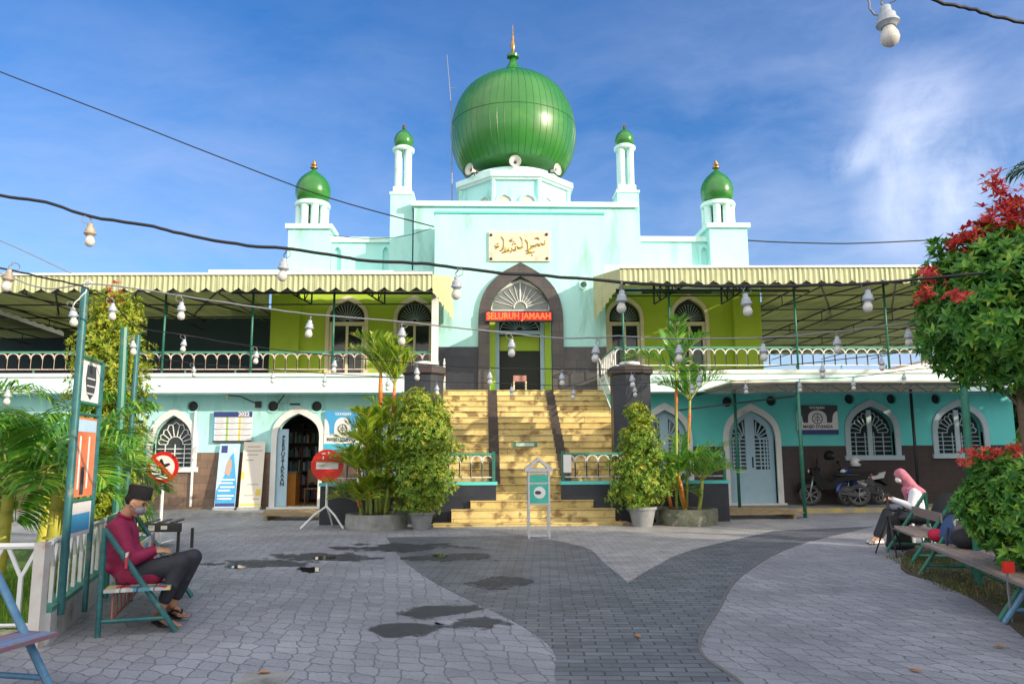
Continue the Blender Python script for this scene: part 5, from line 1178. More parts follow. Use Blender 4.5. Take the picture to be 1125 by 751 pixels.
def ringplanter(px,py,r,h,label,m_):
    g=G(px,py); c=(g.x,g.y+r*.8,0); o=T('round_planter',label,'planter',c); t=MB(); t.lathe([(r,0),(r*1.02,h*.5),(r,h),(r*.86,h+.01),(r*.84,h*.8)],c=c,n=30,cap=False)
    rr=random.Random(4)
    t.v=[(v[0]+rr.uniform(-.015,.015),v[1]+rr.uniform(-.015,.015),v[2]) for v in t.v]
    B(t,'rim',m_,o,smooth=50); t=MB(); t.lathe([(r*.85,h*.8),(.4*r,h*.95),(.01,h)],c=c,n=24,cap=False); B(t,'soil',M['soil'],o,smooth=True); return c
def frond(mb,base,az,el,L,droop,nl,ll,lw,rr,stem=None,sm=1,lm=0,tw=.75,vfold=.5,start=.22,tip=1.0):
    base=Vector(base); d=Vector((math.cos(az)*math.cos(el),math.sin(az)*math.cos(el),math.sin(el))); pts=[];p=base.copy(); n=14
    hz=Vector((math.cos(az),math.sin(az),0)); e=el
    for i in range(n+1):
        pts.append(p.copy()); e=el-droop*(i/n)**1.4; d=hz*math.cos(e)+Vector((0,0,math.sin(e))); p=p+d*(L/n)
    if stem is not None: stem.tube(pts,[.018*(1-.8*i/n)*(L/1.6)+.002 for i in range(n+1)],5,m=sm)
    side=Vector((-math.sin(az),math.cos(az),0))
    for k in range(nl):
        u=start+(1-start)*(k+.5)/nl; f=u*n; i=min(int(f),n-1); q=pts[i].lerp(pts[i+1],f-i); t_=(pts[i+1]-pts[i]).normalized(); up=side.cross(t_)
        if up.z<0: up=-up
        prof=math.sin(math.pi*min(1,(u-start)/(1-start)*.86+.12))**.6
        for s in(-1,1):
            l=ll*prof*rr.uniform(.85,1.1); dd=(t_*tw+side*s*1.0+up*vfold*rr.uniform(.3,1.1)).normalized()
            w_=lw*rr.uniform(.8,1.1); xx=dd.cross(up).normalized()
            a=q; b=q+dd*l*.35; c=q+dd*l*.72+Vector((0,0,-l*.10*tip)); e_=q+dd*l+Vector((0,0,-l*rr.uniform(.22,.5)*tip))
            o=len(mb.v); mb.v+=[tuple(a),tuple(b+xx*w_/2),tuple(b-xx*w_/2),tuple(c+xx*w_*.4),tuple(c-xx*w_*.4),tuple(e_)]
            mb.f+=[(o,o+1,o+2),(o+1,o+3,o+4,o+2),(o+3,o+5,o+4)]; mb.mi+=[lm]*3
def palm(name,label,stems,mats_leaf,mats_stem,group=None,seed=1,loc=None):
    # stems: (base xyz, top xyz, radius, n fronds, frond length, leaflet len, redshaft length, elev range)
    rr=random.Random(seed); o=T(name,label,'palm',loc or stems[0][0],group)
    for (b,t_,r,nf,L,ll,shaft,els,az0) in stems:
        b=Vector(b);t_=Vector(t_); st=MB(); lm=MB()
        pts=[b,b.lerp(t_,.5)+Vector((rr.uniform(-.04,.04),rr.uniform(-.04,.04),0)),t_]
        sp=smoothpts(pts,6); st.tube(sp,[r*(1.15-.3*i/len(sp)) for i in range(len(sp))],8)
        if shaft: d=(t_-b).normalized(); st.tube([t_-d*shaft,t_-d*shaft*.4,t_+d*.1],[r*1.15,r*1.2,r*.6],8,m=1)
        so_=B(st,'trunk',mats_stem[:2],o,smooth=True)
        fs=MB()
        for k in range(nf):
            az=az0+2*math.pi*k/nf+rr.uniform(-.3,.3) ; el=rr.uniform(*els)
            frond(lm,t_,az,el,L*rr.uniform(.8,1.15),rr.uniform(.5,1.5),int(15+L*9),ll*1.15,.036,rr,stem=fs,sm=0,vfold=.9,tw=1.25,tip=.35,start=.15)
        B(fs,'stalks',mats_stem[2],o,smooth=True); B(lm,'fronds',mats_leaf,o,fixn=False)
    return o
c=ringplanter(410,582,.66,.30,'round mossy grey planter ring under the tall palm left of the stairs',M['concrete'])
X,Y=c[0],c[1]
zc=P(412,398,Y).z
palm('palm','tall clustered palm with sunlit yellow-green crown in the left round planter',[
 ((X+.06,Y,.3),(X+.02,Y,zc-.25),.04,9,1.0,.46,.75,(.85,1.45),.3),
 ((X+.22,Y+.05,.3),(X+.33,Y,zc-.5),.035,6,.9,.44,.6,(.85,1.4),1.1),
 ((X-.0,Y-.05,.3),(X-.10,Y-.1,1.95),.04,9,.85,.36,.3,(.35,1.2),.2),
 ((X+.1,Y+.15,.3),(X+.22,Y+.2,2.2),.04,8,.85,.36,.3,(.35,1.2),1.9),
 ((X-.15,Y+.1,.3),(X-.18,Y+.1,1.15),.035,9,.62,.34,.2,(.3,1.2),.9),
 ((X+.2,Y-.2,.3),(X+.28,Y-.25,1.25),.035,8,.85,.40,.2,(.3,1.2),2.9),
 ((X-.1,Y-.25,.3),(X-.12,Y-.4,.75),.03,9,.55,.32,.1,(.2,1.1),.4),
 ((X-.3,Y-.1,.3),(X-.36,Y-.2,1.15),.03,10,.78,.44,.1,(.4,1.3),.5),
 ((X-.3,Y-.25,.3),(X-.34,Y-.35,.55),.03,11,.75,.42,.1,(.4,1.3),.1),
 ((X-.2,Y-.1,.3),(X-.22,Y-.2,1.7),.03,10,.8,.44,.1,(.4,1.3),.7),
 ((X+.35,Y+.0,.3),(X+.4,Y-.1,.6),.03,7,.7,.34,.1,(.3,1.1),1.4)],M['lf_palmy'],[M['greenstem'],M['redstem'],M['greenstem']],seed=3)
c=ringplanter(763,578,.62,.34,'round whitewashed mossy planter ring under the red-stemmed palm right of the stairs',M['mossy'])
X,Y=c[0],c[1]
za=P(743,408,Y).z; zb=P(758,455,Y).z
palm('palm','red-stemmed clustered palm in the right round planter',[
 ((X-.25,Y,.3),(P(743,408,Y).x,Y,za),.030,8,1.35,.42,1.0,(.5,1.4),.35),
 ((X+.0,Y+.1,.3),(P(758,440,Y).x,Y,P(757,440,Y).z),.030,7,1.15,.40,.95,(.4,1.3),1.0),
 ((X-.1,Y-.2,.3),(X-.22,Y-.2,1.05),.04,9,1.05,.36,.7,(.5,1.3),.2),
 ((X+.22,Y-.1,.3),(X+.32,Y-.1,.95),.04,9,1.05,.36,.6,(.5,1.3),1.2),
 ((X-.35,Y+.0,.3),(X-.45,Y-.1,.7),.035,7,.85,.34,.4,(.3,1.1),2.2)],M['lf_palm'],[M['greenstem'],M['redstem'],M['greenstem']],seed=9)
# big feathery palms at the left edge of the photograph
rr=random.Random(5)
def bigpalm(base,h,lab,nf,L,ll,seed,els=(.1,1.1),r=.075,az0=0,span=6.28):
    rr=random.Random(seed); o=T('garden_palm',lab,'palm',base); st=MB(); b=Vector(base); top=b+Vector((.05,.05,h))
    st.tube(smoothpts([b,b.lerp(top,.5)+Vector((.03,0,0)),top],5),[r*(1.2-.3*i/10) for i in range(11)],12); 
    for k in range(int(h/.16)): z=b.z+k*.16; st.lathe([(r*1.16,z),(r*1.2,z+.012),(r*1.16,z+.024)],c=(b.x+.05*k*.16/h,b.y+.05*k*.16/h,0),n=12,cap=False)
    B(st,'trunk',M['yelstem'],o,smooth=True); lm=MB();fs=MB()
    for k in range(nf):
        frond(lm,top,az0+span*(k+.5)/nf+rr.uniform(-.2,.2),rr.uniform(*els),L*rr.uniform(.85,1.1),rr.uniform(.9,1.6),52,ll,.034,rr,stem=fs,sm=0,vfold=.5)
    B(fs,'stalks',M['greenstem'],o,smooth=True); B(lm,'fronds',M['lf_palm'],o,fixn=False)
p=P(52,600,8.9); bigpalm((p.x,8.9,0),1.35,'feathery garden palm with a thick yellow trunk behind the white fence',9,1.45,.6,2)
p=P(15,600,8.2); bigpalm((p.x-.3,8.4,0),1.15,'feathery garden palm at the far left edge with drooping fronds',8,1.5,.65,4,r=.06)
p=P(60,600,11.4); bigpalm((p.x-.3,11.6,0),1.7,'feathery garden palm farther back beside the columnar shrub',11,1.5,.65,8,r=.08)
p=P(-60,600,11); bigpalm((p.x-1,12,0),2.0,'taller garden palm at the left edge behind the others',11,1.8,.75,14,r=.09)
# columnar yellow green shrub behind the sign frame
p=P(112,560,12.3); cs=T('columnar_shrub','tall columnar yellow-green shrub with a red tip behind the leaning sign frame','shrub',(p.x,12.3,0))
B(trunk_mesh((p.x,12.3,0),(p.x,12.3,3.2),.07,.02,5,7,.4,.4),'trunk',M['bark'],cs,smooth=True)
t=MB()
for k in range(11):
    u=k/10; z=.5+3.3*u; r=.62*(1-.12*u)*(1 if u<.9 else .72)
    crown(t,(p.x+.05*math.sin(k*2),12.3,z),(r,r,.42),520,.075,60+k,nz=.28,shell=.5,topm=1 if k==10 else None,toph=.95)
crown(t,(p.x-.05,12.3,4.05),(.10,.10,.32),26,.10,99,topm=1,toph=-.5)
B(t,'crown',[M['lf_yel'],M['lf_red']],cs,fixn=False)
# topiary tree and shrub at the right
p=P(1096,340,5.6); tt=T('topiary_tree','round-crowned topiary tree with red young leaves at the right edge, high above the bench','tree',(p.x,5.6,0))
B(trunk_mesh((p.x+.30,5.75,0),(p.x+.12,5.65,p.z+.2),.035,.02,31,7,.4,.4),'trunk',M['bark'],tt,smooth=True)
t=MB(); crown(t,(p.x+.03,5.6,p.z+.02),(.55,.55,.66),2300,.088,41,nz=.17,shell=.45,whorl=6); crown(t,(p.x+.02,5.6,p.z),(.42,.42,.52),500,.10,47,nz=.1,shell=.9,whorl=6)
def sprig(px,py,h,n,seed,Y=5.5,m=1,r=.10):
    q=P(px,py,Y); crown(t,(q.x,Y,q.z),(r,r,h),int(n*1.3),.07,seed,topm=m,toph=-2,nz=.2,shell=.8,updir=1.3)
for i,(a,b,h,n) in enumerate([(1070,262,.13,22),(1052,270,.10,12),(1086,250,.16,26),(1100,235,.20,26),(1113,240,.2,22),(1095,212,.15,12),(1095,200,.12,6),(1024,305,.10,11),(1016,322,.08,8),(1108,258,.14,18),(1060,285,.06,8),(1122,225,.2,14)]): sprig(a,b,h,n,200+i,r=.09)
sprig(1050,325,.03,4,230,Y=5.0); sprig(1062,326,.03,3,231,Y=5.0)
B(t,'crown',[M['lf_dark'],M['lf_red']],tt,fixn=False)
p=P(1126,552,7.6); ts=T('round_shrub','dense round green shrub with a red-tinted top behind the bench at the right edge','shrub',(p.x,7.6,0))
B(trunk_mesh((p.x,7.7,0),(p.x,7.7,.9),.05,.03,33,7,.4,.3),'trunk',M['bark'],ts,smooth=True)
t=MB(); crown(t,(p.x+.02,7.65,1.06),(.56,.58,.52),2400,.090,43,nz=.17,shell=.45,topm=1,toph=.97,whorl=6)
for i,(a,b) in enumerate([(1068,497),(1085,495),(1100,498),(1115,492),(1122,502),(1060,508),(1075,502)]):
    q=P(a,b,7.5); crown(t,(q.x,7.5,q.z),(.10,.09,.04),12,.055,300+i,topm=1,toph=-2,shell=.8,updir=1)
crown(t,(p.x-.10,7.4,.62),(.35,.3,.22),160,.11,57,nz=.25,shell=.8)
B(t,'crown',[M['lf_dark'],M['lf_red']],ts,fixn=False)
# palm fronds reaching in from the right edge, high up
p=P(1232,205,9); ep=T('tall_palm','dark palm whose frond tips hang into view at the upper right edge','palm',(p.x,9,0)); st=MB(); st.tube([(p.x,9,0),(p.x+.1,9,2.5),(p.x,9,p.z)],[.16,.12,.1],12); B(st,'trunk',M['bark'],ep,smooth=True)
lm=MB();fs=MB();rr=random.Random(8)
for k in range(13): frond(lm,(p.x,9,p.z),2*math.pi*k/13+.15,rr.uniform(-.1,.9),1.35,1.5,34,.5,.035,rr,stem=fs,sm=0,vfold=.1)
B(fs,'stalks',M['greenstem'],ep,smooth=True); B(lm,'fronds',M['lf_far'],ep,fixn=False)
# grass and soil beds
M['grassbase']=mat('grass_ground',(.10,.20,.03),.95,(.15,.25,.05),5,8,c3=(.10,.08,.04),s3=2)
def bed(pts,z,name,m_):
    t=MB(); t.poly(pts,(),-.005,z,axis='Z'); return B(t,name,m_,kind='structure')
FL0=G(55,707); FD=Vector((-.275,.96,0)).normalized(); 
fl=lambda s,off=0:(FL0.x+FD.x*s-off*FD.y,FL0.y+FD.y*s+off*FD.x)
lp=[fl(-.0,.12),fl(6.5,.12),(-16,14),(-16,5.9),(FL0.x-3,FL0.y-.05)]
bed([fl(-.0,.10),fl(7.5,.10),(-15,14.5),(-15,FL0.y)],.05,'garden_lawn',M['grassbase'])
rg=random.Random(2); t=MB()
def grasspatch(t,n,fx,hl=(.03,.09)):
    for i in range(n):
        p=fx(); h=rg.uniform(*hl); a=rg.uniform(0,6.28); w_=rg.uniform(.004,.008); d=Vector((math.cos(a),math.sin(a),0)); b=p+Vector((rg.uniform(-.4,.4)*h,rg.uniform(-.4,.4)*h,h))
        o=len(t.v); t.v+=[tuple(p-d*w_),tuple(p+d*w_),tuple(b)]; t.f.append((o,o+1,o+2)); t.mi.append(0)
grasspatch(t,26000,lambda:(lambda s,o_:Vector((fl(s,o_)[0],fl(s,o_)[1],.05)))(rg.uniform(0,4.5),rg.uniform(.25,3.2)))
B(t,'lawn_grass',leafmat('grass_blade',(.12,.26,.03),(.28,.45,.05),s=3),kind='stuff',fixn=False)
# right-hand bed of leaf litter and ground cover
rb=[G(1000,600),G(990,625),G(1030,640),G(1072,660),G(1125,700),G(1180,760)]
pts=[(p.x,p.y) for p in smoothpts(rb,4)]+[(7.5,4.5),(9,12)]
bed(pts,.02,'right_planting_bed',M['soil'])
t=MB(); c0=G(1060,640)
def rbp():
    while True:
        p=Vector((rg.uniform(4.0,7.5),rg.uniform(6.6,11.5),.02)); 
        # inside bed test by line from (990,625)->(1125,700)
        a=G(995,628);b=G(1125,702)
        if (b.x-a.x)*(p.y-a.y)-(b.y-a.y)*(p.x-a.x)>0.12: return p
grasspatch(t,9000,rbp,(.02,.07)); B(t,'ground_cover',leafmat('ground_cover_blade',(.05,.09,.02),(.16,.18,.04),(.3,.2,.06),s=3),kind='stuff',fixn=False)
t=MB(); rr=random.Random(12)
for i in range(260):
    p=rbp(); d=rdir(rr); d.z=abs(d.z)*.2; leaf_faces(t,p+Vector((0,0,.015)),d,Vector((0,0,1)),.09,.045)
B(t,'leaf_litter',leafmat('dry_litter_leaf',(.28,.18,.06),(.42,.30,.12),(.2,.3,.08),s=6),kind='stuff',fixn=False)
# concrete kerb wall of the left garden
t=MB(); 
def kw(s0,s1,o0,o1,z0,z1,m_,nm):
    t=MB(); t.poly([fl(s0,o0),fl(s1,o0),fl(s1,o1),fl(s0,o1)],(),z0,z1,axis='Z'); return B(t,nm,m_,kerb)
kerb=T('garden_kerb','white low concrete kerb with a green top along the left garden','kerb',(FL0.x,FL0.y,0))
kw(-.05,6.0,0,.14,0,.26,mat('stained_white_kerb',(.50,.51,.50),.8,(.36,.38,.37),5,8,c3=(.16,.18,.15),s3=4),'face'); kw(-.05,6.0,-.004,.144,.2605,.30,mat('green_kerb_paint',(.05,.22,.16),.6,(.08,.26,.2),6),'top')
# ================================================================ SURROUNDINGS TO THE RIGHT (they shade the courtyard)
nb=T('neighbour_building','two-storey plastered neighbour building beyond the right side of the courtyard','building',(24,-14,0))
t=MB(); t.box(20.5,28,-34,-2.2,0,9.6); B(t,'wall',M['cream'],nb)
t=MB(); t.box(20.1,28.4,-34.4,-1.8,9.6,9.8); t.poly([(20.1,9.8),(28.4,9.8),(24.2,11.6)],(),-34.2,-2.0); B(t,'roof',M['browntile'],nb)
for k in range(9):
    for z in(1.2,5.6):
        t=MB(); y=-32+k*3.4; t.box(20.44,20.499,y,y+1.4,z,z+1.9); f=B(t,'window',M['white'],nb); t=MB(); t.box(20.42,20.438,y+.1,y+1.3,z+.1,z+1.8); B(t,'pane',M['glass'],f)
def mktree(h,r,seed,n,L):
    o=bpy.data.objects.new('broad_tree',None); COL.objects.link(o)
    B(trunk_mesh((0,0,0),(0,0,h*.75),.22,.10,seed,8,r*.6,r*.5),'trunk',M['bark'],o,smooth=True)
    t=MB(); rr=random.Random(seed)
    crown(t,(0,0,h-r*.95),(r,r,r*.95),n,L,seed,nz=.28,shell=.6)
    for i in range(5): a=i*1.3; crown(t,(math.cos(a)*r*.7,math.sin(a)*r*.7,h-r*(1.1+.5*(i%2))),(r*.5,r*.5,r*.45),n//6,L,seed+i+1,nz=.3,shell=.7)
    B(t,'crown',M['lf_far'],o,fixn=False); return o
p1=mktree(6,2.4,71,1300,.42)
spots=[(19.8,19,.80),(20,15.8,1.08),(20.0,12.2,1.36),(19.8,9.2,1.42),(20.4,5.6,.66),(20.5,2,.85),(21,-.8,1.45),(17.8,-4,1.3),(17.6,27,1.0)]
for i,(x,y,s) in enumerate(spots):
    o=p1 if i==0 else copy_tree(p1); o.location=(x,y,0); o.scale=(min(s,1.15),min(s,1.15),s); o.rotation_euler.z=i*1.1
    tag(o,'broad leafy tree behind the right end of the mosque' if i==8 else 'broad tree beyond the courtyard\'s right side, %s in its row from the mosque'%['first','second','third','fourth','fifth','sixth','seventh','eighth'][min(i,7)],'tree','trees beyond the right side of the courtyard')
# ================================================================ BENCHES
def bench(label,L,mseat,mpipe,marc,origin,rz,backm=None,frames=2,back=True):
    o=T('pipe_bench',label,'bench',(0,0,0),'painted pipe benches')
    F=(.62,0); Hh=.92
    for k in range(frames):
        y=L*k/(frames-1); t=MB()
        t.tube([(0,y,0),(0,y,Hh)],.024,9); t.tube([(0,y+.001,Hh-.01),(.62,y+.001,.012)],.026,9); t.tube([(.02,y,.13),(.56,y,.13)],.02,8); B(t,'end_frame',mpipe,o,smooth=40)
    t=MB()
    for k in range(4): x=.03+k*.135; t.box(x,x+.125,-.06,L+.06,.375+.0*k,.402)
    B(t,'seat',mseat,o)
    t=MB(); 
    for a,b in((.02,.14),): 
        x0=.62*(1-(.56+a)/Hh)-.035; x1=.62*(1-(.56+b)/Hh)-.035
        t.bar((x0+.0,-.05,.56+(a+b)/2),(x0+.0,L+.05,.56+(a+b)/2),.022,.13)
    if back: B(t,'backrest',backm or mseat,o)
    t=MB(); n=max(3,int(L/.2)); 
    t.tube([(.10,0,.14),(.10,L,.14)],.012,6)
    for k in range(n+1): y=L*k/n; t.tube([(.10,y,.14),(.10,y,.31)],.010,5)
    for k in range(n):
        y=L*(k+.5)/n; t.tube([(.10,y+ L/n/2*math.cos(math.pi*j/6),.31+.06*math.sin(math.pi*j/6)) for j in range(7)],.010,5)
    B(t,'under_rail',marc,o,smooth=40)
    o.rotation_euler.z=rz; o.location=origin; return o
def mosaic(name,cols,s=7,r=.45):
    m,n,l,b=newmat(name); b.inputs['Roughness'].default_value=r; tc=n.new('ShaderNodeTexCoord'); mp=n.new('ShaderNodeMapping'); mp.inputs['Scale'].default_value=(1,.55,1); l.new(tc.outputs['Object'],mp.inputs[0])
    v=n.new('ShaderNodeTexVoronoi'); v.inputs['Scale'].default_value=s; l.new(mp.outputs[0],v.inputs[0]); sp=n.new('ShaderNodeSeparateColor'); l.new(v.outputs['Color'],sp.inputs[0])
    rp=n.new('ShaderNodeValToRGB'); rp.color_ramp.interpolation='CONSTANT'; l.new(sp.outputs[0],rp.inputs[0]); e=rp.color_ramp.elements
    e[0].color=col(cols[0]); e[1].color=col(cols[1]); e[1].position=1/len(cols)
    for i,c in enumerate(cols[2:]): x=e.new((i+2)/len(cols)); x.color=col(c)
    l.new(rp.outputs[0],b.inputs['Base Color']); return m
def stripes(name,cols,w_=.135,off=0):
    m,n,l,b=newmat(name); b.inputs['Roughness'].default_value=.6; tc=n.new('ShaderNodeTexCoord'); sp=n.new('ShaderNodeSeparateXYZ'); l.new(tc.outputs['Object'],sp.inputs[0])
    d=n.new('ShaderNodeMath'); d.operation='DIVIDE'; l.new(sp.outputs[0],d.inputs[0]); d.inputs[1].default_value=w_*len(cols); f=n.new('ShaderNodeMath'); f.operation='FRACT'; l.new(d.outputs[0],f.inputs[0])
    rp=n.new('ShaderNodeValToRGB'); rp.color_ramp.interpolation='CONSTANT'; l.new(f.outputs[0],rp.inputs[0]); e=rp.color_ramp.elements
    e[0].color=col(cols[0]); e[1].color=col(cols[1]); e[1].position=1/len(cols)
    for i,c in enumerate(cols[2:]): x=e.new((i+2)/len(cols)); x.color=col(c)
    nz=n.new('ShaderNodeTexNoise'); nz.inputs['Scale'].default_value=14; nz.inputs['Detail'].default_value=8; l.new(tc.outputs['Object'],nz.inputs[0]); r=n.new('ShaderNodeMapRange'); r.inputs[1].default_value=.52; r.inputs[2].default_value=.62; l.new(nz.outputs[0],r.inputs[0])
    mx=n.new('ShaderNodeMix'); mx.data_type='RGBA'; l.new(r.outputs[0],mx.inputs[0]); l.new(rp.outputs[0],mx.inputs[6]); mx.inputs[7].default_value=(.22,.19,.17,1); l.new(mx.outputs[2],b.inputs['Base Color']); return m
Mseat1=mosaic('patchwork_painted_seat',[(.45,.03,.05),(.55,.55,.50),(.08,.25,.33),(.60,.50,.18),(.50,.10,.04),(.40,.42,.42)],8)
Mseat2=stripes('striped_worn_seat',[(.28,.15,.20),(.45,.40,.20),(.22,.16,.26),(.16,.24,.40)])
Mseat3=stripes('worn_brown_seat',[(.38,.30,.24),(.26,.18,.17),(.36,.27,.20)])
Mreda=mat('worn_red_arcs',(.38,.10,.08),.6,(.25,.14,.11),12)
rf=G(107,700); bench('green pipe bench with patchwork painted seat that the man in maroon sits on',1.75,Mseat1,M['polebl'],Mreda,(rf.x,rf.y,0),math.atan2(.275,.96))
lx=Vector((.97,-.24,0)); ly=Vector((.24,.97,0)); ff=G(70,768); og=ff-lx*.62-ly*1.6+Vector((-.06,0,0))
bench('blue pipe bench with worn purple and yellow seat in the bottom left corner',1.6,Mseat2,M['blue'],Mreda,(og.x,og.y,0),math.atan2(lx.y,lx.x),back=False)
fa=G(1010,632);fb=G(1098,682); al=(fb-fa).normalized(); lx=Vector((al.y,-al.x,0)); og=fa-lx*.62
bench('long bench with worn brown planks at the right, piled with bags',(fb-fa).length,Mseat3,M['pole'],M['pole'],(og.x,og.y,0),math.atan2(lx.y,lx.x))
fc=G(1002,621); og=fc-al*1.5-lx*.62+lx*.0
bench('shorter green pipe bench just beyond the long one at the right',1.42,Mseat3,M['pole'],M['pole'],(og.x,og.y,0),math.atan2(lx.y,lx.x))
# a bench end frame at the right edge is painted blue: a third bench nearer the viewer
og=fb-lx*.62+al*.12; bench('blue pipe bench cut off by the right edge, nearest the viewer on that side',1.5,Mseat3,M['blue'],M['pole'],(og.x,og.y,0),math.atan2(lx.y,lx.x))
# dark slatted bench behind the man
c=G(176,604); sb_=T('slatted_bench','dark slatted low bench with a white marked front edge behind the seated man','bench',(c.x,c.y,0))
rz=.15; X0,Y0=c.x-.15,c.y; zt=.47
t=MB()
for k in range(5): t.bar((X0-.45+k*.2,Y0+.35,zt),(X0-.35+k*.2,Y0-.35,zt),.07,.03)
B(t,'slats',M['darkgrey'],sb_)
t=MB(); t.box(X0-.5,X0+.62,Y0-.40,Y0-.36,zt-.14,zt+.0); B(t,'front_board',M['darkgrey'],sb_)
t=MB(); t.box(X0-.3,X0-.22,Y0-.404,Y0-.4005,zt-.1,zt-.04); t.box(X0+.1,X0+.2,Y0-.404,Y0-.4005,zt-.12,zt-.03); t.box(X0+.3,X0+.4,Y0-.404,Y0-.4005,zt-.1,zt-.04); B(t,'white_marks',M['signwhite'],sb_)
for a in(-.45,.55):
    for b_ in(-.3,.3): t=MB(); t.box(X0+a-.02,X0+a+.02,Y0+b_-.02,Y0+b_+.02,0,zt-.141); B(t,'leg',M['darkgrey'],sb_)
# ================================================================ WHITE FENCE
def forkfence(a,b,z0,z1,n,label):
    a=Vector(a);b=Vector(b); o=T('picket_fence',label,'fence',(a.x,a.y,0),'white steel fence panels of the left garden')
    t=MB(); t.tube([(a.x,a.y,z1),(b.x,b.y,z1)],.027,8); B(t,'top_rail',M['white'],o,smooth=40)
    t=MB(); t.tube([(a.x,a.y,z0+.04),(b.x,b.y,z0+.04)],.016,6); B(t,'bottom_rail',M['white'],o,smooth=40)
    t=MB(); zf=z0+(z1-z0)*.62; w_=(b-a)/n
    for k in range(n):
        c=a+w_*(k+.5); t.bar((c.x,c.y,z0+.04),(c.x,c.y,zf+.03),.035,.02,up=(0,1,0))
        for s in(-.42,.42): q=c+w_*s; t.bar((c.x,c.y,zf),(q.x,q.y,z1-.01),.030,.018,up=(0,1,0))
    B(t,'forked_pickets',M['white'],o)
    return o
Fp=Vector(fl(.0,.07)+(0,))
forkfence((Fp.x-.06,Fp.y,0),(Fp.x-2.6,Fp.y-.12,0),.12,.80,9,'white fence panel facing the viewer in front of the lawn, lower left')
s2=Vector(fl(.08,.07)+(0,)); e2=Vector(fl(5.2,.07)+(0,))
forkfence(s2,e2,.24,.82,18,'white fence panel running away on the garden kerb behind the man')
fpst=T('fence_post','thick rusty white fence post at the corner of the garden','fence post',(Fp.x,Fp.y,0)); t=MB(); t.box(Fp.x-.045,Fp.x+.045,Fp.y-.13,Fp.y-.04,0,.84); B(t,'post',mat('rusty_white_post',(.62,.61,.57),.6,(.55,.5,.44),6,8,c3=(.38,.20,.10),s3=6),fpst)
# ================================================================ SIGN FRAME AND POLES
YS=7.0
a0=P(63,665,YS); a1=P(97,316,YS); sf=T('sign_frame','tall teal pole sign frame with a small crest panel over an orange poster','sign',(a0.x,YS,0)); A=Vector(((a0.x+a1.x)/2,YS,0)); Bq=A+Vector((-.10,.62,0))
t=MB(); t.tube([(A.x,A.y,.2),(A.x,A.y,a1.z)],.034,10); B(t,'pole',M['polebl'],sf,smooth=40)
def yz(px,py,p): # point on the vertical sign plane below/above p
    return P(px,py,p.y).z
zT=yz(112,398,Bq)+.0
zt_=P(88,390,A.y).z
t=MB(); t.tube([(Bq.x,Bq.y,.1),(Bq.x,Bq.y,zt_)],.026,8); B(t,'pole',M['polebl'],sf,smooth=40)
zz=[zt_, zt_-.42, zt_-.52, zt_-1.30]
for z in zz: t=MB(); t.tube([(A.x,A.y,z),(Bq.x,Bq.y,z)],.016,8); B(t,'cross_bar',M['pole'],sf,smooth=40)
def spanel(u0,u1,z0,z1,nm,m_,off=0,par=None,th=.01):
    d=(Bq-A); n_=Vector((d.y,-d.x,0)).normalized(); p=A+d*u0+n_*off; q=A+d*u1+n_*off; t=MB(); nn=n_*th
    t.add([(p.x,p.y,z0),(q.x,q.y,z0),(q.x,q.y,z1),(p.x,p.y,z1),(p.x-nn.x,p.y-nn.y,z0),(q.x-nn.x,q.y-nn.y,z0),(q.x-nn.x,q.y-nn.y,z1),(p.x-nn.x,p.y-nn.y,z1)],[(0,1,2,3),(7,6,5,4),(0,4,5,1),(1,5,6,2),(2,6,7,3),(3,7,4,0)]); return B(t,nm,m_,par or sf)
pn=spanel(.08,.93,zt_-.40,zt_-.03,'crest_panel',M['signwhite'])
# shield with three white lines
d=(Bq-A); n_=Vector((d.y,-d.x,0)).normalized()
t=MB(); sh_=[(.35,.34),(.72,.34),(.76,.2),(.70,.08),(.54,.02),(.38,.08),(.31,.2)]
for (u,v) in sh_: p=A+d*u+n_*.004; t.v.append((p.x,p.y,zt_-.40+v))
t.f=[tuple(range(len(sh_)))]; B(t,'shield',Mgreyp,pn,fixn=False)
for k in range(3): spanel(.36,.70,zt_-.33+k*.07,zt_-.318+k*.07,'shield_line',M['signwhite'],.006,pn,.001)
ps=spanel(.05,.95,zt_-1.27,zt_-.55,'poster',Morp)
spanel(.08,.92,zt_-.68,zt_-.57,'poster_header',Mpale,.003,ps,.001)
for u in(.25,.62): spanel(u,u+.07,zt_-1.2,zt_-.72,'poster_band',M['signwhite'],.003,ps,.001)
spanel(.38,.52,zt_-1.25,zt_-1.0,'poster_figure',Mgreyp,.005,ps,.001)
pb=spanel(.05,.95,zt_-1.62,zt_-1.32,'lower_poster',M['signwhite']); spanel(.1,.9,zt_-1.58,zt_-1.42,'lower_poster_print',Mblp,.003,pb,.001)
# low green hoop rail by the sign
h0=Vector(fl(1.2,-.02)+(0,)); 
hr=T('hoop_rail','low green pipe hoop beside the orange poster','rail',(A.x,A.y+.9,0)); t=MB(); q0=A+Vector((.02,.75,0)); q1=A+Vector((-.2,1.6,0)); t.tube([(q0.x,q0.y,.2),(q0.x,q0.y,.95),(q1.x,q1.y,.95),(q1.x,q1.y,.1)],.03,8); t.tube([(q0.x,q0.y,.80),(q1.x,q1.y,.80)],.02,8); B(t,'pipe',M['pole'],hr,smooth=40)
POLES=[]
for (bx,by,tx,ty,Y,lab) in ((128,580,137,360,11.0,'bright green lamp pole behind the seated man, left one of the two'),(138,545,152,368,11.8,'thin teal lamp pole behind the seated man, right one of the two')):
    b=P(bx,by,Y);tp=P(tx,ty,Y); o=T('lamp_pole',lab,'pole',(b.x,Y,0)); t=MB(); t.tube([(b.x,Y,0),(tp.x,Y,tp.z)],.055 if tx<140 else .04,9); B(t,'pole',M['pole'] if tx<140 else M['polebl'],o,smooth=40); POLES.append(tp)
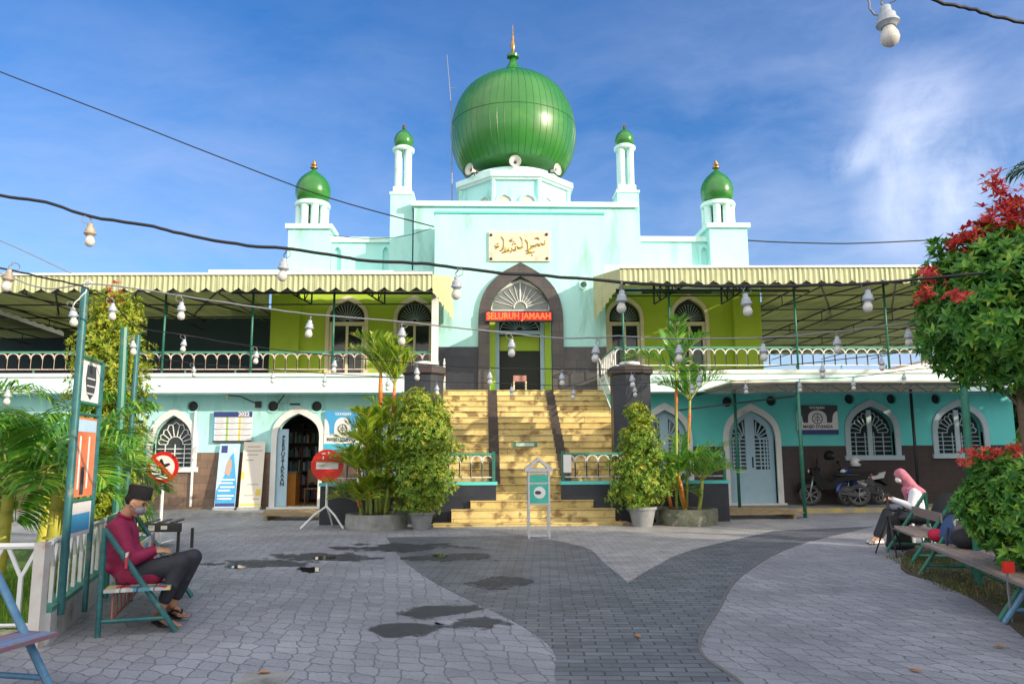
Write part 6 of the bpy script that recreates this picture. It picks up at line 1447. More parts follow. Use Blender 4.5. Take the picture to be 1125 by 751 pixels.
q=P(1063,470,9.0); q2=P(1066,530,9.0); o=T('green_pole','bright green pole between the two round shrubs at the right','pole',(q2.x,9,0)); t=MB(); t.tube([(q2.x,9,0),(q.x,9,P(1060,400,9).z)],.045,9); B(t,'pole',M['pole'],o,smooth=40)
# ================================================================ STRING LIGHTS
def cable(pts,Y,r,name,label,m_,sag=0):
    L=[]
    for p in pts:
        y=Y if len(p)<3 else p[2]; L.append(P(p[0],p[1],y))
    s=smoothpts(L,5); 
    rr=random.Random(len(pts)); s=[v+Vector((0,rr.uniform(-.004,.004),rr.uniform(-.003,.003))) for v in s]
    t=MB(); t.tube(s,r,6); o=B(t,name,m_,smooth=True); return tag(o,label,'cable')
def mkbulb(old=False,sc=1.0):
    o=bpy.data.objects.new('string_bulb',None); COL.objects.link(o)
    t=MB(); t.lathe([(.012,0),(.020,-.004),(.022,-.03),(.034,-.042),(.036,-.068),(.044,-.072),(.044,-.082),(.036,-.086),(.028,-.096),(.024,-.096)],n=18); h=B(t,'holder',M['holderold'] if old else M['holder'],o,smooth=35)
    t=MB(); t.tube(smoothpts([(0,0,-.002),(.012,.0,.025),(-.01,0,.045),(0,0,.06)],4),.0045,5); t.tube([(.03*math.cos(a*math.pi/8)-.03,0.004,.03+.028*math.sin(a*math.pi/8)) for a in range(14)],.003,5); B(t,'wire',M['wirew'],o,smooth=True)
    t=MB(); t.lathe([(.021,-.094),(.024,-.105),(.034,-.125),(.037,-.145),(.030,-.165),(.016,-.176),(.002,-.179)],n=20); B(t,'glass',M['bulb'],o,smooth=True); return o
protoA=mkbulb(); protoB=mkbulb(True)
used={'A':False,'B':False}
def bulb(px,py,Y,label,old=False,s=1.0,dz=.06):
    k='B' if old else 'A'; src=protoB if old else protoA
    o=src if not used[k] else copy_tree(src); used[k]=True
    p=P(px,py,Y); o.location=(p.x,Y,p.z-dz*s); o.scale=(s,s,s); o.rotation_euler=(random.uniform(-.09,.09),random.uniform(-.12,.12),random.uniform(0,6))
    tag(o,label,'light bulb','bulbs of the string lights')
ORD=['first','second','third','fourth','fifth','sixth','seventh','eighth','ninth','tenth','eleventh','twelfth','thirteenth']
def string(cname,clabel,pts,Y,r,m_,bulbs,blabel,old=(),s=.88):
    cable(pts,Y,r,cname,clabel,m_)
    for i,b in enumerate(bulbs): bulb(b[0],b[1],Y,blabel%ORD[i],old=i in old,s=s)
string('light_string_cable','thick black light cable sagging across the whole view, nearest of the long ones',[(-60,203),(0,215),(50,222),(100,238),(160,247),(200,257),(260,268),(313,273),(360,279),(400,286),(440,288),(480,291),(540,299),(600,303),(683,310),(740,313),(818,314),(900,313),(960,311),(1080,300)],5.0,.011,M['gravelw'],[(100,237),(313,275),(502,295),(683,310),(818,314),(953,310)],'large bulb hung from the thick black cable, %s from the left',old=(0,))
string('light_string_cable','grey light cable crossing in front of the balcony railing top',[(-40,288),(0,300),(50,317),(97,312),(150,317),(200,325),(280,337),(341,345),(440,353),(500,360),(562,366),(606,371),(655,371),(680,369),(746,372),(838,371),(919,364),(997,355),(1080,345)],6.6,.007,M['wirew'],[(200,325),(341,345),(442,353),(562,366),(655,372),(746,372),(838,371),(919,363),(997,355)],'bulb on the grey cable crossing the lime walls, %s from the left')
string('light_string_cable','thin black light cable level with the balcony floor',[(103,318,7),(124,331,7.4),(150,358,8.5),(203,368),(275,380),(368,391),(458,399),(538,404),(617,405),(694,406),(768,407),(850,402),(903,397),(968,389),(1080,372)],9.3,.006,M['gravelw'],[(203,368),(282,381),(368,391),(458,399),(538,404),(617,405),(694,407),(768,407),(903,397),(968,389)],'small bulb on the thin cable level with the balcony floor, %s from the left')
string('light_string_cable','thinnest light cable passing below the balcony slab edge',[(137,362,11),(150,388),(213,399),(281,404),(357,410),(426,414),(480,419),(562,421),(630,424),(697,421),(760,418),(819,418),(878,416),(937,414),(993,407),(1080,398)],11.8,.006,M['gravelw'],[(213,399),(300,406),(357,410),(426,414),(480,419),(562,421),(630,424),(697,421),(760,418),(819,418),(878,416),(937,414),(993,407)],'tiny bulb on the lowest and farthest light cable, %s from the left')
cable([(985,-20),(1030,2),(1060,8),(1090,17),(1125,25),(1200,36)],2.8,.007,'light_string_cable','thick dark cable crossing the upper right corner',M['gravelw'])
cable([(940,-30),(953,-2),(957,12),(967,18)],2.75,.004,'light_string_cable','short curled wire holding the big bulb at the top right',M['wirew'])
bulb(972,2,2.75,'biggest bulb in grey socket hanging alone at the top right of the sky',s=1.0,dz=.02)
cable([(-30,288),(0,294),(40,303),(85,313),(97,318)],5.4,.007,'light_string_cable','short black cable reaching the top of the teal sign frame from the left',M['gravelw'])
bulb(11,296,5.4,'yellowed bulb at the left edge just above the awning',old=True,s=.9,dz=.0)
bulb(80,338,6.9,'bulb on a curled white wire at the top of the teal sign frame',s=.95,dz=.0)
bulb(124,333,7.4,'bulb in front of the columnar shrub just right of the sign frame top',s=.95,dz=0)
bulb(146,374,11,'bulb hanging beside the tops of the two lamp poles',s=1.2,dz=0)
bulb(9,428,9,'bulb in the dark gap above the palms at the left edge',s=1,dz=0)
cable([(97,316),(101,311),(97,308),(92,312),(95,319),(88,327),(82,333),(80,338)],6.93,.006,'hook_wire','curled white hook wire at the top of the teal sign frame',M['signwhite'])
cable([(-40,62),(0,79),(120,125),(240,172),(360,217),(477,249)],21,.018,'power_line','long thin power line from the upper left to the portal corner',M['gravelw'])
cable([(-30,252),(0,264),(40,282),(78,300)],16,.012,'power_line','thin grey wire over the left end of the awning',M['wirew'])
cable([(790,262),(860,266),(950,267),(1100,259)],25,.022,'power_line','thin power line running right from the small dome on the right',M['gravelw'])
cable([(362,258),(400,262),(440,260),(474,251)],23.0,.010,'power_line','short slack wire between the left small dome and the portal',M['gravelw'])
# ================================================================ MOTORCYCLES
def motorbike(label,mb_,m2,loc,rz,lean=.12):
    o=T('motorcycle',label,'motorcycle',(0,0,0))
    def wheel(x,nm):
        t=MB(); t.tube([(x+.25*math.cos(2*math.pi*i/26),0,.30+.25*math.sin(2*math.pi*i/26)) for i in range(26)],.048,8,closed=True); w_=B(t,nm,M['darkgrey'],o,smooth=True)
        t=MB(); t.tube([(x+.205*math.cos(2*math.pi*i/26),0,.30+.205*math.sin(2*math.pi*i/26)) for i in range(26)],.014,6,closed=True)
        for i in range(7): a=2*math.pi*i/7; t.bar((x,0,.3),(x+.2*math.cos(a),0,.3+.2*math.sin(a)),.022)
        t.lathe([(.05,-.05),(.05,.05)],n=14,axis=(0,1,0),c=(x,0,.3)); B(t,'rim',M['plastergrey'],w_,smooth=40)
    wheel(.62,'front_wheel'); wheel(-.60,'rear_wheel')
    t=MB(); t.poly([(-.82,.72),(-.25,.66),(.0,.45),(.22,.42),(.36,.58),(.50,.92),(.42,.96),(.22,.70),(.08,.60),(-.12,.76),(-.75,.86),(-.95,.90)],(),-.10,.10); body=B(t,'body',mb_,o)
    t=MB(); t.poly([(.30,.40),(.42,.50),(.56,.95),(.50,1.0),(.36,.75),(.22,.45)],(),-.16,.16); B(t,'leg_shield',m2,o)
    t=MB(); t.ell((-.38,0,.83),(.42,.13,.075)); B(t,'seat',M['black'],o,smooth=True)
    t=MB(); t.ell((-.28,0,.42),(.24,.14,.15)); t.bar((-.60,.09,.30),(-.15,.08,.36),.07,.09); B(t,'engine',M['darkgrey'],o,smooth=40)
    t=MB(); t.tube([(-.1,-.14,.28),(-.5,-.16,.30),(-.85,-.17,.42)],[.03,.045,.05],10); B(t,'exhaust',M['silver'],o,smooth=True)
    t=MB(); 
    for s in(-1,1): t.tube([(.62,s*.075,.30),(.50,s*.07,.80)],.02,8)
    B(t,'fork',M['silver'],o,smooth=True)
    t=MB(); t.tube([(.36,-.34,1.0),(.44,-.2,1.03),(.48,0,.98),(.44,.2,1.03),(.36,.34,1.0)],.016,8); t.tube([(.35,-.36,1.0),(.38,-.24,1.01)],.024,8); t.tube([(.35,.36,1.0),(.38,.24,1.01)],.024,8); B(t,'handlebar',M['black'],o,smooth=True)
    t=MB(); t.ell((.54,0,.93),(.09,.13,.10)); h=B(t,'headlamp',m2,o,smooth=True)
    t=MB(); t.ell((.60,0,.93),(.05,.09,.06)); B(t,'lens',M['signwhite'],h,smooth=True)
    for s in(-1,1): t=MB(); t.tube([(.42,s*.22,1.03),(.40,s*.28,1.18)],.008,5); t.ell((.39,s*.31,1.22),(.02,.07,.045)); B(t,'mirror',M['black'],o,smooth=True)
    t=MB(); t.tube([(.62+.33*math.cos(a),0,.30+.33*math.sin(a)) for a in [math.radians(10+i*14) for i in range(9)]],[.03,.05,.06,.06,.06,.06,.06,.05,.03],8); B(t,'front_mudguard',m2,o,smooth=True)
    t=MB(); t.poly([(-.72,.66),(-.92,.80),(-1.02,.62),(-.98,.52)],(),-.06,.06); B(t,'rear_mudguard',M['black'],o)
    t=MB(); t.ell((-.92,0,.84),(.05,.09,.05)); B(t,'tail_light',M['red'],o,smooth=True)
    t=MB(); t.tube([(-.05,.1,.25),(-.15,.30,.0)],.014,6); B(t,'side_stand',M['black'],o)
    o.rotation_euler=(lean,0,rz); o.location=loc; return o
Mblk=mat('gloss_black_bodywork',(.004,.0045,.005),.55,spec=.25); Mwht=mat('gloss_white_bodywork',(.62,.63,.64),.25,coat=.4); Mbb=mat('blue_bodywork',(.03,.06,.24),.25,coat=.4)
q=P(917,545,20.75); motorbike('black motorcycle parked on the apron with a dark helmet over its handlebar',Mblk,Mblk,(q.x,20.75,.1),R(155))
q=P(950,545,20.9); motorbike('white and blue motorcycle parked at the right of the black one',Mwht,Mbb,(q.x,20.95,.1),R(203))
def helmet(px,py,Y,m_,label):
    q=P(px,py,Y); o=T('helmet',label,'helmet',(q.x,Y,q.z)); t=MB(); t.lathe([(.10,-.12),(.135,-.08),(.14,0),(.125,.07),(.08,.12),(.001,.14)],c=(q.x,Y,q.z),n=22,cap=False); B(t,'shell',m_,o,smooth=True)
    t=MB(); t.ell((q.x+.05,Y-.05,q.z-.01),(.10,.10,.06)); B(t,'visor',M['glass'],o,smooth=True)
helmet(911,500,20.5,Mblk,'dark helmet hung on the black motorcycle'); helmet(940,507,20.6,Mwht,'white helmet with dark visor on the white and blue motorcycle')
# ================================================================ PEOPLE
Mskin=mat('warm_brown_skin',(.42,.22,.13),.5,(.46,.25,.15),8); Mskinl=mat('light_brown_skin',(.50,.30,.20),.5); Mmaroon=mat('maroon_shirt_cloth',(.28,.008,.065),.75,(.21,.006,.048),9,6,bump=.25,bscale=14); Mtrou=mat('black_trouser_cloth',(.020,.022,.030),.8,(.03,.034,.045),8,bump=.2,bscale=12)
Mvel=mat('black_velvet_cap',(.008,.008,.009),.9); Mmask=mat('grey_patterned_mask',(.30,.30,.34),.8,(.18,.18,.22),60); Mwc=mat('white_shirt_cloth',(.62,.64,.68),.8,(.55,.57,.62),6,bump=.25,bscale=12); Mhij=mat('dusty_pink_headscarf',(.48,.17,.23),.8,(.40,.13,.19),8,bump=.25,bscale=14); Mden=mat('dark_denim',(.045,.06,.09),.8,(.06,.08,.12),8)
def limb(mb,pts,rs):
    for (a,b,ra,rb) in zip(pts[:-1],pts[1:],rs[:-1],rs[1:]): mb.cap(a,ra,b,rb)
def hand(mb,wrist,dirv,upv,s=1.0,curl=.9,side=1):
    d=Vector(dirv).normalized(); u=Vector(upv).normalized(); x=d.cross(u).normalized(); u=x.cross(d)
    w_=Vector(wrist); palm=w_+d*.045*s
    Mr=Matrix((x,d,u)).transposed(); mb.ell(palm,(.040*s,.050*s,.017*s),rot=Mr)
    for i,(o_,l) in enumerate(((-.030,.068),(-.010,.078),(.010,.074),(.029,.058))):
        b=palm+x*o_*s+d*.040*s; k1=b+(d*math.cos(.3)-u*math.sin(.3))*l*.45*s; k2=k1+(d*math.cos(curl)-u*math.sin(curl))*l*.33*s; k3=k2+(d*math.cos(curl*1.8)-u*math.sin(curl*1.8))*l*.28*s
        mb.cap(b,.0095*s,k1,.009*s,8); mb.cap(k1,.009*s,k2,.0082*s,8); mb.cap(k2,.0082*s,k3,.0075*s,8)
    b=palm-x*.030*s*side-d*.02*s; k1=b+(-x*side*.7+d*.6-u*.2).normalized()*.035*s; k2=k1+(-x*side*.1+d*.95-u*.25).normalized()*.030*s; mb.cap(b,.012*s,k1,.011*s,8); mb.cap(k1,.011*s,k2,.009*s,8)
def foot_(mb,heel,toe,w_=.045):
    h=Vector(heel);t_=Vector(toe); d=(t_-h).normalized(); x=d.cross(Vector((0,0,1))).normalized()
    mb.cap(h+Vector((0,0,.035)),.036,h.lerp(t_,.45)+Vector((0,0,.045)),.034); mb.cap(h.lerp(t_,.4)+Vector((0,0,.035))-x*.012,.030,h.lerp(t_,.78)+Vector((0,0,.018))-x*.018,.022); mb.cap(h.lerp(t_,.4)+Vector((0,0,.03))+x*.012,.028,h.lerp(t_,.76)+Vector((0,0,.018))+x*.02,.02)
    for i,(o_,l) in enumerate(((-.034,1.0),(-.014,1.0),(.003,.96),(.019,.91),(.033,.85))): b=h.lerp(t_,.74)+x*o_; e=h.lerp(t_,l)+x*o_*1.15; r=.014 if i==0 else .010; mb.cap(b+Vector((0,0,.018)),r,e+Vector((0,0,.013)),r*.9,8)
YM=7.42
J=lambda px,py,lat=0: P(px,py,YM+lat)
man=T('person','man in a maroon shirt, black trousers and black cap, sitting bent over a phone','person',tuple(G(150,690).xy)+(0,))
hd=J(150.5,552); 
def rotY(a): return Matrix.Rotation(a,3,'Y')
tilt=rotY(.42)
b=MB()
b.ell(hd,(.088,.074,.110),rot=tilt); b.ell(hd+tilt@Vector((-.028,0,.03)),(.088,.078,.088)); 
def H(x,y,z): return hd+tilt@Vector((x,y,z))
b.cap(H(.02,0,-.07),.052,H(.045,0,-.095),.03)            # jaw
b.cap(H(.083,0,.005),.009,H(.105,0,-.028),.014,10)       # nose
b.ell(H(.07,0,.030),(.024,.052,.012),rot=tilt)           # brow
b.ell(H(.074,0,-.055),(.020,.03,.012),rot=tilt)          # lips
for s in(-1,1): b.ell(H(-.012,s*.078,-.005),(.020,.010,.032),rot=tilt)
nk=J(138,566); b.cap(H(-.03,0,-.06),.056,nk,.060); b.cap(nk,.06,J(133,578),.09)
b.cap(J(134,588),.125,J(137,612),.125); b.cap(J(137,612),.125,J(141,632),.130)
sh=[J(130,578,s*.17) for s in(-1,1)]
el=[J(143,615,-.22),J(150,612,.20)]; wr=[J(170,605,-.07),J(173,603,.10)]
for k in(0,1): limb(b,[J(132,580),sh[k],el[k],wr[k]],[.10,.062,.042,.028])
hand(b,wr[0],(1,.25,.05),(.1,-.4,.9),1.0,.8,1); hand(b,wr[1],(1,-.3,.05),(.1,.4,.9),1.0,.8,-1)
kn=[J(199,618,-.11),J(212,612,.12)]; an=[J(177,667,-.13),J(190,663,.10)]
for k in(0,1): limb(b,[J(145,632,(-.09,.09)[k]),kn[k],an[k]],[.095,.062,.040])
heels=[G(171,680,.03),G(186,671,.03)]; toes=[G(193,689,.028),G(203,679,.028)]
for k in(0,1):
    limb(b,[an[k],heels[k]+Vector((0.01,0,.05))],[.040,.036]); foot_(b,heels[k],toes[k])
body=organic(b,'body',Mskin,man,.0065,4,.4)
# shirt
t=MB(); t.cap(J(136,571),.075,J(133,584),.14)
t.cap(J(133,585,0),.150,J(136,610),.150); t.cap(J(133,584,-.09),.10,J(133,584,.09),.10); t.cap(J(136,608),.155,J(143,630),.140); t.cap(J(143,632,-.08),.115,J(170,630,-.10),.090); t.cap(J(143,632,.08),.115,J(170,628,.10),.090); t.cap(J(141,612),.15,J(155,622),.13)
t.ell(J(127,622),(.07,.14,.07))
for k in(0,1): limb(t,[J(133,582,(-.1,.1)[k]),sh[k],el[k].lerp(sh[k],.0)],[.09,.082,.066]); limb(t,[el[k],el[k].lerp(wr[k],.88)],[.068,.046])
for i in range(5): # cloth folds
    t.cap(J(140+i*3,596+i*7,-.13),.020,J(124+i*2,606+i*6,-.14),.012,8)
    t.cap(J(128+i*2,612+i*5,-.135),.016,J(150+i,616+i*5,-.13),.012,8)
shirt=organic(t,'shirt',Mmaroon,man,.010,3,.5)
t=MB(); c0=J(138.5,566); t.tube([c0+tilt@Vector((.066*math.cos(2*math.pi*i/20),.068*math.sin(2*math.pi*i/20),-.0)) for i in range(20)],.013,7,closed=True); B(t,'collar',Mmaroon,shirt,smooth=True)
# trousers
t=MB()
for k in(0,1):
    s=(-1,1)[k]; hem=kn[k].lerp(an[k],.80); limb(t,[J(143,633,s*.085),kn[k]],[.108,.082]); limb(t,[kn[k],kn[k].lerp(an[k],.4),hem],[.082,.070,.058])
    t.cap(kn[k]+Vector((-.05,-.03,.02)),.03,kn[k]+Vector((-.16,-.03,.035)),.02,8); t.cap(kn[k]+Vector((-.05,-.04,-.10)),.02,kn[k]+Vector((-.02,-.05,-.2)),.02,8)
t.cap(J(142,634,-.06),.12,J(142,634,.06),.12)
B_=organic(t,'trousers',Mtrou,man,.010,3,.5)
# cap, hair, mask, eyes
t=MB(); fr=[]; cap_t=rotY(.20)
n=28; ring0=[];ring1=[]
hc=J(153.2,545.5)
for i in range(n):
    a=2*math.pi*i/n; ring0.append(hc+cap_t@Vector((.108*math.cos(a),.084*math.sin(a),-.012))); ring1.append(hc+cap_t@Vector((.112*math.cos(a)-.006,.078*math.sin(a),.098)))
t.add(ring0+ring1,[(i,(i+1)%n,n+(i+1)%n,n+i) for i in range(n)]+[tuple(range(n,2*n))]); t.add([hc+cap_t@Vector((.098*math.cos(2*math.pi*i/n)-.006,.066*math.sin(2*math.pi*i/n),.103)) for i in range(n)],[tuple(range(n))]); B(t,'cap',Mvel,man,smooth=30)
t=MB(); t.ell(hd+tilt@Vector((-.035,0,.022)),(.085,.0815,.080),rot=tilt); hair=organic(t,'hair',mat('short_black_hair',(.012,.010,.009),.9,bump=.5,bscale=200),man,.007,1,.3)
t=MB(); t.ell(H(.058,0,-.045),(.052,.066,.050),rot=tilt); t.cap(H(.09,0,-.02),.016,H(.10,0,-.045),.02,10); mk=organic(t,'face_mask',Mmask,man,.006,2,.5)
t=MB()
for s in(-1,1): t.tube([H(.03,s*.070,-.03),H(.0,s*.084,-.015),H(-.02,s*.084,.01)],.0025,5)
B(t,'ear_loop',M['signwhite'],mk,smooth=True)
for s in(-1,1):
    t=MB(); t.ell(H(.079,s*.033,.012),(.010,.014,.007),n=12,k=8,rot=tilt); B(t,'eye',mat('dark_eye',(.02,.015,.01),.3) if s<0 else bpy.data.materials['dark_eye'],man,smooth=True)
    t=MB(); t.tube([H(.082,s*.015,.030),H(.084,s*.035,.036),H(.074,s*.056,.030)],.005,5); B(t,'eyebrow',Mvel,man,smooth=True)
for k in(0,1):
    h=heels[k];t_=toes[k]; d=(t_-h).normalized(); x=Vector((d.y,-d.x,0)); fo=T('sandal','black thong sandal on the %s foot of the seated man'%('nearer','farther')[k],'sandal',(h.x,h.y,0))
    pts=[(-.03,-.030),(-.03,.030),(.0,.04),(.12,.038),(.19,.052),(.26,.042),(.285,.0),(.26,-.045),(.18,-.052),(.10,-.036),(0,-.038)]
    t=MB(); t.poly([(h.x+d.x*a+x.x*b_,h.y+d.y*a+x.y*b_) for a,b_ in pts],(),.003,.027,axis='Z'); B(t,'sole',M['black'],fo)
    t=MB(); c0=h.lerp(t_,.80); 
    for s in(-1,1): t.tube(smoothpts([c0+Vector((0,0,.03)),h.lerp(t_,.62)+x*s*.030+Vector((0,0,.055)),h.lerp(t_,.38)+x*s*.045+Vector((0,0,.028))],4),.008,6)
    B(t,'strap',M['black'],fo,smooth=True)
ph=T('phone','smartphone with a pale case held by the man in maroon','phone',tuple(J(180,600))); 
c0=J(183,598,-.02); dn=Vector((.45,0,.6)).normalized(); up_=Vector((.8,0,-.6)).normalized()
t=MB(); t.bar(c0-Vector((.035,0,-.02)),c0+Vector((.055,0,.045)),.075,.009); B(t,'case',M['signwhite'],ph)
# woman
YWm=13.1; K_=lambda px,py,lat=0: P(px,py,YWm+lat)
wo=T('person','woman in a dusty pink headscarf, white shirt and mask, sitting and reading a phone','person',tuple(G(990,600).xy)+(0,))
hd=K_(989.5,523); tl=rotY(-.40); Hw=lambda x,y,z: hd+tl@Vector((x,y,z))
b=MB(); b.ell(hd,(.088,.075,.108),rot=tl); b.cap(Hw(-.08,0,0),.01,Hw(-.10,0,-.03),.014,8); b.cap(Hw(-.03,0,-.07),.045,Hw(-.04,0,-.09),.03); b.cap(Hw(.02,0,-.06),.05,K_(1002,537),.06)
b.cap(K_(1005,543),.11,K_(1009,566),.12); 
shw=[K_(1004,541,s*.15) for s in(-1,1)]; elw=[K_(1001,556,-.19),K_(996,556,.18)]; wrw=[K_(980,548,-.07),K_(979,547,.08)]
for k in(0,1): limb(b,[K_(1005,542),shw[k],elw[k],wrw[k]],[.09,.055,.038,.026])
hand(b,wrw[0],(-1,.2,.1),(0,-.3,.9),.95,.8,-1); hand(b,wrw[1],(-1,-.2,.1),(0,.3,.9),.95,.8,1)
knw=[K_(978,567,-.10),K_(975,563,.11)]; anw=[K_(966,589,-.06),K_(963,589,.12)]
for k in(0,1): limb(b,[K_(1009,570,(-.09,.09)[k]),knw[k],anw[k]],[.10,.065,.04])
for k in(0,1): hl=anw[k]+Vector((.03,0,-.06)); hl.z=.03; limb(b,[anw[k],hl],[.04,.034]); foot_(b,hl,hl+Vector((-.22,-.05,0)))
organic(b,'body',Mskinl,wo,.0075,4,.4)
t=MB(); t.cap(K_(1004,542),.13,K_(1008,566),.145); t.cap(K_(1008,562),.15,K_(1012,572),.15); t.cap(K_(1003,541,-.08),.09,K_(1003,541,.08),.09)
for k in(0,1): limb(t,[K_(1004,542,(-.1,.1)[k]),shw[k],elw[k]],[.09,.078,.066]); limb(t,[elw[k],elw[k].lerp(wrw[k],.88)],[.066,.046])
for i in range(4): t.cap(K_(1006+i*2,548+i*4,-.14),.014,K_(1014,551+i*5,-.13),.012,8)
organic(t,'shirt',Mwc,wo,.010,3,.5)
t=MB(); t.ell(Hw(.018,0,.012),(.105,.098,.122),rot=tl); t.cap(Hw(.05,0,-.03),.09,K_(1003,538),.115); t.cap(K_(1003,538),.12,K_(1011,542),.10); t.cap(K_(996,538),.085,K_(997,547),.045); t.cap(Hw(-.07,0,.065),.03,Hw(-.03,0,.09),.04,10)
t.cap(K_(998,541,-.10),.035,K_(1008,545,-.14),.02,8); t.cap(K_(997,537,-.09),.03,K_(1004,533,-.12),.02,8)
organic(t,'headscarf',Mhij,wo,.008,3,.5)
t=MB(); t.ell(Hw(-.066,0,-.035),(.050,.062,.052),rot=tl); organic(t,'face_mask',M['signwhite'],wo,.007,2,.5)
t=MB()
for k in(0,1): s=(-1,1)[k]; limb(t,[K_(1009,570,s*.08),knw[k]],[.115,.09]); limb(t,[knw[k],knw[k].lerp(anw[k],.9)],[.09,.07])
organic(t,'trousers',Mtrou,wo,.012,3,.5)
for k in(0,1):
    h=anw[k]+Vector((.035,0,-.06)); h.z=.04; t=MB(); t.cap(h,.045,h+Vector((-.13,-.03,.0)),.045); t.cap(h+Vector((-.12,-.03,-.005)),.045,h+Vector((-.21,-.05,-.012)),.035); sh_=organic(t,'shoe',Mwht,wo,.01,2,.4)
    t=MB(); t.poly([(h.x+.05,h.y-.045),(h.x+.05,h.y+.045),(h.x-.22,h.y-.01),(h.x-.25,h.y-.05),(h.x-.22,h.y-.09)],(),.0,.022,axis='Z'); B(t,'sole',M['darkgrey'],sh_)
t=MB(); c0=K_(973,544); o=T('phone','pale phone held by the woman in the pink headscarf','phone',tuple(c0)); t.bar(c0+Vector((.05,0,-.05)),c0+Vector((-.03,0,.03)),.075,.009); B(t,'case',M['signwhite'],o)
o=T('lap_bag','dark grey denim bag lying on the lap of the woman','bag',tuple(K_(988,556))); t=MB(); t.cap(K_(978,557,-.12),.055,K_(1000,556,-.12),.06); t.cap(K_(980,556,.0),.055,K_(999,557,.02),.05); organic(t,'bag',Mden,o,.012,4,.5)
o=T('stool','low stool with pale legs under the seated woman','stool',tuple(G(1008,600).xy)+(0,)); g=K_(1008,580); t=MB(); t.box(g.x-.2,g.x+.2,YWm-.2,YWm+.2,.36,.42); B(t,'seat',M['wood'],o)
for a in(-.17,.17):
    for c_ in(-.17,.17): t=MB(); t.box(g.x+a-.018,g.x+a+.018,YWm+c_-.018,YWm+c_+.018,0,.36); B(t,'leg',M['white'],o)
o=T('duffel_bag','tall black fabric bag standing on the paving in front of the woman','bag',tuple(G(988,603).xy)+(0,)); g=G(988,603); t=MB(); t.cap(g+Vector((-.06,0,.12)),.13,g+Vector((-.02,0,.42)),.13); t.cap(g+Vector((.10,0,.10)),.11,g+Vector((.06,0,.5)),.11); t.ell(g+Vector((.02,0,.06)),(.24,.16,.07)); organic(t,'bag',mat('black_fabric',(.012,.012,.014),.9,bump=.3,bscale=15),o,.015,5,.5)
t=MB(); t.tube(smoothpts([g+Vector((-.03,-.05,.52)),g+Vector((0,-.07,.66)),g+Vector((.06,-.05,.58))],5),.012,6); B(t,'strap',M['black'],o,smooth=True)
# tripod
g=G(978,610); tp=T('tripod','black camera tripod standing before the woman in the pink headscarf','tripod',(g.x,g.y,0)); top=P(974.5,545,g.y); t=MB(); t.tube([(top.x,g.y,.38),(top.x,g.y,top.z)],.016,8); B(t,'column',M['black'],tp,smooth=True)
for (px,py) in((962,608),(985.5,613),(992,606)):
    f_=G(px,py); k0=Vector((top.x,g.y,.62)); t=MB(); t.tube([k0,k0.lerp(f_,.5),f_+Vector((0,0,.01))],[.017,.014,.010],8); B(t,'leg',M['black'],tp,smooth=True)
t=MB(); t.box(top.x-.04,top.x+.04,g.y-.03,g.y+.03,.58,.66); t.box(top.x-.035,top.x+.035,g.y-.025,g.y+.025,top.z,top.z+.05); B(t,'collar',M['darkgrey'],tp)
# bags on the right-hand benches
def bagblob(name,label,parts,m_,vox=.012,strap=None):
    c=parts[0][0]; o=T(name,label,'bag',(c[0],c[1],.45)); t=MB()
    for c_,r_,rz in parts: t.ell(c_,r_,rot=Matrix.Rotation(rz,3,'Y'))
    organic(t,'bag',m_,o,vox,5,.5)
    if strap: t=MB(); t.tube(smoothpts(strap,5),.014,6); B(t,'strap',M['black'],o,smooth=True)
    return o
def onb(px,py,Y): q=P(px,py,Y); return q
q=onb(1030,588,10.0); bagblob('red_bag','bright red small bag on the far end of the long right bench',[((q.x,10.0,q.z),(.12,.12,.09),.2),((q.x+.09,10.0,q.z-.02),(.10,.10,.07),0)],mat('red_bag_cloth',(.55,.01,.05),.7))
q=onb(1046,583,9.7); bagblob('backpack','blue and black backpack slumped on the long right bench',[((q.x,9.7,q.z),(.13,.16,.22),.35),((q.x+.10,9.68,q.z-.04),(.12,.14,.16),.2)],mat('blue_bag_cloth',(.04,.08,.20),.7),strap=[(q.x-.12,9.58,q.z+.05),(q.x-.2,9.5,q.z-.1),(q.x-.18,9.5,q.z-.28),(q.x-.08,9.5,q.z-.2)])
q=onb(1064,592,9.2); bagblob('shoulder_bag','low black shoulder bag beside the blue backpack',[((q.x,9.2,q.z),(.20,.18,.13),.1),((q.x+.14,9.2,q.z-.04),(.16,.15,.10),0)],mat('black_bag_cloth',(.02,.02,.022),.8))
q=onb(1062,566,9.5); bagblob('plastic_bag','crumpled white plastic bag behind the backpack on the right bench',[((q.x,9.5,q.z),(.16,.10,.10),.3),((q.x+.1,9.5,q.z+.02),(.09,.08,.13),-.3),((q.x-.08,9.5,q.z-.08),(.09,.08,.10),0)],mat('white_bag_film',(.62,.68,.72),.35),.016)
q=onb(1036,562,11.2); bagblob('black_backpack','black backpack leaning on the back of the shorter right bench',[((q.x,11.2,q.z),(.14,.20,.30),.45),((q.x-.05,11.15,q.z-.1),(.15,.18,.14),.2)],bpy.data.materials['black_bag_cloth'])
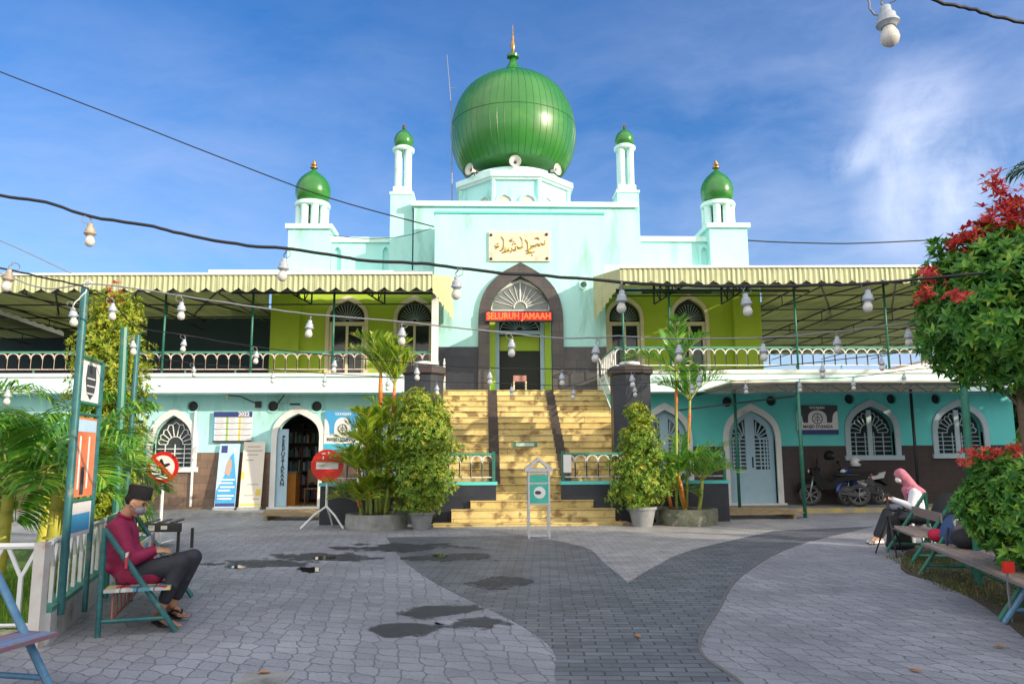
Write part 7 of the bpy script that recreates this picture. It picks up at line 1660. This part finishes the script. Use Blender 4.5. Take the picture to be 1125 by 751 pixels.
q=onb(1010,569,12.2); bagblob('rolled_mat','dark grey rolled mat lying behind the woman',[((q.x,12.2,q.z),(.34,.10,.09),.05)],mat('dark_mat',(.03,.035,.045),.7))
for (px,py,Y,lab) in ((1003,581,12.6,'small red reflector tag behind the woman'),(1109,623,7.0,'square red reflector under the round shrub at the right')):
    q=P(px,py,Y); o=T('red_tag',lab,'tag',(q.x,Y,q.z)); s=.05; t=MB(); t.box(q.x-s,q.x+s,Y,Y+.03,q.z-s,q.z+s); B(t,'block',M['red'],o); t=MB(); t.box(q.x-.008,q.x+.008,Y+.032,Y+.05,0,q.z+s); B(t,'stake',M['wirew'],o)
protoA.name='string_bulb'
# ================================================================ SMALL FITTINGS ON THE LEFT WING
q0=P(216,452,YW);q1=P(216,497,YW)
o=T('drain_pipe','thin white drain pipe beside the left arched window','pipe',(q0.x,YW,q1.z)); t=MB(); t.tube([(q0.x,YW-.08,P(216,452,YW).z),(q0.x,YW-.08,P(216,556,YW).z)],.035,8); B(t,'pipe',M['white'],o,smooth=40)
q=P(250,436,YW-.3); o=T('wall_lamp','small bare bulb lamp on a bracket under the left balcony slab','lamp',(q.x,YW,q.z)); t=MB(); t.tube([(q.x,YW-.3,q.z+.05),(q.x+.35,YW-.3,q.z+.02),(q.x+.75,YW,q.z-.18)],.018,6); t.box(q.x+.68,q.x+.84,YW-.06,YW-.002,q.z-.27,q.z-.1); B(t,'bracket',M['black'],o); t=MB(); t.ell((q.x,YW-.3,q.z),(.045,.045,.07)); B(t,'bulb',M['bulb'],o,smooth=True)
q=P(300,446,YW); o=T('wall_bracket','dark diagonal pipe arm by the round vent left of the library arch','bracket',(q.x,YW,q.z)); t=MB(); t.tube([(q.x+.12,YW-.05,q.z+.05),(q.x+.42,YW-.5,q.z+.26)],.022,6); B(t,'arm',M['black'],o,smooth=40)
q=P(324,444,YW); o=T('wall_vent_slot','narrow dark slot vent above the library arch','vent',(q.x,YW,q.z)); t=MB(); t.box(q.x-.14,q.x+.14,YW-.02,YW-.001,q.z-.02,q.z+.03); B(t,'slot',M['black'],o)
